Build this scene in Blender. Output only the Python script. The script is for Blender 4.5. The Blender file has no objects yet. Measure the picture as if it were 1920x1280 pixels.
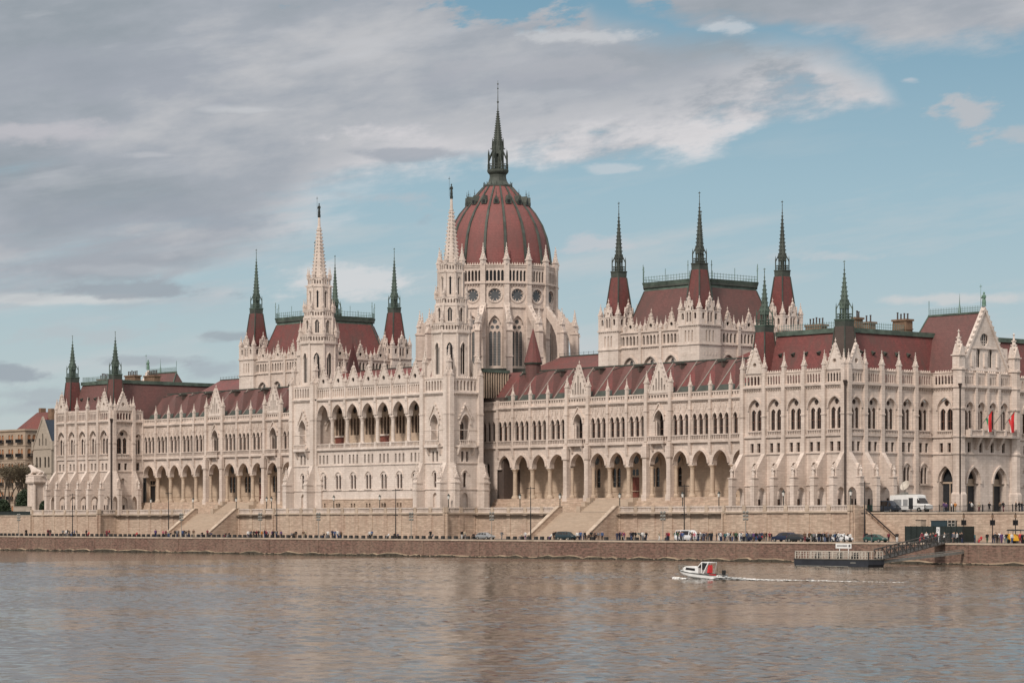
import bpy, math, random
from math import sin, cos, pi, sqrt, radians, atan2
from mathutils import Matrix, Vector
random.seed(11)
sc = bpy.context.scene
col = sc.collection

# ------------------------------------------------------------------ camera numbers (metres; z = 0 is the camera's eye level)
FPX, AZ, CX, CY, HZ = 5175.79, radians(49.477), 468.49, -364.11, 978.07
FW2 = (-sin(AZ), cos(AZ)); RT2 = (cos(AZ), sin(AZ))
def atY(px, Y):
    t = (px - 960) / FPX
    dx, dy = FW2[0] + t * RT2[0], FW2[1] + t * RT2[1]
    return CX + (Y - CY) / dy * dx
WATER, QUAY, TERR = -6.7, -3.43, 1.95
QE = -30.0          # quay edge
WE, PE, CE = 1.0, -4.1, -7.2   # terrace edges: wing, pavilion, centre

# ------------------------------------------------------------------ materials
M = {}
def nodes(name):
    m = bpy.data.materials.new(name); m.use_nodes = True
    nt = m.node_tree; nt.nodes.clear()
    out = nt.nodes.new('ShaderNodeOutputMaterial'); b = nt.nodes.new('ShaderNodeBsdfPrincipled')
    nt.links.new(b.outputs[0], out.inputs[0]); M[name] = m
    return m, nt, b
def N(nt, t, **kw):
    n = nt.nodes.new(t)
    for k, v in kw.items(): setattr(n, k, v)
    return n
def mathn(nt, op, a, b=None, c=None, clamp=False):
    n = nt.nodes.new('ShaderNodeMath'); n.operation = op; n.use_clamp = clamp
    for i, x in enumerate((a, b, c)):
        if x is None: continue
        if isinstance(x, (int, float)): n.inputs[i].default_value = x
        else: nt.links.new(x, n.inputs[i])
    return n.outputs[0]
def mixc(nt, fac, a, b, mode='MIX'):
    n = nt.nodes.new('ShaderNodeMix'); n.data_type = 'RGBA'; n.blend_type = mode
    for s, x in ((n.inputs[0], fac), (n.inputs[6], a), (n.inputs[7], b)):
        if isinstance(x, (int, float)): s.default_value = x
        elif isinstance(x, tuple): s.default_value = (x[0], x[1], x[2], 1)
        else: nt.links.new(x, s)
    return n.outputs[2]
def noise(nt, vec, scale, detail=4, rough=.55):
    n = nt.nodes.new('ShaderNodeTexNoise'); n.inputs['Scale'].default_value = scale
    n.inputs['Detail'].default_value = detail; n.inputs['Roughness'].default_value = rough
    nt.links.new(vec, n.inputs['Vector']); return n.outputs['Fac']
def mapping(nt, vec, scale=(1, 1, 1), loc=(0, 0, 0)):
    n = nt.nodes.new('ShaderNodeMapping'); n.inputs['Scale'].default_value = scale; n.inputs['Location'].default_value = loc
    nt.links.new(vec, n.inputs['Vector']); return n.outputs[0]
def ramp(nt, fac, stops, interp='LINEAR'):
    n = nt.nodes.new('ShaderNodeValToRGB'); cr = n.color_ramp; cr.interpolation = interp
    while len(cr.elements) < len(stops): cr.elements.new(.5)
    for e, (p, c) in zip(cr.elements, stops):
        e.position = p; e.color = (c, c, c, 1) if isinstance(c, (int, float)) else (c[0], c[1], c[2], 1)
    nt.links.new(fac, n.inputs[0]); return n.outputs[0]

def masonry(name, c1, c2, stain, bw=1.3, bh=.5, mortar=.02, dark=.75, stain_amt=.5, rough=.85, bump=.25, mcol=None, mottle=.18):
    m, nt, b = nodes(name)
    tc = N(nt, 'ShaderNodeTexCoord').outputs['Object']
    sep = N(nt, 'ShaderNodeSeparateXYZ'); nt.links.new(tc, sep.inputs[0])
    u = mathn(nt, 'ADD', sep.outputs[0], sep.outputs[1])
    cmb = N(nt, 'ShaderNodeCombineXYZ'); nt.links.new(u, cmb.inputs[0]); nt.links.new(sep.outputs[2], cmb.inputs[1])
    br = N(nt, 'ShaderNodeTexBrick')
    nt.links.new(cmb.outputs[0], br.inputs['Vector'])
    br.inputs['Color1'].default_value = (*c1, 1); br.inputs['Color2'].default_value = (*c2, 1)
    mc = mcol or tuple(x * dark for x in c1)
    br.inputs['Mortar'].default_value = (*mc, 1)
    br.inputs['Scale'].default_value = 1; br.inputs['Mortar Size'].default_value = mortar
    br.inputs['Brick Width'].default_value = bw; br.inputs['Row Height'].default_value = bh
    big = noise(nt, mapping(nt, tc, (.11, .11, .17)), 1, 6)
    streak = noise(nt, mapping(nt, tc, (.9, .9, .07)), 1, 4)
    fine = noise(nt, tc, 1.7, 5, .65)
    s = mathn(nt, 'MULTIPLY', ramp(nt, big, [(.42, 0), (.68, 1)]), .6)
    s = mathn(nt, 'ADD', s, mathn(nt, 'MULTIPLY', ramp(nt, streak, [(.48, 0), (.72, 1)]), .6))
    s = mathn(nt, 'MULTIPLY', s, stain_amt, clamp=True)
    c = mixc(nt, s, br.outputs['Color'], stain)
    c = mixc(nt, mathn(nt, 'MULTIPLY', ramp(nt, fine, [(.35, 1), (.65, 0)]), .22), c, tuple(x * .6 for x in c1))
    mo = noise(nt, mapping(nt, cmb.outputs[0], (1 / bw, 1.1 / bh, 1)), 1.1, 2, .7)
    c = mixc(nt, mathn(nt, 'MULTIPLY', ramp(nt, mo, [(.50, 0), (.68, 1)]), mottle), c, tuple(min(1, x * 1.45) for x in c1))
    c = mixc(nt, mathn(nt, 'MULTIPLY', ramp(nt, mo, [(.32, 1), (.48, 0)]), mottle), c, tuple(x * .45 for x in c1))
    nt.links.new(c, b.inputs['Base Color']); b.inputs['Roughness'].default_value = rough
    b.inputs['Specular IOR Level'].default_value = .25
    h = mathn(nt, 'ADD', mathn(nt, 'MULTIPLY', br.outputs['Fac'], -.5), fine)
    bp = N(nt, 'ShaderNodeBump'); bp.inputs['Strength'].default_value = bump; bp.inputs['Distance'].default_value = .06
    nt.links.new(h, bp.inputs['Height']); nt.links.new(bp.outputs[0], b.inputs['Normal'])
    return m
masonry('stone', (.75, .635, .56), (.655, .55, .48), (.37, .30, .255), 1.25, .46, .02, .64, .75, mottle=.14)
masonry('stone_white', (.80, .695, .625), (.71, .61, .54), (.41, .34, .29), 1.1, .42, .018, .66, .72, mottle=.12)
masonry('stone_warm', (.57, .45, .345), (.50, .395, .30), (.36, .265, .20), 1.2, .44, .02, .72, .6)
masonry('terrace_stone', (.58, .455, .355), (.45, .345, .265), (.37, .25, .19), 1.5, .42, .03, .62, .95, mottle=.35)
masonry('stair_stone', (.52, .42, .33), (.47, .375, .295), (.38, .29, .22), 2.5, .17, .02, .76, .5)
masonry('quay_stone', (.215, .125, .10), (.10, .068, .058), (.30, .225, .17), .9, .36, .035, .6, .8, .8, .5, (.22, .155, .115), .75)
masonry('coping', (.60, .49, .39), (.44, .35, .27), (.30, .23, .18), 2.2, .6, .02, .7, .6)
masonry('render_beige', (.41, .325, .25), (.38, .30, .23), (.27, .215, .17), 4, 3, .004, .9, .5)
masonry('render_pale', (.40, .345, .285), (.37, .32, .265), (.27, .225, .19), 2, .5, .01, .85, .5)

def roofmat(name, c1, c2, stain, stain_amt=.5, rowh=.35, rough=.65):
    m, nt, b = nodes(name)
    tc = N(nt, 'ShaderNodeTexCoord').outputs['Object']
    sep = N(nt, 'ShaderNodeSeparateXYZ'); nt.links.new(tc, sep.inputs[0])
    u = mathn(nt, 'ADD', sep.outputs[0], sep.outputs[1])
    cmb = N(nt, 'ShaderNodeCombineXYZ'); nt.links.new(u, cmb.inputs[0]); nt.links.new(sep.outputs[2], cmb.inputs[1])
    br = N(nt, 'ShaderNodeTexBrick'); nt.links.new(cmb.outputs[0], br.inputs['Vector'])
    br.inputs['Color1'].default_value = (*c1, 1); br.inputs['Color2'].default_value = (*c2, 1)
    br.inputs['Mortar'].default_value = (*[x * .6 for x in c1], 1); br.inputs['Scale'].default_value = 1
    br.inputs['Mortar Size'].default_value = .02; br.inputs['Brick Width'].default_value = .45; br.inputs['Row Height'].default_value = rowh
    big = noise(nt, mapping(nt, tc, (.13, .13, .16)), 1, 6)
    streak = noise(nt, mapping(nt, tc, (1.1, 1.1, .06)), 1, 4)
    s = mathn(nt, 'ADD', mathn(nt, 'MULTIPLY', ramp(nt, big, [(.4, 0), (.7, 1)]), .8), mathn(nt, 'MULTIPLY', ramp(nt, streak, [(.48, 0), (.75, 1)]), .7))
    c = mixc(nt, mathn(nt, 'MULTIPLY', s, stain_amt, clamp=True), br.outputs['Color'], stain)
    nt.links.new(c, b.inputs['Base Color']); b.inputs['Roughness'].default_value = rough
    b.inputs['Specular IOR Level'].default_value = .3
    bp = N(nt, 'ShaderNodeBump'); bp.inputs['Strength'].default_value = .4; bp.inputs['Distance'].default_value = .08
    nt.links.new(br.outputs['Fac'], bp.inputs['Height']); bp.invert = True
    nt.links.new(bp.outputs[0], b.inputs['Normal'])
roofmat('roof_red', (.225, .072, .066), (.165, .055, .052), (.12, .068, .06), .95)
roofmat('roof_dome', (.26, .094, .086), (.215, .078, .072), (.165, .082, .075), .8)
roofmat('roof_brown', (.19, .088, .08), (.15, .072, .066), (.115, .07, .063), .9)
roofmat('roof_dark', (.12, .088, .075), (.10, .075, .065), (.08, .065, .058), .6)
roofmat('roof_city_red', (.20, .06, .045), (.16, .05, .04), (.10, .045, .04), .8)
roofmat('roof_slate', (.045, .06, .085), (.04, .052, .075), (.03, .035, .045), .5)

def plain(name, c, rough=.6, metal=0, var=.25, scale=1.5, spec=.4, bump=0):
    m, nt, b = nodes(name)
    tc = N(nt, 'ShaderNodeTexCoord').outputs['Object']
    f = noise(nt, tc, scale, 5, .6)
    c2 = mixc(nt, ramp(nt, f, [(.3, 0), (.7, 1)]), tuple(x * (1 - var) for x in c), tuple(min(1, x * (1 + var)) for x in c))
    nt.links.new(c2, b.inputs['Base Color']); b.inputs['Roughness'].default_value = rough; b.inputs['Metallic'].default_value = metal
    b.inputs['Specular IOR Level'].default_value = spec
    if bump:
        bp = N(nt, 'ShaderNodeBump'); bp.inputs['Strength'].default_value = bump; bp.inputs['Distance'].default_value = .05
        nt.links.new(f, bp.inputs['Height']); nt.links.new(bp.outputs[0], b.inputs['Normal'])
    return m
plain('lead', (.26, .225, .195), .7, 0, .25, 1)
plain('copper', (.085, .118, .096), .7, 0, .45, .6)
plain('copper_dark', (.062, .072, .061), .65, 0, .35, .6)
plain('bronze', (.035, .042, .038), .55, .2, .3, 2)
plain('verdigris_statue', (.14, .24, .18), .7, 0, .3, 2)
plain('iron', (.02, .02, .022), .5, .3, .2, 3)
plain('pipe', (.055, .04, .034), .6, .2, .3, .5)
plain('rail_green', (.16, .24, .22), .6, 0, .2, 1)
plain('chimney_brick', (.19, .12, .078), .85, 0, .3, 1.2)
plain('flue', (.07, .055, .05), .8, 0, .3, 3)
plain('glass', (.018, .014, .013), .14, 0, .4, .35, .5)
plain('glass_grey', (.10, .105, .11), .2, 0, .3, .3, .5)
plain('sash', (.16, .085, .06), .6, 0, .3, 2)
plain('leading', (.30, .29, .27), .6, 0, .2, 2)
plain('door_red', (.17, .055, .04), .55, 0, .35, 2)
plain('door_dark', (.025, .028, .032), .5, 0, .3, 2)
plain('curtain', (.36, .17, .085), .8, 0, .3, 3)
plain('asphalt', (.13, .115, .10), .9, 0, .2, .5)
plain('paving', (.30, .25, .20), .9, 0, .2, .5)
plain('block_stone', (.045, .043, .042), .8, 0, .3, 2)
plain('lamp_glass', (.75, .74, .70), .35, 0, .05, 2)
plain('steel_grey', (.23, .225, .205), .6, 0, .2, 2)
plain('steel_dark', (.05, .05, .048), .55, .3, .3, 2)
plain('truss_grey', (.105, .098, .09), .6, .3, .3, 2)
plain('white_paint', (.78, .78, .77), .4, 0, .06, 1.5)
plain('rail_white', (.50, .455, .395), .5, 0, .15, 1.5)
plain('hull_dark', (.030, .033, .042), .5, 0, .3, .6)
plain('sign_ink', (.09, .09, .10), .6, 0, .1, 2)
plain('rubber', (.015, .015, .015), .8, 0, .2, 3)
plain('red_cloth', (.60, .035, .04), .8, 0, .1, 2)
plain('white_cloth', (.75, .73, .70), .8, 0, .05, 2)
plain('green_cloth', (.03, .22, .10), .8, 0, .1, 2)
plain('skin', (.50, .30, .21), .6, 0, .08, 6)
plain('leaf_dark', (.035, .055, .028), .7, 0, .5, 1.5)
plain('leaf_spring', (.115, .095, .06), .75, 0, .5, 1.2)
plain('bark', (.10, .078, .06), .9, 0, .3, 3)
plain('hoarding', (.018, .026, .024), .6, 0, .3, .7)
plain('yellow_plastic', (.72, .38, .03), .5, 0, .1, 2)
plain('rock', (.27, .205, .145), .9, 0, .45, .35, .3, .6)
plain('mud_dark', (.050, .042, .03), .9, 0, .4, .5)
plain('foam', (.80, .80, .78), .8, 0, .12, 1.5, .2, .5)
plain('traffic_lens', (.04, .03, .03), .3, 0, .2, 3)
for nm, c in dict(blue_dark=(.018, .026, .06), silver=(.36, .37, .38), teal=(.03, .085, .075), teal_dark=(.025, .045, .055), grey_car=(.16, .17, .18), white_car=(.72, .73, .74), charcoal=(.03, .033, .038), navy_van=(.022, .032, .05)).items():
    m = plain('paint_' + nm, c, .3, .3 if nm in ('silver', 'grey_car') else 0, .04, 2, .5)

# ------------------------------------------------------------------ mesh builder
class MB:
    def __init__(s): s.v = []; s.f = []; s.mi = []; s.cur = 0
    def add(s, vs, fs):
        o = len(s.v); s.v.extend(vs)
        for f in fs: s.f.append(tuple(i + o for i in f)); s.mi.append(s.cur)
    def poly(s, pts): s.add(list(pts), [tuple(range(len(pts)))])
    def box(s, x0, x1, y0, y1, z0, z1):
        s.add([(x0, y0, z0), (x1, y0, z0), (x1, y1, z0), (x0, y1, z0), (x0, y0, z1), (x1, y0, z1), (x1, y1, z1), (x0, y1, z1)],
              [(3, 2, 1, 0), (4, 5, 6, 7), (0, 1, 5, 4), (1, 2, 6, 5), (2, 3, 7, 6), (3, 0, 4, 7)])
    def obox(s, fr, u0, u1, v0, v1, w0, w1):
        s.add([fr(u0, v0, w0), fr(u1, v0, w0), fr(u1, v0, w1), fr(u0, v0, w1), fr(u0, v1, w0), fr(u1, v1, w0), fr(u1, v1, w1), fr(u0, v1, w1)],
              [(3, 2, 1, 0), (4, 5, 6, 7), (0, 1, 5, 4), (1, 2, 6, 5), (2, 3, 7, 6), (3, 0, 4, 7)])
    def prism(s, fr, pts, w0, w1):          # polygon in (u, v) pushed from w0 to w1
        n = len(pts)
        s.add([fr(u, v, w0) for u, v in pts] + [fr(u, v, w1) for u, v in pts],
              [tuple(range(n - 1, -1, -1)), tuple(range(n, 2 * n))] + [(i, (i + 1) % n, (i + 1) % n + n, i + n) for i in range(n)])
    def side(s, fr, u0, u1, pts):           # polygon in (w, v) pushed from u0 to u1
        n = len(pts)
        s.add([fr(u0, v, w) for w, v in pts] + [fr(u1, v, w) for w, v in pts],
              [tuple(range(n)), tuple(range(2 * n - 1, n - 1, -1))] + [(i, (i + 1) % n, (i + 1) % n + n, i + n) for i in range(n)])
    def frus(s, x, y, z0, r0, z1, r1, n=8, rot=None, cap=True):
        if rot is None: rot = pi / n
        vs = [(x + r0 * cos(rot + 2 * pi * i / n), y + r0 * sin(rot + 2 * pi * i / n), z0) for i in range(n)]
        vs += [(x + r1 * cos(rot + 2 * pi * i / n), y + r1 * sin(rot + 2 * pi * i / n), z1) for i in range(n)]
        fs = [(i, (i + 1) % n, (i + 1) % n + n, i + n) for i in range(n)]
        if cap: fs += [tuple(range(n - 1, -1, -1)), tuple(range(n, 2 * n))]
        s.add(vs, fs)
    def lathe(s, x, y, prof, n=8, rot=None):
        for (r0, z0), (r1, z1) in zip(prof, prof[1:]): s.frus(x, y, z0, max(r0, .004), z1, max(r1, .004), n, rot, False)
        s.frus(x, y, prof[-1][1], max(prof[-1][0], .004), prof[-1][1] + .002, max(prof[-1][0], .004) * .9, n, rot, True)
    def sqf(s, x, y, z0, h0, z1, h1): s.frus(x, y, z0, h0 * sqrt(2), z1, h1 * sqrt(2), 4, pi / 4)
    def bar(s, a, b, t):
        a, b = Vector(a), Vector(b); d = (b - a)
        if d.length < 1e-6: return
        d.normalize(); up = Vector((0, 0, 1)) if abs(d.z) < .9 else Vector((1, 0, 0))
        p = d.cross(up).normalized() * t / 2; q = d.cross(p).normalized() * t / 2
        vs = [tuple(c + e) for c in (a, b) for e in (p + q, p - q, -p - q, -p + q)]
        s.add(vs, [(3, 2, 1, 0), (4, 5, 6, 7), (0, 1, 5, 4), (1, 2, 6, 5), (2, 3, 7, 6), (3, 0, 4, 7)])
    def mesh(s, name, mats, smooth=False):
        me = bpy.data.meshes.new(name); me.from_pydata(s.v, [], s.f)
        for m in (mats if isinstance(mats, (list, tuple)) else [mats]): me.materials.append(M[m])
        me.polygons.foreach_set('material_index', s.mi)
        if smooth: me.polygons.foreach_set('use_smooth', [True] * len(s.f))
        me.update(); return me
    def build(s, name, mats, parent=None, smooth=False):
        return link(name, s.mesh(name, mats, smooth), parent)
def link(name, me, parent=None, loc=None):
    o = bpy.data.objects.new(name, me); col.objects.link(o)
    if parent is not None:
        o.parent = parent
        if parent.type == 'EMPTY' and parent.get('abs'): o.matrix_parent_inverse = Matrix.Translation(-Vector(parent.location))
    if loc: o.location = loc
    return o
def tag(o, label=None, cat=None, group=None, kind=None):
    for k, v in (('label', label), ('category', cat), ('group', group), ('kind', kind)):
        if v: o[k] = v
    return o
def empty(name, loc, label, cat, group=None, absolute=False, rz=0):
    o = bpy.data.objects.new(name, None); col.objects.link(o); o.location = loc; o.rotation_euler.z = rz
    o.empty_display_size = .5
    if absolute: o['abs'] = 1
    return tag(o, label, cat, group)
def copy_tree(o, parent=None):
    c = o.copy(); col.objects.link(c); c.parent = parent
    for ch in list(o.children): copy_tree(ch, c)
    return c

# ------------------------------------------------------------------ facade language
def FW(Y, s=1): return lambda u, v, w: (s * u, Y - w, v)             # faces the river
def FS(X, s=1): return lambda u, v, w: (s * (X + w), u, v)           # faces away from the centre
def FI(X, s=1): return lambda u, v, w: (s * (X - w), u, v)           # faces the centre
def FP(cx, cy, phi, a):                                               # polar; phi = 0 looks at the river
    nx, ny, tx, ty = sin(phi), -cos(phi), cos(phi), sin(phi)
    return lambda u, v, w: (cx + nx * (a + w) + tx * u, cy + ny * (a + w) + ty * u, v)
def arch(uc, h, sill, spring, rise, n=5):
    R = (h * h + rise * rise) / (2 * h); L = []
    for i in range(n + 1):
        x = -h * cos(pi / 2 * i / n); d = x + h - R
        L.append((x, spring + sqrt(max(0, R * R - d * d))))
    return [(uc + x, sill, y) for x, y in L] + [(uc - x, sill, y) for x, y in L[-2::-1]]
def rect(uc, h, lo, hi): return [(uc - h, lo, hi), (uc + h, lo, hi)]
def circ(uc, vc, r, n=10): return [(uc - r * cos(pi * i / n), vc - r * sin(pi * i / n), vc + r * sin(pi * i / n)) for i in range(n + 1)]
def wall(mb, fr, u0, u1, v0, top, ops=(), w=0., depth=.4, apex=None):
    T = top if callable(top) else (lambda u: top)
    us = {u0, u1}
    if apex is not None: us.add(apex)
    for o in ops: us.update(p[0] for p in o)
    us = sorted(u for u in us if u0 - 1e-6 <= u <= u1 + 1e-6)
    vs, fs = [], []
    def q(a, b, c, d):
        k = len(vs); vs.extend((a, b, c, d)); fs.append((k, k + 1, k + 2, k + 3))
    def at(o, u):
        for (a, l0, h0), (b, l1, h1) in zip(o, o[1:]):
            if a - 1e-7 <= u <= b + 1e-7:
                t = 0 if b - a < 1e-9 else (u - a) / (b - a)
                return l0 + (l1 - l0) * t, h0 + (h1 - h0) * t
    for a, b in zip(us, us[1:]):
        if b - a < 1e-6: continue
        m = (a + b) / 2; hit = None
        for o in ops:
            if o[0][0] < m < o[-1][0]: hit = o; break
        if hit is None:
            q(fr(a, v0, w), fr(b, v0, w), fr(b, T(b), w), fr(a, T(a), w)); continue
        (la, ha), (lb, hb) = at(hit, a), at(hit, b)
        if max(la, lb) > v0 + 1e-4: q(fr(a, v0, w), fr(b, v0, w), fr(b, lb, w), fr(a, la, w))
        if T(m) > (ha + hb) / 2 + 1e-4: q(fr(a, ha, w), fr(b, hb, w), fr(b, T(b), w), fr(a, T(a), w))
    for o in ops:
        for (a, l0, h0), (b, l1, h1) in zip(o, o[1:]):
            q(fr(a, h0, w), fr(b, h1, w), fr(b, h1, w - depth), fr(a, h0, w - depth))
            if min(l0, l1) > v0 + 1e-4: q(fr(a, l0, w), fr(b, l1, w), fr(b, l1, w - depth), fr(a, l0, w - depth))
        for e in (o[0], o[-1]):
            if e[2] - e[1] > 1e-4: q(fr(e[0], e[1], w), fr(e[0], e[2], w), fr(e[0], e[2], w - depth), fr(e[0], e[1], w - depth))
    mb.add(vs, fs)
def pane(mb, fr, op, w):
    for (a, l0, h0), (b, l1, h1) in zip(op, op[1:]):
        mb.poly((fr(a, l0, w), fr(b, l1, w), fr(b, h1, w), fr(a, h0, w)))
def win(parent, fr, ops, w, name='window', mat='glass', frame='sash', nv=1, step=1.3, t=.09):
    mb = MB()
    for o in ops: pane(mb, fr, o, w)
    mb.cur = 1
    for o in ops:
        a, b = o[0][0], o[-1][0]
        lo = min(p[1] for p in o); hi = max(p[2] for p in o)
        for i in range(1, nv + 1):
            u = a + (b - a) * i / (nv + 1); mb.obox(fr, u - t / 2, u + t / 2, lo, hi - .12, w + .01, w + .06)
        v = lo + step
        while v < o[0][2] - .1 and step > 0 and b - a > .3:
            mb.obox(fr, a, b, v - t / 2, v + t / 2, w + .012, w + .05); v += step
    return mb.build(name, [mat, frame], parent)
def hood(mb, fr, uc, h, spring, rise, t, w0, w1, n=5):
    A = arch(uc, h, 0, spring, rise, n); B = arch(uc, h + t, 0, spring, rise + t * 1.15, n)
    for (a, _, ah), (a2, _, ah2), (b, _, bh), (b2, _, bh2) in zip(A, A[1:], B, B[1:]):
        mb.poly((fr(a, ah, w1), fr(a2, ah2, w1), fr(b2, bh2, w1), fr(b, bh, w1)))
        mb.poly((fr(b, bh, w0), fr(b2, bh2, w0), fr(b2, bh2, w1), fr(b, bh, w1)))
        mb.poly((fr(a, ah, w0), fr(a2, ah2, w0), fr(a2, ah2, w1), fr(a, ah, w1)))
def balus(mb, fr, u0, u1, v0, v1, w, n, th=.28, t=.16):
    mb.obox(fr, u0, u1, v0, v0 + .14, w - th / 2, w + th / 2); mb.obox(fr, u0, u1, v1 - .2, v1, w - th / 2 - .03, w + th / 2 + .03)
    for i in range(n):
        u = u0 + (u1 - u0) * (i + .5) / n; mb.obox(fr, u - t / 2, u + t / 2, v0 + .14, v1 - .2, w - .08, w + .08)
def crest(mb, fr, u0, u1, v, w, step=.62, h=.42):
    n = max(1, round((u1 - u0) / step)); d = (u1 - u0) / n
    for i in range(n):
        u = u0 + d * (i + .5); mb.prism(fr, [(u - d * .36, v), (u + d * .36, v), (u, v + h)], w - .12, w + .12)
def corbels(mb, fr, u0, u1, v0, v1, w0, w1, step=.55):
    n = max(1, round((u1 - u0) / step)); d = (u1 - u0) / n
    for i in range(n):
        u = u0 + d * (i + .5); mb.side(fr, u - d * .25, u + d * .25, [(w0, v0), (w0, v1), (w1, v1)])
def crockets(mb, fr, u0, v0, u1, v1, n, w0, w1, s=.24):
    for i in range(n):
        t = (i + .5) / n; u = u0 + (u1 - u0) * t; v = v0 + (v1 - v0) * t
        k = 1 if u1 < u0 else -1
        mb.obox(fr, u - s / 2 + k * s * .35, u + s / 2 + k * s * .35, v - s * .2, v + s * .9, w0, w1)
def finial(mb, x, y, z, h, r=.16):
    mb.frus(x, y, z - .1, r * .42, z + h * .45, r * .38, 6); mb.frus(x, y, z + h * .42, r * .4, z + h * .55, r * 1.1, 6); mb.frus(x, y, z + h * .55, r * 1.1, z + h * .7, r * .36, 6); mb.frus(x, y, z + h * .7, r * .34, z + h, .03, 6)
_pc = {}
def pinn(parent, x, y, z, b=.32, hs=2.2, hp=2.6, mat='stone_white', name='pinnacle'):
    k = (b, hs, hp, mat)
    if k not in _pc:
        mb = MB(); mb.sqf(0, 0, 0, b, hs, b); mb.sqf(0, 0, hs - .12, b * 1.28, hs + .1, b * 1.28)
        for q in range(4):
            fr = FP(0, 0, q * pi / 2, b); mb.prism(fr, [(-b, hs + .05), (b, hs + .05), (0, hs + b * 2.6)], -b, .06)
            mb.obox(fr, -b * .32, b * .32, hs * .25, hs * .85, -.02, .03)
        mb.frus(0, 0, hs, b * 1.0, hs + hp * .88, b * .14, 8)
        for j in range(4):
            zz = hs + hp * (.2 + .16 * j); rr = b * (1.0 - (1.0 - .14) * (.2 + .16 * j) / .88) + .02
            for q in range(4):
                a = q * pi / 2 + pi / 4; s_ = b * .17; xx, yy = rr * cos(a), rr * sin(a); mb.box(xx - s_, xx + s_, yy - s_, yy + s_, zz - s_ * .6, zz + s_)
        finial(mb, 0, 0, hs + hp * .84, hp * .18, b * .36)
        _pc[k] = mb.mesh(name, mat)
    return link(name, _pc[k], parent, (x, y, z))
_st = {}
def statue(parent, x, y, z, h=2.0, mat='stone_white', rz=0., name='statue', lance=False):
    k = (h, mat, lance)
    if k not in _st:
        mb = MB(); s = h / 2.0
        prof = [(.34, 0), (.34, .12), (.27, .14), (.30, .5), (.24, .95), (.20, 1.1), (.29, 1.42), (.25, 1.55), (.08, 1.62), (.08, 1.68), (.145, 1.76), (.15, 1.86), (.09, 1.97), (.02, 2.0)]
        mb.lathe(0, 0, [(r * s, zz * s) for r, zz in prof], 10)
        for sg in (-1, 1):
            mb.bar((sg * .27 * s, 0, 1.45 * s), (sg * .34 * s, -.08 * s, 1.12 * s), .13 * s); mb.bar((sg * .34 * s, -.08 * s, 1.12 * s), (sg * .2 * s, -.3 * s, 1.2 * s), .11 * s)
        if lance: mb.bar((-.42 * s, -.2 * s, .1), (-.42 * s, -.2 * s, 3.1 * s), .04 * s); mb.box(-.62 * s, -.22 * s, -.26 * s, -.14 * s, 2.75 * s, 2.82 * s)
        _st[k] = mb.mesh(name, mat, True)
        if mat == 'bronze': _st[k].transform(Matrix.Diagonal((.72, .72, 1, 1)))
    o = link(name, _st[k], parent, (x, y, z)); o.rotation_euler.z = rz
    return o
def gable(mb, fr, uc, h, v0, va, w0, w1, n=6, ops=(), depth=.35):
    tp = lambda u: va - (va - v0) * abs(u - uc) / h
    wall(mb, fr, uc - h, uc + h, v0, tp, ops, w1, depth, uc)
    for sg in (-1, 1):
        mb.prism(fr, [(uc + sg * h, v0), (uc + sg * (h + .24), v0), (uc, va + .5), (uc, va)], w0, w1 + .12)
        crockets(mb, fr, uc + sg * (h + .15), v0 + .2, uc + sg * .1, va + .2, n, w1 - .2, w1 + .12)
    mb.prism(fr, [(uc - h, v0), (uc, va), (uc + h, v0)], w0 - .02, w0)
    x, y, z = fr(uc, va, (w0 + w1) / 2); finial(mb, x, y, z + .3, 1.1, .17)
# ================================================================== THE PARLIAMENT
PAR = empty('parliament_building', (0, 30, 2), 'long pale stone gothic parliament with a great red ribbed dome, spires and arcades', 'parliament', absolute=True)

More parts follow.
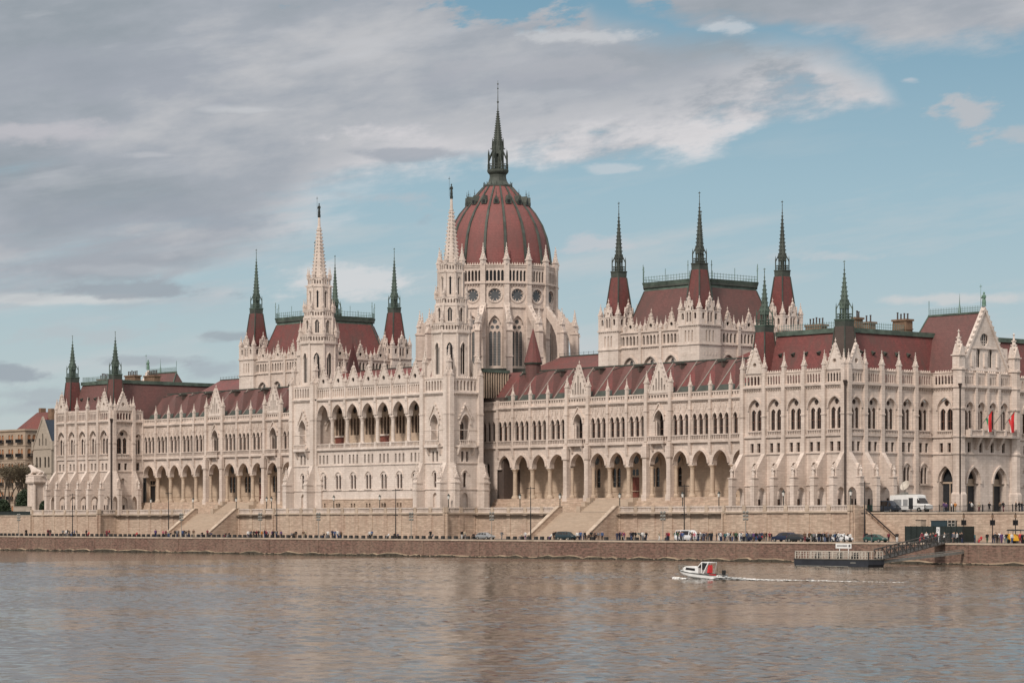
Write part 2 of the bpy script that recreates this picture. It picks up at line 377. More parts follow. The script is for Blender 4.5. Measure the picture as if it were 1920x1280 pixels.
def spire_top(parent, x, y, z, hs, name='turret_spire', tall=9.0, pole=3.4, r=.76, mat='copper'):
    """Square gallery with corner rods, lantern and crocketed spire standing on a turret roof of half width hs at height z."""
    mb = MB(); mb.cur = 1
    mb.sqf(x, y, z, hs, z + .9, hs * 1.04); mb.cur = 0; mb.sqf(x, y, z + .9, hs * 1.0, z + 1.2, hs * 1.1); mb.sqf(x, y, z + 1.2, hs * 1.1, z + 1.35, hs * 1.1)
    g = hs * .86
    for sx in (-1, 1):
        for sy in (-1, 1):
            c = (x + sx * g, y + sy * g)
            mb.bar((*c, z + 1.2), (*c, z + 3.3), .16); mb.frus(*c, z + 3.3, .12, z + 4.3, .01, 4)
            mb.bar((*c, z + 3.1), (x + sx * g * .55, y + sy * g * .55, z + 4.4), .15)
    for zz in (z + 1.75, z + 2.25):
        for a, b in (((-1, -1), (1, -1)), ((1, -1), (1, 1)), ((1, 1), (-1, 1)), ((-1, 1), (-1, -1))):
            mb.bar((x + a[0] * g, y + a[1] * g, zz), (x + b[0] * g, y + b[1] * g, zz), .12)
            for t in (.2, .4, .6, .8): 
                if zz > z + 2: mb.bar((x + g * (a[0] + (b[0] - a[0]) * t), y + g * (a[1] + (b[1] - a[1]) * t), z + 1.3), (x + g * (a[0] + (b[0] - a[0]) * t), y + g * (a[1] + (b[1] - a[1]) * t), zz), .07)
    for q in range(8):
        a = q * pi / 4 + pi / 8; mb.bar((x + r * .85 * cos(a), y + r * .85 * sin(a), z + 1.3), (x + r * .85 * cos(a), y + r * .85 * sin(a), z + 3.4), .2)
    mb.cur = 1; mb.frus(x, y, z + 1.3, r * .55, z + 3.4, r * .55, 8); mb.cur = 0
    for q in range(4):
        fr = FP(x, y, q * pi / 2 + pi / 4, r * .9); mb.prism(fr, [(-r * .42, z + 3.2), (r * .42, z + 3.2), (0, z + 4.6)], -.3, .1)
    mb.frus(x, y, z + 3.2, r * 1.1, z + 3.45, r * 1.1, 8)
    mb.frus(x, y, z + 3.45, r, z + 3.4 + tall, .11, 8)
    n = int(tall / .75)
    for i in range(n):
        t = (i + .5) / n; rr = r + (.11 - r) * t
        for q in range(8):
            a = q * pi / 4 + pi / 8; k = .10 * (1 - .5 * t); xx, yy, zz = x + (rr + .05) * cos(a), y + (rr + .05) * sin(a), z + 3.45 + tall * t
            mb.box(xx - k, xx + k, yy - k, yy + k, zz, zz + .16)
    zt = z + 3.4 + tall
    mb.frus(x, y, zt - .2, .1, zt + pole, .035, 6); mb.lathe(x, y, [(.03, zt + .25), (.19, zt + .45), (.03, zt + .65)], 6); mb.lathe(x, y, [(.02, zt + pole * .62), (.13, zt + pole * .62 + .14), (.02, zt + pole * .62 + .28)], 6)
    mb.box(x - .3, x + .25, y - .02, y + .02, zt + pole * .86, zt + pole * .92)
    return mb.build(name, [mat, 'copper_dark'], parent)

# ------------------------------------------------------------------ the two long wings
WP = [27.4, 32.6, 38.1, 43.6, 49.6, 56.0, 61.7, 67.3, 73.1, 79.9, 85.3, 90.8, 96.3, 101.9, 107.9]
def wing(s):
    fr = FW(8.9, s); mb = MB()
    W = link('wing', bpy.data.meshes.new('wing'), PAR)
    jobs = []
    for i, (a, b) in enumerate(zip(WP, WP[1:])):
        uc = (a + b) / 2; G = i in (4, 8); hw = (b - a) / 2 - (.76 if not G else 1.15)
        op = arch(uc, hw, 11.3, 11.3, 2.5, 8)
        wall(mb, fr, a, b, 11.3, 15.3, [op], 0, .9)
        hood(mb, fr, uc, hw, 11.3, 2.5, .36, 0, .24, 8); hood(mb, fr, uc, hw, 11.3, 2.5, .14, .22, .34, 8)
        mb.obox(fr, a, b, 15.3, 15.75, -.3, .5)
        balus(mb, fr, a + .4, b - .4, 15.75, 16.85, .3, 10)
        if not G:
            ops = [arch(uc + k * 1.62, .56, 16.8, 20.0, .95) for k in (-1, 0, 1)]
            wall(mb, fr, a, b, 15.75, 21.9, ops, 0, .42)
            for k in (-1, 0, 1): hood(mb, fr, uc + k * 1.62, .56, 20.0, .95, .16, 0, .14, 4)
            for k in (-1.5, -.5, .5, 1.5):
                x, y, _ = fr(uc + k * 1.62, 0, .02); mb.frus(x, y, 16.85, .13, 19.9, .13, 6); mb.obox(fr, uc + k * 1.62 - .2, uc + k * 1.62 + .2, 19.8, 20.05, 0, .22)
            jobs.append((fr, ops, -.36, 'window', 'glass', 'sash', 1, 1.5))
            for k in (-1.5, -.5, .5, 1.5): mb.obox(fr, uc + k * 1.62 - .07, uc + k * 1.62 + .07, 20.6, 22.6, 0, .12)
            for k in (-1, 0, 1):
                mb.prism(fr, [(uc + k * 1.62 - .62, 21.25), (uc + k * 1.62 - .5, 21.2), (uc + k * 1.62, 22.35), (uc + k * 1.62 + .5, 21.2), (uc + k * 1.62 + .62, 21.25), (uc + k * 1.62, 22.75)], 0, .1)
                mb.obox(fr, uc + k * 1.62 - .05, uc + k * 1.62 + .05, 22.6, 23.15, 0, .1)
        else:
            op = arch(uc, 1.3, 16.6, 19.9, 2.0, 7); wall(mb, fr, a, b, 15.75, 21.95, [op], 0, 1.5)
            hood(mb, fr, uc, 1.3, 19.9, 2.0, .3, 0, .25, 7)
            for sg in (-1, 1): mb.prism(fr, [(uc + sg * 1.75, 20.9), (uc + sg * 1.5, 20.9), (uc, 23.1), (uc, 23.5)], 0, .3); mb.frus(*fr(uc + sg * 1.1, 0, -.3)[:2], 16.6, .16, 19.9, .16, 8)
            jobs.append((fr, [arch(uc - .05, .8, 16.7, 19.4, 1.2, 5)], -1.3, 'window', 'glass', 'sash', 1, 1.5))
            mb.prism(fr, [(uc - 2.2, 15.3), (uc + 2.2, 15.3), (uc + 2.2, 15.75), (uc - 2.2, 15.75)], .4, 1.1); balus(mb, fr, uc - 2.1, uc + 2.1, 15.75, 16.85, .95, 9)
            for k in (-1.7, 1.7): mb.side(fr, uc + k - .2, uc + k + .2, [(0, 13.9), (.4, 14.0), (1.0, 15.3), (0, 15.3)])
        wall(mb, fr, a, b, 21.9, 23.3, (), 0)
        mb.obox(fr, a, b, 23.3, 23.5, -.2, .3); mb.obox(fr, a, b, 23.5, 23.8, -.2, .48); corbels(mb, fr, a, b, 22.95, 23.3, 0, .28, .5)
        mb.obox(fr, a, b, 23.8, 24.3, -.3, .02); mb.obox(fr, a, b, 24.85, 25.15, -.33, .06)
        for k in range(9): u = a + (b - a) * k / 8; mb.obox(fr, u - .19, u + .19, 24.3, 24.85, -.28, .0)
    ends = WP[1:-1]
    for p in [WP[0] + .35] + ends + [WP[-1] - .35]:
        G = p in (49.6, 56.0, 73.1, 79.9)
        t = .42 if G else .3
        mb.obox(fr, p - t, p + t, 15.75, 25.35, 0, .62 if G else .42); mb.obox(fr, p - t - .1, p + t + .1, 21.6, 21.9, 0, .72 if G else .52)
        mb.side(fr, p - t, p + t, [(0, 12.9), (.25, 13.4), (.6, 15.3), (0, 15.3)])
        mb.obox(fr, p - .77, p + .77, 10.9, 11.3, -.9, .05)
        if G: mb.obox(fr, p - .55, p + .55, TERR, 15.4, -.4, .85); mb.obox(fr, p - .75, p + .75, 12.6, 14.9, .3, 1.05); mb.obox(fr, p - .7, p + .7, TERR, 5.4, -.4, 1.0)
    # gallery shell
    mb.obox(fr, WP[0], WP[-1], 14.6, 14.8, -4.9, -1.0); mb.cur = 1
    mb.obox(fr, WP[0], WP[-1], TERR, 4.8, -4.9, .9); mb.obox(fr, WP[0], WP[-1], TERR, 4.15, .9, 1.35); mb.obox(fr, WP[0], WP[-1], TERR, 3.4, 1.35, 1.8); mb.obox(fr, WP[0], WP[-1], TERR, 2.6, 1.8, 2.25)
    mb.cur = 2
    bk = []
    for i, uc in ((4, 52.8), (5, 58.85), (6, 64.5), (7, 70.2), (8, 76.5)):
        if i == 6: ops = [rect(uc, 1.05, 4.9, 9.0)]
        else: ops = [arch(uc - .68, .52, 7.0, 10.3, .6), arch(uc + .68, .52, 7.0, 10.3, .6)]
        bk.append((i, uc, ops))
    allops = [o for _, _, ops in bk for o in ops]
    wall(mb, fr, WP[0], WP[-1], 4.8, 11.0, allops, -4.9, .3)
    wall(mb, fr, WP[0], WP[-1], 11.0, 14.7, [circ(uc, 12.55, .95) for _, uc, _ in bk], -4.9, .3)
    mb.obox(fr, WP[0], WP[-1], 6.1, 6.25, -4.9, -4.8)
    for i, uc, ops in bk:
        hood(mb, fr, uc, 1.5, 11.2, 2.4, .18, -4.9, -4.75, 6)
        jobs.append((fr, ops if i != 6 else [arch(uc - .5, .36, 9.3, 10.2, .35), arch(uc + .5, .36, 9.3, 10.2, .35)], -5.15 if i != 6 else -4.87, 'window', 'glass', 'leading', 0, 1.1))
        jobs.append((fr, [circ(uc, 12.55, .95)], -5.15, 'rose_window', 'glass_grey', 'leading', 1, 9))
    for k, uw in enumerate(range(11)):
        pass
    mb.cur = 3      # roof: hipped cross-roof over every bay
    for i, (a, b) in enumerate(zip(WP, WP[1:])):
        uc = (a + b) / 2
        A, B, H = fr(a, 24.6, -1.0), fr(b, 24.6, -1.0), fr(uc, 30.6, -3.9)
        R, V0, V1 = fr(uc, 31.6, -7.2), fr(a, 31.6, -7.2), fr(b, 31.6, -7.2)
        L3 = lambda p, q, t: tuple(p[j] + (q[j] - p[j]) * t for j in range(3))
        A1, B1 = L3(A, H, .30), L3(B, H, .30)
        mb.cur = 3; mb.poly((A1, B1, H)); mb.cur = 4; mb.poly((A, B, B1, A1)); mb.cur = 7; mb.poly((A, H, R, V0)); mb.poly((B, V1, R, H))  # right wing: side slopes browner than hips, facet sheen painted as tile colour
        if i % 2 == 0: mb.cur = 5; mb.obox(fr, uc - .7, uc + .7, 30.0, 31.1, -7.0, -5.2); mb.cur = 4; mb.obox(fr, uc - .85, uc + .85, 31.1, 31.25, -7.1, -5.0)
        mb.cur = 4
        mb.cur = 6; mb.bar(fr(a, 24.72, -1.0), fr(a, 31.65, -7.2), .24); mb.cur = 4
        mb.bar(fr(a, 24.95, -.95), fr(b, 24.95, -.95), .75)
        mb.bar(H, R, .14)
    mb.cur = 4; mb.obox(fr, WP[0], WP[-1], 31.5, 31.75, -7.6, -7.0)
    mb.cur = 5; mb.obox(fr, WP[0], WP[-1], 31.2, 31.5, -24, -7.1)
    mb.cur = 0; mb.obox(fr, WP[0], WP[-1], 4.8, 24.6, -7.5, -5.4)
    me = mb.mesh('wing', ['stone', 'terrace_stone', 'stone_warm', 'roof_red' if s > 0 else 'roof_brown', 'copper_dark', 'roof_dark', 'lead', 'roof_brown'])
    W.data = me
    x = MB()      # closed last bay beside the pylon tower
    ops = [arch(u, .5, 16.8, 20.0, .95) for u in (23.2, 24.7, 26.2)]
    wall(x, fr, 21.0, 27.4, TERR, 15.3, [arch(24.4, .5, 9.4, 11.6, .7)]); wall(x, fr, 21.0, 27.4, 15.3, 23.5, ops, 0, .6)
    x.obox(fr, 21, 27.4, 15.3, 15.75, -.3, .4); x.obox(fr, 21, 27.4, 23.3, 23.8, -.2, .4); x.obox(fr, 21, 27.4, 23.8, 24.3, -.3, .02); x.obox(fr, 21, 27.4, 24.85, 25.15, -.33, .06); x.obox(fr, 21, 27.4, 6.7, 6.9, -.1, .16); balus(x, fr, 21.2, 27.2, 15.75, 16.85, .25, 14)
    for k in range(11): u = 21 + .62 * k; x.obox(fr, u - .19, u + .19, 24.3, 24.85, -.28, .0)
    x.cur = 1; x.poly([fr(20, 24.6, -1), fr(27.4, 24.6, -1), fr(27.4, 31.6, -7.2), fr(20, 31.6, -7.2)])
    x.build('end_bay', ['stone', 'roof_red' if s > 0 else 'roof_brown'], W); jobs.append((fr, ops, -.5, 'window', 'glass', 'sash', 1, 1.5)); jobs.append((fr, [arch(24.4, .5, 9.4, 11.6, .7)], -.35, 'window', 'glass', 'sash', 1, 1.5))
    for j in jobs: win(W, j[0], j[1], j[2], j[3], j[4], j[5], j[6], j[7])
    for i, u in enumerate(ends):
        if u in (49.6, 56.0, 73.1, 79.9): pinn(W, *fr(u, 25.35, .2), b=.36, hs=2.0, hp=2.3)
        else: pinn(W, *fr(u, 25.35, .15), b=.27, hs=1.0, hp=2.1)
        if u not in (49.6, 56.0, 73.1, 79.9):
            c = MB(); x, y, _ = fr(u, 0, -.45)
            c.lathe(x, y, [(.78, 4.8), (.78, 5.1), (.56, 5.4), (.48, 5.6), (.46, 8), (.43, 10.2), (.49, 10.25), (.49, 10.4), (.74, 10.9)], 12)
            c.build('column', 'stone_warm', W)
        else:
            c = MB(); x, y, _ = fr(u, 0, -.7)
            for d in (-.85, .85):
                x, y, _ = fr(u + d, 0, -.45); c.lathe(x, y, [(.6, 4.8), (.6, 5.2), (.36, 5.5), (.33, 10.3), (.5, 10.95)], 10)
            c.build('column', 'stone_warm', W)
    for a, b in ((49.6, 56.0), (73.1, 79.9)):
        g = MB(); uc = (a + b) / 2; h = (b - a) / 2 - .5
        ops = [arch(uc + k * .78, .2, 25.75, t, .4, 3) for k, t in ((-2, 26.5), (-1, 27.8), (0, 29.2), (1, 27.8), (2, 26.5))]
        gable(g, fr, uc, h, 25.15, 31.3, -.6, .15, 7, ops, .4)
        g.cur = 1
        for o in ops: pane(g, fr, o, -.2)
        g.build('gable', ['stone_white', 'glass'], W)
    d = MB()
    for X, f in ((107.85, FI(107.9, s)), (27.45, lambda u, v, w: (s * (27.4 + w), u, v))):
        d = MB(); d.obox(f, 9.9, 13.7, 4.8, 14.6, .0, .05); d.build('end_wall', 'stone_warm', W)
    for f in (FI(107.9, s), lambda u, v, w: (s * (27.4 + w), u, v)):
        e = MB(); e.obox(f, 10.9, 12.4, 4.8, 8.9, .05, .12); e.cur = 1; e.obox(f, 10.7, 10.9, 4.8, 10.2, .05, .3); e.obox(f, 12.4, 12.6, 4.8, 10.2, .05, .3); e.obox(f, 10.7, 12.6, 8.9, 9.1, .05, .3); e.obox(f, 10.7, 12.6, 10.2, 10.5, .05, .3)
        e.cur = 0; e.obox(f, 11.0, 11.6, 9.2, 10.1, .05, .1); e.obox(f, 11.75, 12.35, 9.2, 10.1, .05, .1)
        e.build('door', ['door_dark', 'stone_warm'], W)
    e = MB(); e.obox(fr, 63.45, 65.55, 4.82, 8.95, -5.15, -5.1)
    for k in (-.5, .5):
        for v in (5.1, 6.3, 7.5): e.obox(fr, 64.5 + k - .36, 64.5 + k + .36, v, v + 1.0, -5.1, -5.05)
    e.build('door', 'door_red', W)
    st = MB()       # steps from the terrace up to the gallery
    n = 9
    for i in range(n):
        st.obox(fr, 59.3 - .12 * i, 69.7 + .12 * i, TERR, 4.8 - (i + 1) * (4.8 - TERR) / (n + 1), .9 + .42 * i, .9 + .42 * (i + 1))
    for k in (58.2, 70.8):
        for i in range(3): st.obox(fr, k - .55, k + .55, TERR, 4.8 - i * .85, .9 + i * 1.35, .9 + (i + 1) * 1.35)
    st.build('steps', 'stair_stone', W)
    return W
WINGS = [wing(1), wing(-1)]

# ------------------------------------------------------------------ corner pavilions
def pav_bay(P, mb, fr, a, b, uc, wd=1.6, low='niche', gab=False, base=True, mid='pair', cren=6):
    hw = wd; t = hw * .36; off = hw * .47
    if base:
        if low == 'niche':
            op = arch(uc, 1.45, 2.75, 4.9, 1.3); wall(mb, fr, a, b, TERR, 6.7, [op], 0, .45); mb.poly([fr(uc - 1.5, 2.7, -.44), fr(uc + 1.5, 2.7, -.44), fr(uc + 1.5, 6.4, -.44), fr(uc - 1.5, 6.4, -.44)])
            win(P, fr, [rect(uc - .55, .3, 3.0, 4.15), rect(uc + .55, .3, 3.0, 4.15)], -.42, 'cellar_window', 'glass', 'sash', 1, 9)
            n = arch(uc, .5, 9.2, 10.2, .55); wall(mb, fr, a, b, 6.7, 12.3, [n], 0, .4); mb.poly([fr(uc - .5, 9.2, -.39), fr(uc + .5, 9.2, -.39), fr(uc + .5, 10.7, -.39), fr(uc - .5, 10.7, -.39)]); hood(mb, fr, uc, .5, 10.2, .55, .25, 0, .2)
        elif low == 'lancet':
            wall(mb, fr, a, b, TERR, 6.7, [rect(uc - .5, .36, 3.0, 4.3), rect(uc + .5, .36, 3.0, 4.3)], 0, .35)
            win(P, fr, [rect(uc - .5, .36, 3.0, 4.3), rect(uc + .5, .36, 3.0, 4.3)], -.3, 'cellar_window')
            ops = [arch(uc - .52, .38, 7.0, 9.5, .6), arch(uc + .52, .38, 7.0, 9.5, .6)]
            wall(mb, fr, a, b, 6.7, 12.3, ops, 0, .4); hood(mb, fr, uc, 1.1, 9.3, 1.3, .25, 0, .25); win(P, fr, ops, -.33); mb.obox(fr, uc - 1.3, uc + 1.3, 6.7, 6.95, 0, .35)
        else:
            wall(mb, fr, a, b, TERR, 12.3, (), 0)
    mb.obox(fr, a, b, 12.3, 12.52, -.1, .2)
    if low in ('niche', 'lancet'): mb.obox(fr, a, b, 6.55, 6.75, -.1, .18)
    if mid == 'pair': ops = [rect(uc - off * 1.15, .42, 12.7, 14.4), rect(uc + off * 1.15, .42, 12.7, 14.4)]
    else: ops = [rect(uc, .45, 12.7, 14.5)]
    wall(mb, fr, a, b, 12.5, 15.4, ops, 0, .5); win(P, fr, ops, -.42, 'small_window', step=.8)
    mb.obox(fr, a, b, 15.4, 15.75, -.1, .32)
    balus(mb, fr, uc - hw - .15, uc + hw + .15, 15.75, 16.65, .2, 8)
    op = arch(uc, hw, 16.65, 20.4, hw * 1.3, 7); wall(mb, fr, a, b, 15.75, 24.3, [op], 0, .38)
    hood(mb, fr, uc, hw, 20.4, hw * 1.3, .28, 0, .24, 7)
    cy = 20.4 + hw * .70; r = hw * .31
    L = [arch(uc - off, t, 16.75, 19.8, t * 1.4), arch(uc + off, t, 16.75, 19.8, t * 1.4)]
    top = 20.4 + hw * .28
    wall(mb, fr, uc - hw, uc + hw, 16.6, top, L, -.38, .25)
    C = [circ(uc, cy, r)]
    tri = lambda u: max(top, 20.4 + hw * 1.3 - abs(u - uc) * .6)
    wall(mb, fr, uc - hw, uc + hw, top, tri, C, -.38, .25, uc)
    win(P, fr, L + C, -.6, 'window', 'glass', 'sash', 1, 1.6)
    mb.obox(fr, uc - off * .28, uc + off * .28, 16.7, 19.9, -.4, -.22)
    mb.obox(fr, a, b, 24.3, 24.5, -.3, .3); mb.obox(fr, a, b, 24.5, 24.9, -.3, .5); corbels(mb, fr, a, b, 23.75, 24.3, 0, .34, .6)
    w0 = a + .45; w1 = b - .45; st = (w1 - w0) / cren
    mb.obox(fr, a, b, 26.72, 27.1, -.26, 0)
    for e in (a, b): mb.obox(fr, *((e, e + .5) if e == a else (e - .5, e)), 25.1, 26.75, -.26, 0)
    for k in range(cren + 1): mb.obox(fr, w0 + st * k - .13, w0 + st * k + .13, 25.1, 26.75, -.24, -.02); mb.obox(fr, w0 + st * k - .24, w0 + st * k + .24, 26.5, 26.75, -.25, -.01)
    mb.obox(fr, a, b, 27.1, 27.25, -.4, .12); mb.obox(fr, a, b, 24.9, 25.1, -.4, .14)
    if gab: 
        g = MB(); q = circ(uc, 28.75, .46, 6); gable(g, fr, uc, 1.95, 27.25, 31.5, -.35, .2, 6, [q], .5); g.build('gable', 'stone_white', P)
    else: crest(mb, fr, a + .4, b - .4, 27.25, -.1)

def butt(mb, fr, u, reach=3.4, t=.48, arched=True):
    pts = [(0, 1.7)]
    if arched: pts += [(.35, 1.7), (.35, 5.0)] + [(w, v) for w, _, v in arch(1.4, 1.05, 0, 5.0, 1.3, 4)][1:-1] + [(2.45, 5.0), (2.45, 1.7)]
    pts += [(reach, 1.7), (reach, 8.1), (reach - .75, 8.1), (reach - .75, 9.5), (.55, 12.5), (0, 12.5)]
    mb.side(fr, u - t, u + t, pts)
    mb.obox(fr, u - t - .12, u + t + .12, 7.95, 8.15, reach - 1.0, reach + .12); mb.obox(fr, u - t - .08, u + t + .08, 6.55, 6.75, reach - .9, reach + .08)
    mb.prism(fr, [(u - t - .05, 9.45), (u + t + .05, 9.45), (u, 10.5)], reach - 1.5, reach - .72)

def pavilion(s):
    P = link('pavilion', bpy.data.meshes.new('pavilion'), PAR); mb = MB()
    fw, fe, fi = FW(0, s), FS(134, s), FI(107.9, s)
    wb = [107.9, 113.94, 118.9, 123.87, 128.85, 134.0]; wc = [111.45 + 4.97 * k for k in range(5)]
    for k in range(5): pav_bay(P, mb, fw, wb[k], wb[k + 1], wc[k], 1.6, 'niche', k in (0, 4))
    eb = [0, 4.7, 9.2, 13.8, 18.3, 23.2]; ec = [2.45 + 4.54 * k for k in range(5)]
    for k in range(5): pav_bay(P, mb, fe, eb[k], eb[k + 1], ec[k] + (.2 if k == 4 else 0), 1.5, 'niche' if k < 2 else 'lancet', k == 0)
    eb2 = [38.8, 43.7, 48.2, 52.8, 57.3, 62]
    for k in range(5): pav_bay(P, mb, fe, eb2[k], eb2[k + 1], (eb2[k] + eb2[k + 1]) / 2, 1.5, 'lancet', k == 4)
    pav_bay(P, mb, fi, 0, 6.0, 3.0, 1.7, 'niche', True)
    pav_bay(P, mb, fi, 6.0, 8.95, 7.4, .95, 'none', False, True, 'one', 4)
    mb.obox(FW(62, s), 108, 134, TERR, 27, -.3, 0)
    for fr, L in ((fw, wb), (fe, eb), (fi, [0, 6.0])):
        for i, u in enumerate(L):
            edge = fr is not fi and (i == 0 or i == len(L) - 1)
            uu = u + (.45 if i == 0 else (-.45 if (i == len(L) - 1 and fr is not fi) else 0))
            if fr is fe and i == len(L) - 1: continue
            mb.obox(fr, uu - .42, uu + .42, 12.4, 27.3, 0, .55); mb.obox(fr, uu - .5, uu + .5, 19.2, 19.5, 0, .66)
            if fr is fe and i > 2: mb.obox(fr, uu - .42, uu + .42, TERR, 12.4, 0, .6)
            else: butt(mb, fr, uu, 3.4 if fr is not fi else 3.0)
    # roof
    def rpt(x, y, z): return (s * x, y, z)
    x0, x1, y0, y1 = 109.6, 132.3, 1.7, 60.5; ix0, ix1, iy0, iy1 = 112.6, 129.2, 4.8, 57; z0, z1 = 25.0, 34.3
    o = [rpt(x0, y0, z0), rpt(x1, y0, z0), rpt(x1, y1, z0), rpt(x0, y1, z0)]; t = [rpt(ix0, iy0, z1), rpt(ix1, iy0, z1), rpt(ix1, iy1, z1), rpt(ix0, iy1, z1)]
    rf = MB()
    for i in range(4): rf.poly((o[i], o[(i + 1) % 4], t[(i + 1) % 4], t[i]))
    rf.cur = 1
    fb = lambda u, v, w: (s * u, v, w)
    for a0, a1, b0, b1 in ((ix0 - .35, ix1 + .35, iy0 - .35, iy0 + .4), (ix1 - .4, ix1 + .35, iy0 + .4, iy1), (ix0 - .35, ix0 + .4, iy0 + .4, iy1)):
        rf.obox(fb, a0, a1, b0, b1, z1 - .1, z1 + .75)
    rf.cur = 2; rf.obox(fb, ix0 + .4, ix1 - .4, iy0 + .4, iy1, z1, z1 + .5)
    rf.cur = 3
    for k in range(5):      # small lucarnes
        for fr, u0, u1, base in ((lambda u, v, w: (s * u, 1.3 + 3.5 * (v - 25) / 9.3 - w, v), 113, 129, 0), (lambda u, v, w: (s * (132.7 - 3.5 * (v - 25) / 9.3 + w), u, v), 6, 22, 0)):
            u = u0 + (u1 - u0) * (k + .5) / 5; rf.side(fr, u - .28, u + .28, [(-.1, 30.2), (.55, 30.7), (-.1, 31.0)])
    rf.cur = 3
    for z in (27.6,): rf.obox(fb, x0 + 1.05, x1 - 1.05, y0 + .85, y0 + 1.1, z, z + .14)
    R = rf.build('roof', ['roof_red' if s > 0 else 'roof_brown', 'copper', 'copper_dark', 'copper_dark'], P)
    rl = MB()
    for z in (35.5, 36.0):
        rl.obox(fb, ix0 + .3, ix1 - .3, iy0, iy0 + .06, z, z + .06); rl.obox(fb, ix1 - .1, ix1 - .04, iy0, 22, z, z + .06)
    for k in range(28): u = ix0 + .3 + (ix1 - ix0 - .6) * k / 27; rl.obox(fb, u - .03, u + .03, iy0, iy0 + .06, 35.0, 36.3)
    for k in range(30): v = iy0 + 17 * k / 29; rl.obox(fb, ix1 - .1, ix1 - .04, v - .03, v + .03, 35.0, 36.3)
    rl.build('roof_railing', 'rail_green', P)
    for X, dark in ((134 - 3.1, s > 0), (107.9 + 3.1, False)):
        tm = MB(); x, y = s * X, 2.86
        tm.sqf(x, y, 24.8, 2.05, 35.0, 1.2); tm.cur = 1
        for a in range(4):
            an = pi / 4 + a * pi / 2; tm.bar((x + 2.05 * 1.414 * cos(an), y + 2.05 * 1.414 * sin(an), 24.8), (x + 1.2 * 1.414 * cos(an), y + 1.2 * 1.414 * sin(an), 35.0), .2)
        tm.build('turret_roof', ['roof_dark' if dark else 'roof_red', 'copper_dark'], P)
        spire_top(P, x, y, 35.0, 1.2, tall=6.3, pole=2.2, r=.85)
    me = mb.mesh('pavilion', ['stone']); P.data = me
    for fr, L in ((fw, wb), (fe, eb[:-1]), (fi, [6.0])):
        for i, u in enumerate(L):
            uu = u + (.45 if i == 0 and fr is not fi else (-.45 if (i == len(L) - 1 and fr is fw) else 0))
            pinn(P, *fr(uu, 27.3, .15), b=.34, hs=1.0, hp=2.5)
            if not (fr is fe and i > 2): statue(P, *fr(uu, 8.15, 3.05 if fr is not fi else 2.65), 2.0)
    for uc, fr in ((wc[0], fw), (wc[4], fw), (ec[0], fe), (3.0, fi)):
        for sg in (-1, 1):
            if (uc == wc[0] and sg < 0) or (uc == wc[4] and sg > 0) or (uc == ec[0] and sg < 0): continue
            pinn(P, *fr(uc + sg * 2.25, 27.3, .0), b=.26, hs=.9, hp=2.0)
    pm = MB(); x, y = (s * 134.15, -.5) if s > 0 else (s * 107.75, -.35)
    pm.frus(x, y, 2.2, .15, 24.2, .15, 8); pm.frus(x, y, 24.2, .18, 25.2, .42, 8); pm.build('downpipe', 'pipe', P)
    # chimneys
    C = [(1511, 1551, 20), (1604, 1613, 12), (1618, 1639, 22), (1675, 1710, 22), (1386 + 212, 1612, 24)] if s > 0 else [(185, 205, 24), (236, 262, 20), (272, 299, 24)]
    for p0, p1, Y in C:
        c = MB(); xa, xb = atY(p0, Y), atY(p1, Y); xm = (xa + xb) / 2; hw = (xb - xa) / 2 * .72
        c.box(xm - hw, xm + hw, Y - .9, Y + .9, 34.6, 37.0); c.box(xm - hw - .2, xm + hw + .2, Y - 1.1, Y + 1.1, 37.0, 37.35); c.box(xm - hw - .12, xm + hw + .12, Y - 1.0, Y + 1.0, 35.4, 35.6)
        c.cur = 1; n = max(2, int(hw * 2 / .7))
        for k in range(n):
            X = xm - hw + 2 * hw * (k + .5) / n; hh = random.uniform(.9, 1.35); c.frus(X, Y, 37.35, .16, 37.35 + hh, .14, 8); c.frus(X, Y, 37.3 + hh, .2, 37.45 + hh, .2, 8)
        c.build('chimney', ['chimney_brick', 'flue'], P)
    return P
PAVS = [pavilion(1), pavilion(-1)]

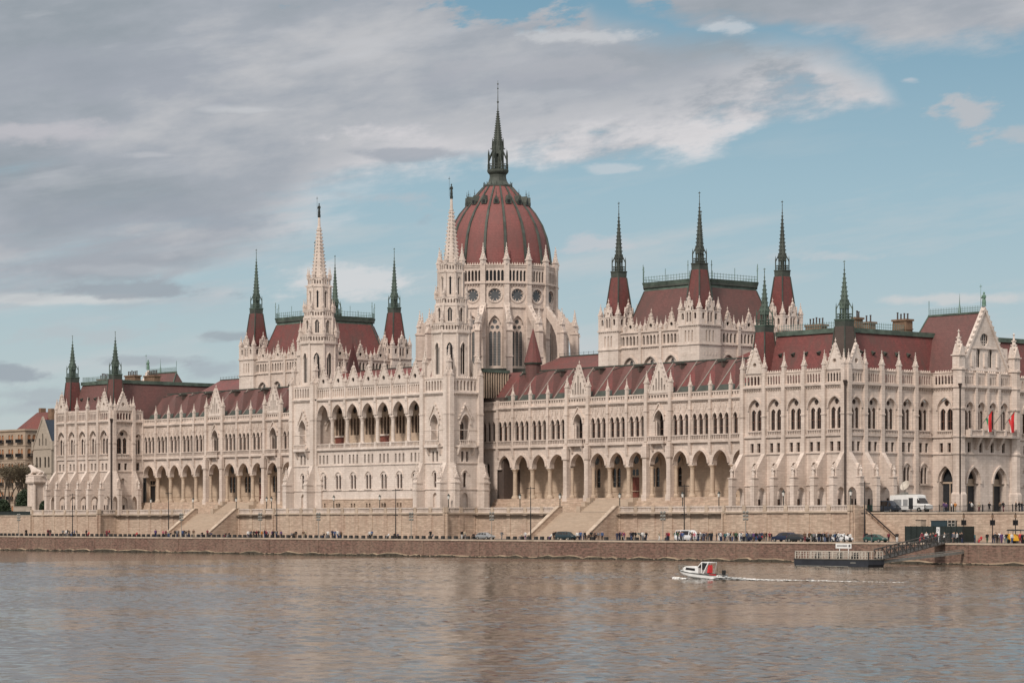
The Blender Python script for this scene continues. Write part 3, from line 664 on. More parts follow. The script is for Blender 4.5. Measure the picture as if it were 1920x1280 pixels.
# ------------------------------------------------------------------ gabled porch in the middle of each end facade
def porch(s):
    P = link('porch', bpy.data.meshes.new('porch'), PAR); mb = MB()
    ff = FS(140.2, s)
    for fr, Y in ((FW(23.2, s), 0), (lambda u, v, w: (s * u, 38.8 + w, v), 1)):
        op = arch(137.2, 1.75, TERR, 7.4, 2.8, 7); wall(mb, fr, 134, 140.2, TERR, 12.3, [op], 0, 1.3); hood(mb, fr, 137.2, 1.75, 7.4, 2.8, .3, 0, .25, 7); hood(mb, fr, 137.2, 1.45, 7.4, 2.5, .3, -.6, -.3, 7)
        pav_bay(P, mb, fr, 134, 140.2, 137.0, 1.75, 'none', False, False, 'pair', 7)
        d = MB(); d.poly([fr(135.4, TERR, -1.25), fr(139, TERR, -1.25), fr(139, 10.2, -1.25), fr(135.4, 10.2, -1.25)]); d.cur = 1; d.obox(fr, 135.4, 139, 7.0, 7.3, -1.2, -1.05); d.obox(fr, 137.1, 137.3, TERR, 7.0, -1.2, -1.1)
        d.build('doorway', ['door_dark', 'stone_warm'], P)
    ops = [arch(c, 1.95, TERR, 7.0, 3.0, 7) for c in (27.3, 34.7)]
    wall(mb, ff, 23.2, 38.8, TERR, 12.3, ops, 0, 1.6)
    for c in (27.3, 34.7):
        hood(mb, ff, c, 1.95, 7.0, 3.0, .35, 0, .3, 7); hood(mb, ff, c, 1.55, 7.0, 2.6, .4, -.8, -.4, 7)
        d = MB(); d.poly([ff(c - 2, TERR, -1.55), ff(c + 2, TERR, -1.55), ff(c + 2, 10.2, -1.55), ff(c - 2, 10.2, -1.55)]); d.cur = 1; d.obox(ff, c - 2, c + 2, 6.6, 6.9, -1.5, -1.3); d.obox(ff, c - .08, c + .08, TERR, 6.6, -1.5, -1.4); d.obox(ff, c - 2, c + 2, 6.9, 7.9, -1.52, -1.48)
        d.build('doorway', ['door_dark', 'stone_warm'], P)
    ec = [26.15, 29.4, 32.6, 35.85]; eb = [24.4, 27.8, 31.0, 34.2, 37.6]
    for k in range(4): pav_bay(P, mb, ff, eb[k], eb[k + 1], ec[k], 1.15, 'none', False, False, 'one', 5)
    for a, b in ((23.2, 24.4), (37.6, 38.8)): wall(mb, ff, a, b, 12.3, 27.2, (), 0)
    for u in eb[1:4]: mb.obox(ff, u - .3, u + .3, 16.7, 27.3, 0, .45); mb.side(ff, u - .3, u + .3, [(0, 13.2), (.4, 13.4), (1.5, 15.2), (1.5, 15.4), (0, 15.4)])
    mb.obox(ff, 24.2, 37.8, 15.4, 15.75, 0, 1.9); balus(mb, ff, 24.2, 37.8, 15.75, 16.75, 1.7, 40)
    for sg in (24.3, 37.7): mb.obox(ff, sg - .1, sg + .1, 15.75, 16.75, 0, 1.8)
    for u in eb: mb.obox(ff, u - .25, u + .25, 15.75, 16.95, 1.5, 1.95)
    for u in (23.2, 38.8):
        x, y, _ = ff(u, 0, 0); mb.frus(x, y, TERR, 1.5, 5.0, 1.5, 8); mb.frus(x, y, 5.0, 1.5, 5.4, 1.25, 8); mb.frus(x, y, 5.4, 1.2, 28.0, 1.15, 8)
        for z in (12.3, 15.4, 20.5, 24.4, 27.6): mb.frus(x, y, z, 1.38, z + .3, 1.38, 8)
    x0, y0, y1 = 126.0, 24.0, 38.0
    mb.cur = 1
    A, B, Rg = [(s * 139.6, y0, 25.6), (s * 139.6, y1, 25.6), (s * 139.6, 31, 38.4)]
    A2, B2, R2 = [(s * x0 - s * 3, y0, 25.6), (s * x0 - s * 3, y1, 25.6), (s * (x0 + .3), 31, 38.4)]
    mb.poly((A, A2, R2, Rg)); mb.poly((B, Rg, R2, B2)); mb.poly((A2, B2, R2)); mb.cur = 2
    mb.bar((s * 139.6, 31, 38.5), (s * (x0 + .3), 31, 38.5), .35); mb.bar(A2, R2, .25)
    me = mb.mesh('porch', ['stone', 'roof_brown', 'copper']); P.data = me
    rl = MB()
    for z in (39.4, 39.0): rl.bar((s * 139.2, 31, z), (s * (x0 + .4), 31, z), .07)
    for k in range(34): X = s * (x0 + .4 + 12.8 * k / 33); rl.bar((X, 31, 38.5), (X, 31, 39.8), .055)
    X = s * (x0 + .4); rl.bar((X, 31, 38.5), (X, 31, 41.3), .09); X = s * 133.8; rl.frus(X, 31, 38.5, .35, 40.2, .12, 6); rl.frus(X, 31, 40.2, .1, 42.2, .02, 6)
    rl.build('roof_railing', 'rail_green', P)
    g = MB(); fg = FS(139.7, s)
    o1 = [circ(31, 33.4, 1.15, 10)]; o2 = [arch(c, .55, 28.3, 31.0, .9) for c in (29.3, 32.7)]
    wall(g, fg, 24.4, 37.6, 27.0, 32.0, o2, 0, .4)
    tp = lambda u: max(32.0, 38.8 - 11.8 * abs(u - 31) / 6.9)
    hx = 6.9 * (38.8 - 32) / 11.8
    wall(g, fg, 31 - hx, 31 + hx, 32.0, tp, o1, 0, .4, 31)
    for sg in (-1, 1):
        g.prism(fg, [(31 + sg * 6.9, 27.0), (31 + sg * 7.4, 27.0), (31, 39.5), (31, 38.6)], -.7, .25); crockets(g, fg, 31 + sg * 7.2, 27.6, 31 + sg * .2, 39.0, 12, -.2, .25, .3)
        g.prism(fg, [(31 + sg * 4.0, 32.0), (31 + sg * 6.7, 27.0), (31 + sg * 6.7, 26.9), (31 + sg * 3.9, 26.9), (31 + sg * 3.9, 32)], -.3, -.01)
    for k in (-3.6, 0, 3.6): g.obox(fg, 31 + k - .3, 31 + k + .3, 28.4, 30.9, 0, .3)
    g.obox(fg, 26, 36, 27.6, 27.9, 0, .3); g.obox(fg, 27.5, 34.5, 31.7, 31.9, 0, .2)
    g.prism(fg, [(24.2, 27), (31, 38.6), (37.8, 27)], -.75, -.7)
    g.build('gable', 'stone_white', P)
    win(P, fg, o1, -.3, 'rose_window', 'glass', 'stone_white', 3, .45, .12); win(P, fg, o2, -.3, 'window', 'glass', 'stone_white', 1, 9, .14)
    statue(P, s * 139.6, 31, 39.6, 2.6, 'verdigris_statue', 0, 'statue', True)
    for u in (23.2, 38.8): x, y, _ = ff(u, 0, 0); pinn(P, x, y, 27.9, .8, 2.4, 4.6)
    pm = MB(); x, y, _ = ff(23.2, 0, 1.0); pm.frus(x, y - .8, 2, .14, 24.2, .14, 8); pm.frus(x, y - .8, 24.2, .18, 25.1, .4, 8); pm.build('downpipe', 'pipe', P)
    return P
porch(1); porch(-1)

# ------------------------------------------------------------------ river front between the two pylon towers
def front():
    P = link('river_front', bpy.data.meshes.new('river_front'), PAR); mb = MB(); fr = FW(-4, 1)
    jobs = []
    for k in range(-3, 4):
        uc = 5.35 * k; a, b = uc - 2.675, uc + 2.675
        ops = [rect(uc - .52, .28, 3.15, 4.0), rect(uc + .52, .28, 3.15, 4.0)]
        mb.cur = 1; wall(mb, fr, a, b, TERR, 4.85, ops, .12, .4); jobs.append((ops, -.2, 'cellar_window', 'glass', 'sash', 0, 9)); mb.obox(fr, a, b, 4.75, 4.9, 0, .2); mb.cur = 0
        wall(mb, fr, a, b, 4.85, 6.7, ()); mb.obox(fr, a, b, 6.7, 6.88, -.1, .15)
        ops = [arch(uc - .56, .40, 7.1, 9.6, .6), arch(uc + .56, .40, 7.1, 9.6, .6)]
        wall(mb, fr, a, b, 6.85, 12.1, ops, 0, .4); hood(mb, fr, uc, 1.15, 9.5, 1.25, .22, 0, .18, 6); mb.obox(fr, uc - 1.3, uc + 1.3, 6.85, 7.05, 0, .3); jobs.append((ops, -.34, 'window', 'glass', 'sash', 1, 1.0))
        mb.obox(fr, a, b, 12.1, 12.3, -.1, .18)
        ops = [rect(uc + q * 1.32, .29, 12.6, 14.5) for q in (-1, 0, 1)]
        wall(mb, fr, a, b, 12.3, 15.5, ops, 0, .45); jobs.append((ops, -.38, 'small_window', 'glass', 'sash', 0, .8))
        mb.obox(fr, a, b, 15.5, 15.9, -.3, .42); balus(mb, fr, a + .3, b - .3, 15.9, 16.95, .2, 10); mb.obox(fr, a - .3, a + .3, 15.9, 17.1, 0, .38)
        op = arch(uc, 1.95, 22.8, 22.8, 2.65, 8); wall(mb, fr, a, b, 22.8, 26.3, [op], 0, .9); hood(mb, fr, uc, 1.95, 22.8, 2.65, .3, 0, .22, 8); hood(mb, fr, uc, 1.95, 22.8, 2.65, .12, .2, .32, 8)
        mb.obox(fr, a, b, 26.3, 26.5, -.2, .28); mb.obox(fr, a, b, 26.5, 26.8, -.2, .45)
        st = (b - a - .9) / 6
        ops = [arch(a + .45 + st * (q + .5), st * .33, 27.1, 28.5, .32, 3) for q in range(6)]
        wall(mb, fr, a, b, 26.8, 29.1, ops, 0, .3); mb.poly([fr(a, 26.8, -.29), fr(b, 26.8, -.29), fr(b, 29.1, -.29), fr(a, 29.1, -.29)]); mb.obox(fr, a, b, 29.1, 29.25, -.3, .12)
        ops = [arch(uc + q * 1.12, .43, 18.9, 22.1, .75) for q in (-1, 0, 1)]
        dr = k in (-3, 0, 3)
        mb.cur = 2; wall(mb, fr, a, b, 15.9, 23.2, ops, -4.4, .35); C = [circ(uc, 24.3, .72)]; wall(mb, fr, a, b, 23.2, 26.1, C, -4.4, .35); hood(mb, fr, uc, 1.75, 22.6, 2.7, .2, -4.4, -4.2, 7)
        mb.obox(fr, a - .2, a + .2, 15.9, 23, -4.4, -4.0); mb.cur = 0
        jobs.append((ops + C, -4.7, 'window', 'glass', 'sash', 1, 1.0))
        if dr:
            d = MB(); d.obox(fr, uc - 1.5, uc + 1.5, 15.9, 18.5, -4.38, -4.28); d.cur = 1; d.obox(fr, uc - 1.7, uc + 1.7, 18.5, 18.85, -4.4, -4.0); d.build('door', ['door_red', 'stone_white'], P)
    for k in range(8):
        u = -18.725 + 5.35 * k
        mb.obox(fr, u - .72, u + .72, 22.3, 22.8, -.9, .06); mb.obox(fr, u - .26, u + .26, 22.8, 29.2, 0, .34); mb.side(fr, u - .3, u + .3, [(0, 24.8), (.5, 25.6), (.5, 26.4), (0, 26.4)])
    mb.obox(fr, -18.73, 18.73, 26.05, 26.25, -4.4, -.9); mb.obox(fr, -18.73, 18.73, 15.55, 15.9, -4.5, -.3)
    for sg in (-1, 1): mb.box(*sorted((sg * 18.55, sg * 18.69)), -3.1, .4, 15.9, 26)
    mb.cur = 3
    mb.poly([(-19, -2.9, 27.3), (19, -2.9, 27.3), (19, 2.2, 32.6), (-19, 2.2, 32.6)]); mb.poly([(-19, 2.2, 32.6), (19, 2.2, 32.6), (19, 16, 32.4), (-19, 16, 32.4)])
    P.data = mb.mesh('river_front', ['stone_white', 'terrace_stone', 'stone_warm', 'roof_red'])
    for j in jobs: win(P, fr, j[0], j[1], j[2], j[3], j[4], j[5], j[6])
    for k in range(8):
        u = -18.725 + 5.35 * k
        c = MB(); x, y, _ = fr(u, 0, -.42); c.lathe(x, y, [(.62, 15.9), (.62, 16.9), (.46, 17.1), (.42, 17.4), (.40, 21.6), (.46, 21.65), (.46, 21.8), (.66, 22.3)], 12); c.build('column', 'stone_white', P)
        pinn(P, *fr(u, 29.2, .08), b=.3, hs=1.1, hp=1.9); 
    for k in range(-3, 4):
        g = MB(); uc = 5.35 * k; q = circ(uc, 30.55, .5, 6); gable(g, fr, uc, 2.05, 29.2, 33.2, -.35, .12, 6, [q], .35); g.cur = 1; pane(g, fr, q, -.2); g.build('gable', ['stone_white', 'glass'], P)
front()

# ------------------------------------------------------------------ pylon towers with stone spires
def pylon(s):
    P = link('pylon_tower', bpy.data.meshes.new('pylon_tower'), PAR); mb = MB(); cx, cy = s * 23.1, 0.0
    for q in range(4):
        fr = FP(cx, cy, q * pi / 2, 4.4); a, b = -4.4, 4.4
        op = arch(0, .75, 2.9, 5.2, .9); wall(mb, fr, a, b, TERR, 6.7, [op], 0, .5); mb.poly([fr(-.8, 2.8, -.49), fr(.8, 2.8, -.49), fr(.8, 6.2, -.49), fr(-.8, 6.2, -.49)])
        mb.obox(fr, a, b, 6.7, 6.88, -.1, .16)
        op = arch(0, .42, 7.2, 9.8, .55); wall(mb, fr, a, b, 6.85, 12.1, [op], 0, .4); hood(mb, fr, 0, .8, 9.7, 1.0, .22, 0, .2); win(P, fr, [op], -.34)
        mb.obox(fr, a, b, 12.1, 12.3, -.1, .18)
        ops = [rect(-.65, .32, 12.5, 14.6), rect(.65, .32, 12.5, 14.6)]; wall(mb, fr, a, b, 12.3, 15.5, ops, 0, .45); win(P, fr, ops, -.38, 'small_window', step=.8)
        mb.obox(fr, a, b, 15.5, 15.85, -.1, .3)
        mb.obox(fr, -2.2, 2.2, 15.4, 15.85, 0, 1.1); balus(mb, fr, -2.2, 2.2, 15.85, 16.95, .95, 9)
        for u in (-1.9, 1.9): mb.side(fr, u - .2, u + .2, [(0, 13.8), (.35, 14.0), (1.0, 15.4), (0, 15.4)])
        op = arch(0, 1.3, 16.0, 20.2, 2.15, 7); wall(mb, fr, a, b, 15.85, 26.4, [op], 0, 1.5); hood(mb, fr, 0, 1.3, 20.2, 2.15, .3, 0, .3, 7)
        for sg in (-1, 1): mb.prism(fr, [(sg * 1.9, 21.3), (sg * 1.65, 21.3), (0, 24.2), (0, 24.7)], 0, .32); crockets(mb, fr, sg * 1.85, 21.5, sg * .1, 24.5, 4, .05, .35, .2)
        mb.poly([fr(-1.35, 16.0, -1.48), fr(1.35, 16.0, -1.48), fr(1.35, 22.4, -1.48), fr(-1.35, 22.4, -1.48)])
        win(P, fr, [arch(.1, .72, 16.6, 19.9, 1.0, 5)], -1.44, step=1.2)
        for z in (19.0,): mb.obox(fr, a, b, z, z + .12, 0, .08)
        mb.obox(fr, a, b, 26.4, 26.6, -.2, .3); mb.obox(fr, a, b, 26.6, 26.9, -.2, .46); corbels(mb, fr, a, b, 26.0, 26.4, 0, .3, .5)
        ops = [arch(-3.3 + .94 * (k + .5), .29, 27.25, 28.9, .38, 3) for k in range(7)]
        wall(mb, fr, a, b, 26.9, 29.6, ops, 0, .34); wall(mb, fr, a, b, 26.9, 29.6, ops, -.34, 0); mb.obox(fr, a, b, 29.6, 29.78, -.4, .1); crest(mb, fr, -3.4, 3.4, 29.78, -.1, .55, .36)
        for u in (-3.9, 3.9):
            mb.obox(fr, u - .55, u + .55, TERR, 29.9, 0, .6); mb.obox(fr, u - .62, u + .62, 22.2, 22.5, 0, .7)
            mb.side(fr, u - .6, u + .6, [(0, 1.7), (2.3, 1.7), (2.3, 8.3), (.6, 12.3), (0, 12.3)]); mb.obox(fr, u - .7, u + .7, 6.55, 6.8, 0, 2.4); mb.obox(fr, u - .72, u + .72, 8.0, 8.3, .8, 2.42)
    # octagonal stages
    def stage(z0, z1, ap, lo, sp, rise, hw, twin=True):
        hf = ap * math.tan(pi / 8)
        for q in range(8):
            fr = FP(cx, cy, q * pi / 4, ap)
            op = arch(0, hw, lo, sp, rise); wall(mb, fr, -hf, hf, z0, z1, [op], 0, .3); win(P, fr, [op], -.25, 'lancet_window', 'glass', 'stone_white', 1 if twin else 0, 9, .14)
            hood(mb, fr, 0, hw, sp, rise, .16, 0, .14)
            fv = FP(cx, cy, q * pi / 4 + pi / 8, ap / cos(pi / 8)); mb.obox(fv, -.2, .2, z0, z1, -.2, .2)
    def gallery(z, h, ap, n):
        hf = ap * math.tan(pi / 8)
        for q in range(8):
            fr = FP(cx, cy, q * pi / 4, ap); mb.obox(fr, -hf, hf, z - .45, z, -.8, .12); mb.obox(fr, -hf, hf, z - .7, z - .45, -.8, -.1)
            st = (2 * hf - .2) / n; ops = [arch(-hf + .1 + st * (k + .5), st * .3, z + .2, z + h - .5, .22, 3) for k in range(n)]
            wall(mb, fr, -hf, hf, z, z + h, ops, 0, .2); mb.obox(fr, -hf, hf, z + h, z + h + .12, -.25, .08)
    mb.box(cx - 4.2, cx + 4.2, cy - 4.2, cy + 4.2, 26.0, 26.9)
    stage(26.9, 39.5, 3.75, 30.6, 36.0, 1.2, .62); gallery(39.6, 1.5, 3.95, 5)
    stage(39.5, 45.1, 3.15, 41.6, 43.8, .7, .42); gallery(45.2, 1.35, 3.15, 4)
    stage(45.1, 52.1, 2.4, 47.2, 50.6, .4, .2, False); gallery(52.2, 1.5, 2.4, 3)
    for q in range(8):
        a = q * pi / 4 + pi / 8
        mb.obox(FP(cx, cy, a, 2.5), -.08, .08, 51.85, 52.05, 0, .75)
    sp = MB()
    sp.frus(cx, cy, 52.1, 1.75, 54.0, 1.6, 8); sp.frus(cx, cy, 54.0, 1.6, 64.8, .42, 8); sp.frus(cx, cy, 64.8, .5, 65.0, .5, 8); sp.frus(cx, cy, 65.0, .34, 67.3, .24, 8)
    for i in range(14):
        t = (i + .3) / 14; rr = 1.6 + (.42 - 1.6) * t + .08; z = 54.0 + 10.8 * t
        for q in range(8):
            a = q * pi / 4 + pi / 8; k = .15 - .05 * t; x, y = cx + rr * cos(a), cy + rr * sin(a); sp.box(x - k, x + k, y - k, y + k, z, z + .24)
    P.data = mb.mesh('pylon_tower', ['stone_white'])
    sp.build('spire', 'stone_white', P)
    bs = MB(); bs.lathe(cx, cy, [(.24, 67.2), (.34, 67.35), (.34, 67.65), (.28, 67.7)], 8); bs.build('statue_base', 'bronze', P)
    statue(P, cx, cy, 67.7, 2.7, 'bronze', .4, 'statue', True)
    for sx in (-1, 1):
        for sy in (-1, 1):
            x, y = cx + sx * 3.9, cy + sy * 3.9
            mb2 = MB(); mb2.sqf(x, y, 26.9, .55, 31.8, .45)
            d = 1 / sqrt(2); mb2.prism(lambda u, v, w: (x - sx * d * u + d * w * sx, y - sy * d * u - d * w * sy, v), [(0, 29.5), (0, 31.5), (1.9, 34.6), (1.9, 33.2), (1.2, 30.8), (.9, 29.0)], -.22, .22)
            mb2.build('flying_buttress', 'stone_white', P); pinn(P, x, y, 31.8, .42, 1.4, 3.2)
    for q in range(8):
        a = q * pi / 4 + pi / 8
        pinn(P, cx + 2.55 * sin(a), cy - 2.55 * cos(a), 53.4, .2, .9, 1.9)
        pinn(P, cx + 4.25 * sin(a), cy - 4.25 * cos(a), 40.6, .26, 1.4, 2.2)
        pinn(P, cx + 3.45 * sin(a), cy - 3.45 * cos(a), 46.2, .2, 1.2, 1.8)
    for q in range(4):
        fr = FP(cx, cy, q * pi / 2, 4.4)
        for u in (-3.9, 3.9): pinn(P, *fr(u, 8.3, 1.75), b=.44, hs=.9, hp=2.8); pinn(P, *fr(u, 29.9, .25), b=.34, hs=.6, hp=1.7)
pylon(1); pylon(-1)
# ------------------------------------------------------------------ the two council chambers behind the wings
CHY = 32.2
def chamber(s):
    P = link('council_chamber', bpy.data.meshes.new('council_chamber'), PAR); mb = MB(); cx, cy = s * 64.16, CHY
    H = 13.9
    for q in range(4):
        fr = FP(cx, cy, q * pi / 2, H); ph = q * pi / 2
        ops = []
        for u in (-6, 0, 6):
            op = arch(u, 1.9, 28.0, 31.0, 2.3, 8); ops.append(op)
            hood(mb, fr, u, 1.9, 31.0, 2.3, .3, 0, .3, 8)
            wall(mb, fr, u - 1.9, u + 1.9, 27.9, 31.2, [arch(u, .55, 28, 30.9, .28, 3), arch(u - 1.25, .36, 28, 29.6, .4, 3), arch(u + 1.25, .36, 28, 29.6, .4, 3)], -.3, .25)
            wall(mb, fr, u - 1.9, u + 1.9, 31.2, lambda x, u=u: 33.4 - abs(x - u) * .7, [arch(u, .5, 31.2, 32.1, .6, 3), circ(u - 1.05, 31.55, .3, 6), circ(u + 1.05, 31.55, .3, 6)], -.3, .25, u)
            win(P, fr, [op], -.56, 'window', 'glass_grey', 'leading', 3, 1.2, .06)
        wall(mb, fr, -9.4, 9.4, 24, 35.2, ops, 0, .3)
        for u in (-3, 3): mb.obox(fr, u - .35, u + .35, 24, 38.4, 0, .35)
        mb.obox(fr, -9.4, 9.4, 35.2, 35.45, -.2, .3); corbels(mb, fr, -9.4, 9.4, 34.8, 35.2, 0, .25, .7)
        us = []
        for u in (-6, 0, 6): us += [u - 1.0, u, u + 1.0, u - 2.15, u + 2.15]
        us += [-8.85, 8.85]
        ops = [arch(u, .33, 35.75, 37.2, .45, 3) for u in sorted(us)]
        wall(mb, fr, -9.4, 9.4, 35.4, 38.2, ops, 0, .5)
        w = win(P, fr, ops, -.45, 'gallery_opening', 'glass', 'sash', 0, 9)
        mb.obox(fr, -9.4, 9.4, 38.2, 38.5, -.6, .25)
        mb.obox(fr, -9.4, 9.4, 38.5, 39.6, -.45, -.25)
        for u in (-6, 0, 6):
            g = MB(); o = circ(u, 39.5, .42, 6); gable(g, fr, u, 1.25, 38.5, 41.6, -.3, .1, 5, [o], .3); g.cur = 1; pane(g, fr, o, -.25); g.build('gable', ['stone', 'glass'], P)
    # corner towers
    for sx in (-1, 1):
        for sy in (-1, 1):
            x, y = cx + sx * 11.8, cy + sy * 11.8; h = 2.95
            T = link('corner_tower', bpy.data.meshes.new('corner_tower'), PAR); tm = MB()
            for q in range(4):
                fr = FP(x, y, q * pi / 2, h)
                ops = [rect(u, .2, 35.7, 37.9) for u in (-.95, 0, .95)]
                wall(tm, fr, -h, h, 24, 35.0, ()); tm.obox(fr, -h - .1, h + .1, 35.0, 35.25, -.1, .2)
                wall(tm, fr, -h, h, 35.2, 38.8, ops, 0, .3); tm.poly([fr(-1.3, 35.6, -.28), fr(1.3, 35.6, -.28), fr(1.3, 38, -.28), fr(-1.3, 38, -.28)])
                tm.obox(fr, -h - .12, h + .12, 38.8, 39.1, -.2, .24); corbels(tm, fr, -h, h, 38.4, 38.8, 0, .2, .6)
                for k in (-1.2, -.6, 0, .6, 1.2): tm.obox(fr, k * 1.4 - .12, k * 1.4 + .12, 33.0, 33.5, 0, .06)
                ops = [arch(-.42, .26, 39.6, 41.2, .3, 3), arch(.42, .26, 39.6, 41.2, .3, 3)] + [arch(u, .34, 40.1, 41.0, .38, 3) for u in (-1.75, 1.75)]
                wall(tm, fr, -h, h, 39.1, 41.7, sorted(ops, key=lambda o: o[0][0]), 0, .35)
                tm.obox(fr, -h, h, 41.7, 41.9, -.35, .1)
                for k in (-1.0, 1.0): tm.obox(fr, k - .13, k + .13, 39.1, 42.8, 0, .2); tm.prism(fr, [(k - .16, 42.8), (k + .16, 42.8), (k, 43.8)], -.1, .22)
                gable(tm, fr, 0, .95, 41.8, 44.2, -.3, .08, 4, [circ(0, 42.5, .26, 5)], .3)
            T.data = tm.mesh('corner_tower', ['stone_white'])
            for ax in (-1, 1):
                for ay in (-1, 1): pinn(T, x + ax * 2.62, y + ay * 2.62, 39.1, .36, 3.2, 2.3)
            for ax, ay in ((0, 1), (0, -1), (1, 0), (-1, 0)): pass
            r = MB(); r.sqf(x, y, 39.3, 2.3, 50.0, 1.12); r.cur = 1
            for a in range(4):
                an = pi / 4 + a * pi / 2; r.bar((x + 2.3 * 1.414 * cos(an), y + 2.3 * 1.414 * sin(an), 39.3), (x + 1.12 * 1.414 * cos(an), y + 1.12 * 1.414 * sin(an), 50.0), .22)
            r.build('turret_roof', ['roof_red', 'copper_dark'], T)
            spire_top(T, x, y, 50.0, 1.12, 'turret_spire', 9.2, 3.0, .82, 'copper' if s < 0 else 'copper_dark')
    P.data = mb.mesh('council_chamber', ['stone'])
    for q in range(4):
        fr = FP(cx, cy, q * pi / 2, H)
        for u in (-7.75, -4.25, -1.75, 1.75, 4.25, 7.75): pinn(P, *fr(u, 38.5, -.05), b=.24, hs=.9, hp=1.9)
        for u in (-3, 3): pinn(P, *fr(u, 38.4, .1), b=.3, hs=.6, hp=1.5)
    def ring(h, c, z): return [(cx + a, cy + b, z) for a, b in ((h, -h + c), (h, h - c), (h - c, h), (-h + c, h), (-h, h - c), (-h, -h + c), (-h + c, -h), (h - c, -h))]
    rf = MB()
    def band(A, B):
        for i in range(8): rf.poly((A[i], A[(i + 1) % 8], B[(i + 1) % 8], B[i]))
    L = [(12.9, 4.2, 38.4), (11.6, 3.9, 41.8), (9.7, 3.3, 47.0)]
    for a, b in zip(L, L[1:]): band(ring(*a), ring(*b))
    rf.cur = 1; band(ring(9.72, 3.3, 46.9), ring(9.6, 3.3, 47.6)); 
    rf.cur = 2; band(ring(9.9, 3.35, 47.6), ring(9.9, 3.35, 48.0)); band(ring(9.6, 3.3, 47.6), ring(9.9, 3.35, 47.6)); rf.cur = 1; band(ring(9.9, 3.35, 48.0), ring(10.1, 3.4, 48.7)); rf.poly(ring(10.1, 3.4, 48.7))
    rf.cur = 2
    A, B = ring(11.6, 3.9, 41.8), ring(9.7, 3.3, 47.0)
    for a, b in zip(A, B): rf.bar(a, b, .2)
    R = rf.build('roof', ['roof_red' if s < 0 else 'roof_brown', 'copper', 'copper_dark'], P)
    rl = MB(); A = ring(9.9, 3.35, 0)
    for i in range(8):
        a, b = Vector(A[i]), Vector(A[(i + 1) % 8]); n = max(3, int((b - a).length / .8))
        for z in (49.2, 49.75): rl.bar((a.x, a.y, z), (b.x, b.y, z), .07)
        for k in range(n): p = a.lerp(b, k / n); rl.bar((p.x, p.y, 48.7), (p.x, p.y, 49.95), .06)
        rl.bar((a.x, a.y, 48.7), (a.x, a.y, 52.4), .1); rl.frus(a.x, a.y, 51.4, .2, 51.7, .05, 6)
        m = a.lerp(b, .5); rl.bar((m.x, m.y, 48.7), (m.x, m.y, 51.2), .08)
    rl.build('roof_railing', 'rail_green', P)
chamber(1); chamber(-1)

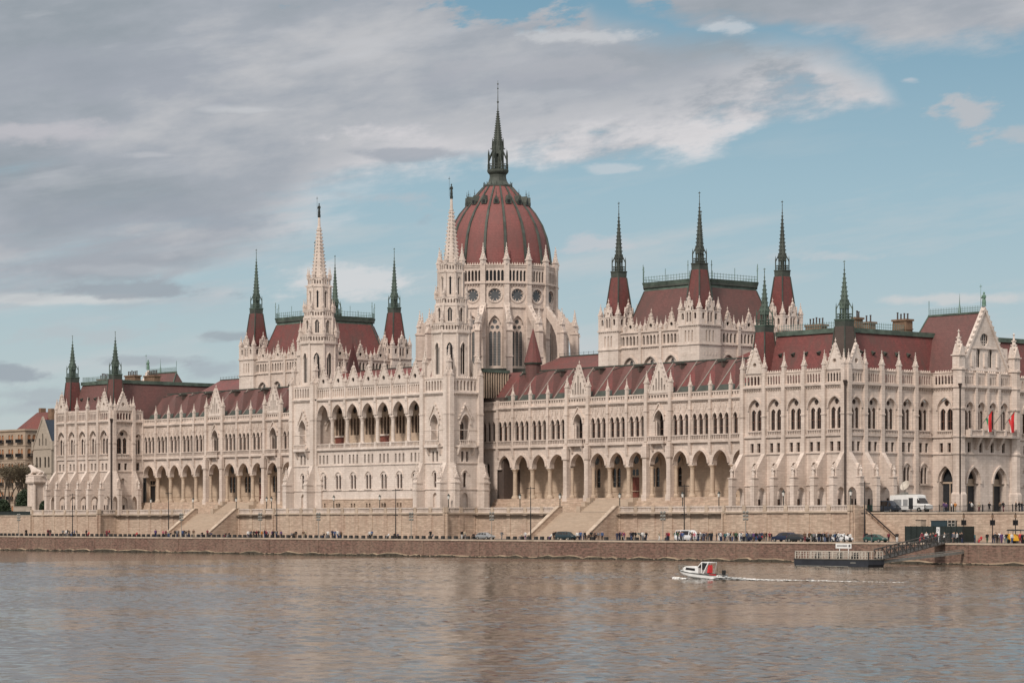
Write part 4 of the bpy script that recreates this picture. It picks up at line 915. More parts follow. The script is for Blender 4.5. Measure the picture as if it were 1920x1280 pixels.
# ------------------------------------------------------------------ dome
DC = (0.25, 32.0); DROT = radians(1.8)
def dome():
    D = link('dome_drum', bpy.data.meshes.new('dome_drum'), PAR); mb = MB(); cx, cy = DC
    Rv = 13.0; ap = Rv * cos(pi / 16); hf = Rv * sin(pi / 16)
    mb.frus(cx, cy, 24, 16.2, 32.4, 16.2, 16, pi / 16 + DROT); mb.cur = 1; mb.frus(cx, cy, 32.4, 16.5, 33.2, 16.5, 16, pi / 16 + DROT); mb.cur = 0
    for q in range(16):
        ph = q * pi / 8 + DROT; fr = FP(cx, cy, ph, ap)
        op = arch(0, 1.4, 33.9, 42.4, 2.5, 8)
        wall(mb, fr, -hf, hf, 33.0, 46.6, [op], 0, .35); hood(mb, fr, 0, 1.4, 42.4, 2.5, .32, 0, .25, 8)
        for sg in (-1, 1): mb.obox(fr, sg * 1.55 - .12, sg * 1.55 + .12, 33.9, 42.4, 0, .15)
        L = [arch(u, .36, 33.95, 41.0, .5, 4) for u in (-.88, 0, .88)]; wall(mb, fr, -1.4, 1.4, 33.9, 41.75, L, -.33, .2)
        C1 = [circ(-.56, 42.35, .42, 6), circ(.56, 42.35, .42, 6)]; wall(mb, fr, -1.4, 1.4, 41.75, 42.95, C1, -.33, .2)
        C2 = [circ(0, 43.55, .5, 6)]; wall(mb, fr, -1.15, 1.15, 42.95, lambda u: 44.9 - abs(u) * .8, C2, -.33, .2, 0)
        win(D, fr, L + C1 + C2, -.5, 'tall_window', 'glass_grey', 'leading', 2, .55, .045)
        mb.obox(fr, -hf, hf, 46.6, 46.85, -.2, .3)
        ro = circ(0, 49.35, 1.45, 14); wall(mb, fr, -hf, hf, 46.85, 51.7, [ro], 0, .3)
        for i in range(16):
            a0, a1 = i * pi / 8, (i + 1) * pi / 8
            mb.poly([fr(1.45 * cos(a0), 49.35 + 1.45 * sin(a0), .16), fr(1.45 * cos(a1), 49.35 + 1.45 * sin(a1), .16), fr(1.75 * cos(a1), 49.35 + 1.75 * sin(a1), .16), fr(1.75 * cos(a0), 49.35 + 1.75 * sin(a0), .16)])
            mb.poly([fr(1.75 * cos(a0), 49.35 + 1.75 * sin(a0), 0), fr(1.75 * cos(a1), 49.35 + 1.75 * sin(a1), 0), fr(1.75 * cos(a1), 49.35 + 1.75 * sin(a1), .16), fr(1.75 * cos(a0), 49.35 + 1.75 * sin(a0), .16)])
        rw = MB(); rw.poly([fr(1.5 * cos(i * pi / 12), 49.35 + 1.5 * sin(i * pi / 12), -.3) for i in range(24)])
        rw.cur = 1
        for i in range(8):
            a = i * pi / 4 + pi / 8; ca, sa = cos(a), sin(a)
            rw.poly([fr(1.5 * cos(a - .13), 49.35 + 1.5 * sin(a - .13), -.22), fr(1.5 * cos(a + .13), 49.35 + 1.5 * sin(a + .13), -.22), fr(.72 * ca, 49.35 + .72 * sa, -.22)])
            b = i * pi / 4
            rw.poly([fr(1.5 * cos(b - .3), 49.35 + 1.5 * sin(b - .3), -.21), fr(1.5 * cos(b), 49.35 + 1.5 * sin(b), -.21), fr(1.5 * cos(b + .3), 49.35 + 1.5 * sin(b + .3), -.21), fr(1.18 * cos(b), 49.35 + 1.18 * sin(b), -.21)])
        rw.build('rose_window', ['glass_grey', 'stone'], D)
        mb.obox(fr, -hf, hf, 51.7, 51.85, -.2, .3); corbels(mb, fr, -hf + .3, hf - .3, 51.0, 51.7, 0, .35, .6); mb.obox(fr, -hf, hf, 51.85, 52.15, -.2, .5)
        ops = [arch(u * .83, .29, 52.4, 54.3, .5, 4) for u in (-2, -1, 0, 1, 2)]
        wall(mb, fr, -hf, hf, 52.15, 55.8, ops, .1, .45); win(D, fr, ops, -.3, 'gallery_opening', 'glass', 'sash', 0, 9)
        mb.obox(fr, -hf, hf, 55.4, 55.6, .1, .25); mb.obox(fr, -hf, hf, 55.8, 56.0, -.5, .3); crest(mb, fr, -hf + .5, hf - .5, 56.0, -.05, .6, .55)
        fv = FP(cx, cy, ph + pi / 16, Rv)
        mb.obox(fv, -.55, .55, 33, 56.1, -.4, .5); mb.obox(fv, -.75, .75, 33, 46.4, -.4, .7); mb.side(fv, -.75, .75, [(0, 46.4), (.7, 46.4), (.5, 47.6), (0, 47.6)])
        for z in (40.0, 46.6, 51.8): mb.obox(fv, -.68, .68, z, z + .25, -.3, .85 if z < 46 else .65)
    D.data = mb.mesh('dome_drum', ['stone', 'copper_dark'])
    for q in range(16):
        ph = q * pi / 8 + DROT + pi / 16; fv = FP(cx, cy, ph, Rv)
        pinn(D, *fv(0, 56.0, .1), b=.46, hs=1.1, hp=3.6)
        f = MB(); t = .55
        f.side(fv, -t, t, [(3.6, 25), (5.3, 25), (5.3, 41.4), (5.0, 42.3), (.4, 47.3), (.4, 45.4)] + [(.8, 44.6), (2.2, 42.9), (3.2, 40.8), (3.6, 38.0)])
        f.side(fv, -t * 1.35, t * 1.35, [(.3, 25), (1.0, 25), (1.0, 33.4), (.3, 33.4)]); f.obox(fv, -t - .15, t + .15, 41.2, 41.5, 3.5, 5.5); f.obox(fv, -t - .15, t + .15, 35.6, 35.9, 3.5, 5.45)
        crockets(f, lambda u, v, w, fv=fv: fv(w, v, u), 5.0, 42.4, .6, 47.1, 5, -.12, .12, .22)
        f.build('flying_buttress', 'stone', D); pinn(D, *fv(0, 41.9, 4.45), b=.5, hs=1.2, hp=3.6)
    # dome skin
    prof = [(11.95, 55.9), (11.93, 57.0), (11.82, 57.85), (11.45, 60.46), (10.91, 63.07), (9.96, 65.62), (8.39, 68.21), (6.47, 70.54), (5.27, 71.9), (3.2, 74.2)]
    sk = MB(); n = 64; cl = []
    for i in range(len(prof) - 1):
        (r0, z0), (r1, z1) = prof[i], prof[i + 1]
        for j in range(2): t = j / 2; cl.append((r0 + (r1 - r0) * t, z0 + (z1 - z0) * t))
    cl.append(prof[-1])
    vs = [(cx + r * cos(2 * pi * k / n), cy + r * sin(2 * pi * k / n), z) for r, z in cl for k in range(n)]
    sk.add(vs, [(i * n + k, i * n + (k + 1) % n, (i + 1) * n + (k + 1) % n, (i + 1) * n + k) for i in range(len(cl) - 1) for k in range(n)])
    S = sk.build('dome', 'roof_dome', PAR, True)
    for q in range(16):
        a = q * pi / 8 + DROT + pi / 16; fv = FP(cx, cy, a, 0); rb = MB()
        for (r0, z0), (r1, z1) in zip(cl, cl[1:]):
            w0 = .13 + .22 * r0 / 12; w1 = .13 + .22 * r1 / 12
            P0 = [fv(-w0, z0, r0 - .1), fv(-w0 * .8, z0, r0 + .3), fv(w0 * .8, z0, r0 + .3), fv(w0, z0, r0 - .1)]; P1 = [fv(-w1, z1, r1 - .1), fv(-w1 * .8, z1, r1 + .3), fv(w1 * .8, z1, r1 + .3), fv(w1, z1, r1 - .1)]
            rb.add(P0 + P1, [(0, 1, 5, 4), (1, 2, 6, 5), (2, 3, 7, 6)])
        rb.build('rib', 'copper_dark', S)
        fm = FP(cx, cy, q * pi / 8 + DROT, 6.0); d = MB()
        d.prism(fm, [(-.62, 69.9), (.62, 69.9), (.62, 70.6), (0, 71.9), (-.62, 70.6)], -.6, 1.25); d.cur = 1; d.obox(fm, -.3, .3, 70.1, 70.8, 1.2, 1.3); d.cur = 0
        x, y, z = fm(0, 71.8, .9); d.frus(x, y, z - .3, .1, z + 1.5, .02, 5); d.frus(x, y, z + .5, .18, z + .7, .05, 5)
        d.build('dormer', ['copper_dark', 'iron'], S)
        fm2 = FP(cx, cy, q * pi / 8 + DROT, 0); st = MB()
    L = MB()
    L.lathe(cx, cy, [(3.0, 73.9), (3.3, 74.3), (3.3, 74.6), (2.5, 75.0), (2.1, 75.5), (1.85, 76.4), (1.85, 77.0), (2.3, 77.5), (2.4, 77.8), (2.4, 78.1), (1.2, 78.15)], 16)
    for k in range(16):
        a = k * pi / 8; L.bar((cx + 3.15 * cos(a), cy + 3.15 * sin(a), 74.5), (cx + 3.15 * cos(a), cy + 3.15 * sin(a), 75.3), .1); L.bar((cx + 2.25 * cos(a), cy + 2.25 * sin(a), 78.0), (cx + 2.25 * cos(a), cy + 2.25 * sin(a), 79.3), .09)
        a2 = a + pi / 8
        for z in (79.3, 78.7): L.bar((cx + 2.25 * cos(a), cy + 2.25 * sin(a), z), (cx + 2.25 * cos(a2), cy + 2.25 * sin(a2), z), .12)
    for k in range(8):
        a = k * pi / 4 + pi / 8; c, s_ = cos(a), sin(a)
        L.bar((cx + 2.2 * c, cy + 2.2 * s_, 78), (cx + 2.2 * c, cy + 2.2 * s_, 81.2), .2); L.frus(cx + 2.2 * c, cy + 2.2 * s_, 81.2, .16, 82.6, .02, 4)
        L.bar((cx + 2.2 * c, cy + 2.2 * s_, 80.2), (cx + 1.25 * c, cy + 1.25 * s_, 82.3), .2); L.bar((cx + 1.2 * c, cy + 1.2 * s_, 78.1), (cx + 1.15 * c, cy + 1.15 * s_, 82.6), .3)
        L.frus(cx + 1.3 * c, cy + 1.3 * s_, 82.9, .14, 85.2, .02, 4)
        L.bar((cx + 1.2 * c, cy + 1.2 * s_, 82.75), (cx + 1.75 * c, cy + 1.75 * s_, 82.8), .12)
        fr = FP(cx, cy, k * pi / 4, 1.05); L.prism(fr, [(-.45, 82.9), (.45, 82.9), (0, 84.6)], -.2, .12)
    L.frus(cx, cy, 78.1, .55, 82.6, .55, 8); L.frus(cx, cy, 81.6, 1.25, 82.9, 1.3, 8); L.frus(cx, cy, 82.9, 1.12, 91.2, .14, 8)
    for i in range(16):
        t = (i + .5) / 16; rr = 1.12 - .98 * t + .06
        for k in range(8): a = k * pi / 4 + pi / 8; q_ = .1 - .04 * t; x, y, z = cx + rr * cos(a), cy + rr * sin(a), 82.9 + 8.3 * t; L.box(x - q_, x + q_, y - q_, y + q_, z, z + .2)
    L.frus(cx, cy, 91.0, .13, 98.0, .03, 6)
    for z, r in ((91.6, .2), (93.2, .3), (96.2, .2), (97.2, .22)): L.lathe(cx, cy, [(.03, z - r), (r, z), (.03, z + r)], 8)
    L.build('lantern', 'copper_dark', S)
dome()
def link_roofs():
    mb = MB()
    for s in (-1, 1):
        f = lambda x, y, z: (s * x, y, z)
        for (x0, x1) in ((15, 50.5), (78, 108)):
            mb.cur = 0
            mb.poly((f(x0, 22, 30.5), f(x1, 22, 30.5), f(x1, 32, 35.6), f(x0 + 6, 32, 35.6))); mb.poly((f(x0, 42, 30.5), f(x1, 42, 30.5), f(x1, 32, 35.6), f(x0 + 6, 32, 35.6))); mb.poly((f(x0, 22, 30.5), f(x0, 42, 30.5), f(x0 + 6, 32, 35.6)))
            mb.cur = 1; mb.bar(f(x0 + 6, 32, 35.7), f(x1, 32, 35.7), .25)
            for k in range(20): X = x0 + 6 + (x1 - x0 - 6) * k / 19; mb.bar(f(X, 32, 35.7), f(X, 32, 36.5), .05)
            mb.bar(f(x0 + 6, 32, 36.3), f(x1, 32, 36.3), .05)
        mb.cur = 2; mb.box(*sorted((s * 18, s * 107)), 16, 50, 24, 30.6)
    mb.box(-29, 29, 9.3, 50, 2, 26); mb.build('link_roof', ['roof_red', 'copper_dark', 'roof_dark'], PAR)
    for s in (-1, 1):
        for X, Y, m, zt, r in ((31.2, 15.5, 'roof_red', 40.6, 1.75), (9.6, 47.5, 'roof_dark', 38.6, 1.3)):
            x = s * X; t = MB(); t.frus(x, Y, 24, r * .92, 33.3, r * .92, 12); t.cur = 1; t.frus(x, Y, 33.3, r * 1.1, zt, .05, 12); t.cur = 2; t.frus(x, Y, zt - .4, .07, zt + 1.6, .02, 5); t.frus(x, Y, 33.0, r * 1.05, 33.35, r * 1.12, 12)
            t.build('stair_turret', ['roof_brown', m, 'copper_dark'], PAR)
        b = MB(); fr = FP(s * 22.0, 20, 0, 0)   # glazed lean-to under the drum windows
        xs = sorted((s * 12.0, s * 24.0)); b.cur = 2; b.box(xs[0], xs[1], 8, 15, 26, 31.4); b.cur = 0
        for k in range(11): u = 8 + .66 * k; b.box(xs[1] + .0, xs[1] + .25, u - .12, u + .12, 26, 31.4); b.box(xs[0] - .25, xs[0], u - .12, u + .12, 26, 31.4)
        for k in range(14): u = xs[0] + (xs[1] - xs[0]) * k / 13; b.box(u - .16, u + .16, 7.75, 8, 26, 31.4)
        b.cur = 1; b.box(xs[0] - .3, xs[1] + .3, 7.6, 15, 31.4, 32.0); pass
        b.build('roof_lantern', ['stone_warm', 'copper', 'glass'], PAR)
link_roofs()

# ================================================================== TERRACE, QUAY, RIVER
def structure(name, mb, mats): return tag(mb.build(name, mats), None, None, None, 'structure')
# terrace retaining wall: one thing, its balustrades parts of it
g = MB(); 
def outline():
    pts = [(-138.8, -.4), (-138.8, PE), (-107.4, PE), (-107.4, WE), (-73.3, WE), (-55.7, WE), (-30.0, WE), (-30.0, CE), (30.0, CE), (30.0, WE), (55.7, WE), (73.3, WE), (107.4, WE), (107.4, PE), (138.8, PE), (138.8, -.4)]
    return pts
OL = outline()
tw = MB()
bal = []
for (xa, ya), (xb, yb) in zip(OL, OL[1:]):
    if (xa, xb) in ((-73.3, -55.7), (55.7, 73.3)): continue
    L = math.hypot(xb - xa, yb - ya); ux, uy = (xb - xa) / L, (yb - ya) / L; nx, ny = uy, -ux
    fr = lambda u, v, w, xa=xa, ya=ya, ux=ux, uy=uy, nx=nx, ny=ny: (xa + ux * u + nx * w, ya + uy * u + ny * w, v)
    tw.cur = 0; wall(tw, fr, 0, L, QUAY - .2, 1.62, ())
    tw.obox(fr, -.5 if L > 9 else 0, L + .5 if L > 9 else L, QUAY - .2, QUAY + .5, -.2, .22)
    tw.cur = 1; tw.obox(fr, 0, L, 1.62, 1.95, -.7, .3)
    n = max(1, round(L / 5.0))
    for k in range(n + 1):
        u = L * k / n
        tw.cur = 0; tw.obox(fr, u - .6, u + .6, QUAY - .2, 1.62, -.2, .13)
        tw.cur = 1; tw.obox(fr, u - .42, u + .42, 1.95, 3.05, -.45, .12)
    bal.append((fr, L, n))
TW = tag(tw.build('terrace_wall', ['terrace_stone', 'coping']), 'long ochre stone retaining wall with a white balustrade below the parliament', 'terrace wall', None, 'thing')
for fr, L, n in bal:
    for k in range(n):
        b = MB(); u0, u1 = L * k / n + .42, L * (k + 1) / n - .42
        if u1 - u0 < .4: continue
        balus(b, fr, u0, u1, 1.95, 2.98, -.17, max(3, int((u1 - u0) / .36)), .34, .17); b.build('balustrade', 'stone_white', TW)
te = MB()
te.poly([(x, y + .05, 1.9) for x, y in OL] + [(138.8, 70, 1.9), (-138.8, 70, 1.9)])
structure('terrace', te, ['paving'])
st_ = MB(); st_.box(138.85, 420, .1, 400, 1.4, 1.72); structure('street', st_, ['asphalt'])
st_ = MB(); st_.box(-700, -138.85, .1, 400, 1.4, 1.72); structure('square', st_, ['paving'])
gr = MB(); gr.poly([(-6000, .2, 1.35), (6000, .2, 1.35), (6000, 9000, 1.35), (-6000, 9000, 1.35)])
structure('ground', gr, ['asphalt'])
# street retaining walls on both sides
def street_wall(x0, x1, label):
    w = MB(); w.box(x0, x1, -.4, .1, QUAY - .2, 1.45); w.cur = 1; w.box(x0, x1, -.55, .25, 1.45, 1.725)
    return tag(w.build('retaining_wall', ['terrace_stone', 'coping']), label, 'wall', None, 'thing')
street_wall(138.85, 420, 'plain ochre stone retaining wall under the railed street with the satellite van')
street_wall(-700, -138.85, 'plain ochre stone retaining wall beside the lion statue')
# sloping end parapets of the terrace
for s, lab in ((1, 'sloping white stone parapet ending the terrace near the satellite van'), (-1, 'sloping white stone parapet ending the terrace near the lion pedestal')):
    w = MB(); fr = lambda u, v, q, s=s: (s * (138.9 + u), PE + .2 + q, v)
    w.prism(fr, [(0, QUAY - .2), (.75, QUAY - .2), (.75, 2.95), (0, 2.95)], 0, 1.0) ; w.side(fr, .05, .72, [(1.0, QUAY - .2), (1.0, 2.95), (3.45, 1.75), (3.45, QUAY - .2)])
    tag(w.build('parapet', ['terrace_stone']), lab, 'parapet', None, 'thing')
# grand stairs
for s, lab in ((1, 'broad stone stairs from the quay to the terrace, beside the dark teal car'), (-1, 'broad stone stairs from the quay to the terrace, nearest the lion statue')):
    E = empty('stone_stairs', (s * 64.5, WE, QUAY), lab, 'stairs', 'stairs down to the lower quay')
    m = MB(); n = 30; dz = (1.9 - QUAY) / n; dy = 7.8 / n
    for i in range(n): m.box(-8.0, 8.0, -7.8 + dy * i, -7.8 + dy * (i + 1), -.2, dz * (i + 1))
    m.box(-8, 8, 0, .4, -.2, 1.9 - QUAY); m.build('steps', 'stair_stone', E)
    for k in (-8.45, 8.45):
        p = MB(); p.side(lambda u, v, w: (u, w, v), k - .45, k + .45, [(.3, -.2), (.3, 6.45), (-.6, 6.45), (-8.4, .75), (-8.9, .75), (-8.9, -.2)]); p.cur = 1; p.side(lambda u, v, w: (u, w, v), k - .55, k + .55, [(.3, 6.45), (.3, 6.62), (-.62, 6.62), (-8.4, .92), (-8.95, .92), (-8.95, .75), (-8.4, .75), (-.6, 6.45)])
        p.build('cheek_wall', ['terrace_stone', 'coping'], E)
# small stair against the street wall
E = empty('side_stairs', (140.2, -.6, QUAY), 'narrow stone steps with a dark handrail against the street wall', 'stairs')
m = MB()
for i in range(20): m.box(.2 + i * .36, .2 + (i + 1) * .36, -1.3, 0, 0, 5.0 * (1 - (i + 1) / 20) + .02)
m.build('steps', 'terrace_stone', E); m = MB(); m.bar((.2, -1.35, 5.75), (7.4, -1.35, .8), .16)
for k in range(6): m.bar((.3 + 1.38 * k, -1.35, 5.0 * (1 - k / 5.3)), (.3 + 1.38 * k, -1.35, 5.7 - .95 * k), .07)
m.build('handrail', 'iron', E)
# lower quay
q = MB(); q.box(-700, 700, QE + .85, 1.2, -5, QUAY); structure('quay_road', q, ['asphalt'])
w = MB(); w.cur = 0
wall(w, FW(QE, 1), -700, 700, -8.5, QUAY - .15, ()); w.cur = 1; w.box(-700, 700, QE - .12, QE + .85, QUAY - .15, QUAY + .12); w.cur = 0
for k in range(-40, 41): w.obox(FW(QE, 1), k * 17 - .25, k * 17 + .25, -8, QUAY - .2, 0, .1)
tag(w.build('quay_wall', ['quay_stone', 'coping']), 'long reddish brown stone quay wall rising straight from the river', 'quay wall', None, 'thing')
# rubble toe of the quay at the water line
r = MB(); rnd = random.Random(5); x = -420
top = []
while x < 420:
    top.append((x, rnd.uniform(-6.66, -6.45) if rnd.random() < .45 else rnd.uniform(-6.4, -6.1), rnd.uniform(.3, .9))); x += rnd.uniform(1.0, 3.2)
for (xa, za, da), (xb, zb, db) in zip(top, top[1:]):
    r.poly(((xa, QE + .05, za + .2), (xb, QE + .05, zb + .2), (xb, QE - db * .6, zb), (xa, QE - da * .6, za)))
    r.cur = 1; r.poly(((xa, QE - da * .6, za), (xb, QE - db * .6, zb), (xb, QE - db - .2, -7.4), (xa, QE - da - .2, -7.4))); r.cur = 0
r.cur = 1
for _ in range(900):
    X = rnd.uniform(-170, 250); s_ = rnd.uniform(.12, .5); Y = QE - rnd.uniform(.6, 1.9); z = -6.72 + rnd.uniform(0, .2)
    r.frus(X, Y, z - .3, s_ * 1.3, z + s_ * .5, s_ * rnd.uniform(.4, .8), 6, rnd.random() * 3)
tag(r.build('rubble', ['rock', 'mud_dark']), 'low strip of pale and dark rubble along the foot of the quay wall', 'rubble', None, 'stuff')

# river: one sheet, finer in front of the quay so that its ripples are real relief
def river():
    m, nt, b = nodes('river_water')
    tc = N(nt, 'ShaderNodeTexCoord').outputs['Object']
    rot = N(nt, 'ShaderNodeMapping'); rot.inputs['Rotation'].default_value = (0, 0, -AZ + pi * 0); nt.links.new(tc, rot.inputs['Vector'])
    big = noise(nt, mapping(nt, tc, (.035, .012, 1)), 1, 4); mid = noise(nt, mapping(nt, rot.outputs[0], (.16, .22, 1)), 1, 3)
    c = mixc(nt, ramp(nt, big, [(.35, 0), (.65, 1)]), (.082, .064, .044), (.102, .082, .058))
    nt.links.new(c, b.inputs['Base Color']); b.inputs['Roughness'].default_value = .06; b.inputs['Specular IOR Level'].default_value = .40; b.inputs['IOR'].default_value = 1.333
    n1 = noise(nt, mapping(nt, rot.outputs[0], (.42, .75, 1)), 1, 3, .55); n2 = noise(nt, mapping(nt, rot.outputs[0], (1.6, 2.6, 1)), 1, 4, .6); n3 = noise(nt, mapping(nt, rot.outputs[0], (.11, .16, 1)), 1, 2)
    h = mathn(nt, 'ADD', mathn(nt, 'MULTIPLY', n1, .42), mathn(nt, 'MULTIPLY', n2, .16)); h = mathn(nt, 'ADD', h, mathn(nt, 'MULTIPLY', n3, .45))
    gust = ramp(nt, noise(nt, mapping(nt, tc, (.02, .035, 1)), 1, 3), [(.3, .55), (.7, 1.0)])
    bp = N(nt, 'ShaderNodeBump'); bp.inputs['Distance'].default_value = .15; nt.links.new(gust, bp.inputs['Strength'])
    nt.links.new(h, bp.inputs['Height']); nt.links.new(bp.outputs[0], b.inputs['Normal'])
    import numpy as np
    x0, x1, y0, y1, st = 60.0, 430.0, -322.0, QE - .6, .46
    nx, ny = int((x1 - x0) / st) + 1, int((y1 - y0) / st) + 1
    gx, gy = np.meshgrid(np.linspace(x0, x1, nx), np.linspace(y0, y1, ny)); h = np.zeros_like(gx); rg = np.random.RandomState(3)
    ang0 = math.atan2(FW2[1], FW2[0])
    gust = .55 + .25 * np.sin(gx * .043 + gy * .021 + 1.0) * np.sin(gy * .055 - gx * .017) + .3 * np.sin(gx * .11 - gy * .07 + 2.) * np.sin(gy * .13 + gx * .02)
    for i in range(54):
        lam = .95 * (2.6 / .95) ** rg.rand(); a = ang0 + rg.normal(0, 1.0); k = 2 * pi / lam; amp = .0066 * lam ** .6 * rg.uniform(.6, 1.3)
        h += amp * np.sin(k * (np.cos(a) * gx + np.sin(a) * gy) + rg.rand() * 6.3 + .6 * np.sin(gx * rg.uniform(.03, .12) + gy * rg.uniform(.03, .12)))
    edge = np.minimum(np.minimum(gx - x0, x1 - gx), np.minimum(gy - y0, y1 - gy)); h *= np.clip(gust, .18, 1.2) * np.clip(edge / 6, 0, 1)
    V_ = np.stack([gx, gy, WATER + h], -1).reshape(-1, 3)
    o4 = np.array([[-900, -900, WATER], [1400, -900, WATER], [1400, QE + .02, WATER], [-900, QE + .02, WATER]]); n0 = len(V_)
    V_ = np.concatenate([V_, o4]); idx = np.arange(nx * ny).reshape(ny, nx)
    F_ = np.stack([idx[:-1, :-1], idx[:-1, 1:], idx[1:, 1:], idx[1:, :-1]], -1).reshape(-1, 4)
    c00, c10, c11, c01 = idx[0, 0], idx[0, -1], idx[-1, -1], idx[-1, 0]
    F_ = np.concatenate([F_, [[n0, n0 + 1, c10, c00], [n0 + 1, n0 + 2, c11, c10], [n0 + 2, n0 + 3, c01, c11], [n0 + 3, n0, c00, c01]]])
    me = bpy.data.meshes.new('river'); me.vertices.add(len(V_)); me.vertices.foreach_set('co', V_.ravel()); me.loops.add(F_.size); me.loops.foreach_set('vertex_index', F_.ravel().astype(np.int32))
    me.polygons.add(len(F_)); me.polygons.foreach_set('loop_start', np.arange(0, F_.size, 4, dtype=np.int32)); me.polygons.foreach_set('use_smooth', np.ones(len(F_), dtype=bool)); me.update(calc_edges=True); me.validate(); me.materials.append(M['river_water'])
    tag(link('river', me), None, None, None, 'structure')
river()
# ================================================================== THINGS ON THE QUAY, THE STREET AND THE RIVER
R = random.Random(23)
IDF = lambda u, v, w: (u, w, v)
# ---- dark stone blocks along the quay
bm_ = MB(); bm_.sqf(0, 0, 0, .30, .56, .30); bm_.sqf(0, 0, .56, .30, .66, .24); bm_.box(-.24, .24, -.24, .24, -.05, 0)
bme = bm_.mesh('stone_block', 'block_stone')
CARX = [(atY(px, -17.5), ln) for px, ln in ((910, 4.6), (1062, 4.6), (1290, 5.2), (1408, 4.4), (1470, 4.6), (1500, 4.2), (1546, 4.3), (1578, 4.0), (1642, 4.5))]
x = atY(-6, -14); i = 0
BLK_LAB = 'low square dark stone block in the line of blocks along the lower quay'
while x < 196:
    px_gap = any(abs(x - cx) < ln / 2 + .4 for cx, ln in CARX) or (x > 78 and R.random() < .42) or (x > 150 and R.random() < .5) or (x > 168 and R.random() < .6)
    if not px_gap:
        o = link('stone_block', bme, None, (x, -14 + R.uniform(-.12, .12), QUAY)); o.rotation_euler.z = R.uniform(-.12, .12)
        tag(o, BLK_LAB, 'stone block', 'dark stone blocks along the quay')
    x += 2.03

# ---- street lamps
def mast_mesh():
    a = MB(); a.frus(0, 0, 0, .17, .8, .15, 8); a.frus(0, 0, .8, .12, 10.2, .065, 8)
    b = MB(); b.bar((-.75, 0, 9.9), (.75, 0, 9.9), .1); b.box(-1.15, -.6, -.13, .13, 9.82, 9.96); b.box(.6, 1.15, -.13, .13, 9.82, 9.96)
    c = MB(); c.bar((-.55, 0, 4.9), (.55, 0, 4.9), .09); c.box(-.62, -.42, -.1, .1, 4.75, 4.95); c.box(.42, .62, -.1, .1, 4.75, 4.95)
    return a.mesh('pole', 'iron'), b.mesh('lamp_arm', 'iron'), c.mesh('crossbar', 'iron')
pm, am, cm_ = mast_mesh()
for px, where in ((136, 'before the left pavilion buttresses'), (316, 'left of the stairs nearer the lion'), (519, 'before the left pylon tower'), (742, 'before the river front')  , (995, 'by the stairs near the teal car'), (1283, 'behind the white van and the crowd'), (1621, 'beside the green car')):
    E = empty('street_mast', (atY(px, -17), -17, QUAY), 'tall thin black lighting mast with a short crossarm ' + where, 'street light', 'tall lighting masts along the lower quay')
    link('pole', pm, E); link('lamp_arm', am, E); link('crossbar', cm_, E)
def cluster_mesh():
    a = MB(); a.frus(0, 0, 0, .14, .5, .1, 8); a.frus(0, 0, .5, .07, 5.0, .05, 8)
    b = MB()
    for k in range(3):
        for sg in (-1, 1):
            z = 3.75 + .62 * k; b.bar((0, 0, z), (sg * .34, 0, z + .12), .05); b.lathe(sg * .40, 0, [(.05, z - .08), (.25, z + .06), (.25, z + .24), (.08, z + .40)], 8)
    return a.mesh('pole', 'steel_grey'), b.mesh('lamp_heads', 'steel_grey')
pm, hm = cluster_mesh()
for px, where in ((35, 'below the black fence by the lion statue'), (340, 'at the stairs nearer the lion'), (488, 'right of the stairs nearer the lion'), (597, 'before the river front'), (771, 'before the right pylon tower'), (922, 'beside the silver car'), (1243, 'left of the white van'), (1398, 'where the right pavilion begins')):
    E = empty('cluster_lamp', (atY(px, -20), -20, QUAY), 'pale grey street lamp with six clustered heads ' + where, 'street lamp', 'pale cluster lamps along the lower quay')
    link('pole', pm, E); link('lamp_head', hm, E)
def terr_lamp():
    a = MB(); a.lathe(0, 0, [(.4, 0), (.4, .25), (.26, .4), (.32, .75), (.16, .95), (.10, 1.25), (.085, 2.6), (.15, 2.72), (.08, 2.8)], 8)
    for k in range(4): an = k * pi / 2; a.bar((.12 * cos(an), .12 * sin(an), .9), (.34 * cos(an), .34 * sin(an), .45), .07)
    b = MB(); b.lathe(0, 0, [(.17, 2.8), (.31, 3.4), (.27, 3.46)], 6); c = MB(); c.lathe(0, 0, [(.37, 3.46), (.14, 3.72), (.03, 3.95)], 6)
    return a.mesh('post', 'bronze'), b.mesh('lantern_glass', 'lamp_glass'), c.mesh('lantern_cap', 'bronze')
pm, gm, cpm = terr_lamp()
for px, Y, where in ((283, 2.2, 'by the first left wing arches'), (362, 2.2, 'top left of the stairs nearer the lion'), (443, 2.2, 'top right of the stairs nearer the lion'), (500, 2.2, 'left of the two beside the pylon tower'), (509, 2.6, 'right of the two beside the pylon tower'), (626, -5.8, 'under the leftmost small windows of the river front'), (712, -5.8, 'at the middle of the river front'), (841, -5.8, 'in front of the pylon tower nearer the dome'), (975, 2.2, 'before the second column of the right wing'), (1050, 2.2, 'top left of the stairs above the teal car'), (1162, 2.2, 'top right of the stairs above the teal car'), (1280, 2.2, 'before the windowed arch of the right wing'), (1348, 2.2, 'before the last columns of the right wing'), (1469, -2.6, 'between the buttresses of the right pavilion'), (1595, -2.6, 'at the end of the balustrade by the dark van')):
    E = empty('terrace_lamp', (atY(px, Y), Y, TERR - .05), 'small bronze terrace lantern ' + where, 'lantern', 'bronze lanterns on the terrace')
    link('post', pm, E); link('lantern_glass', gm, E); link('lantern_cap', cpm, E)

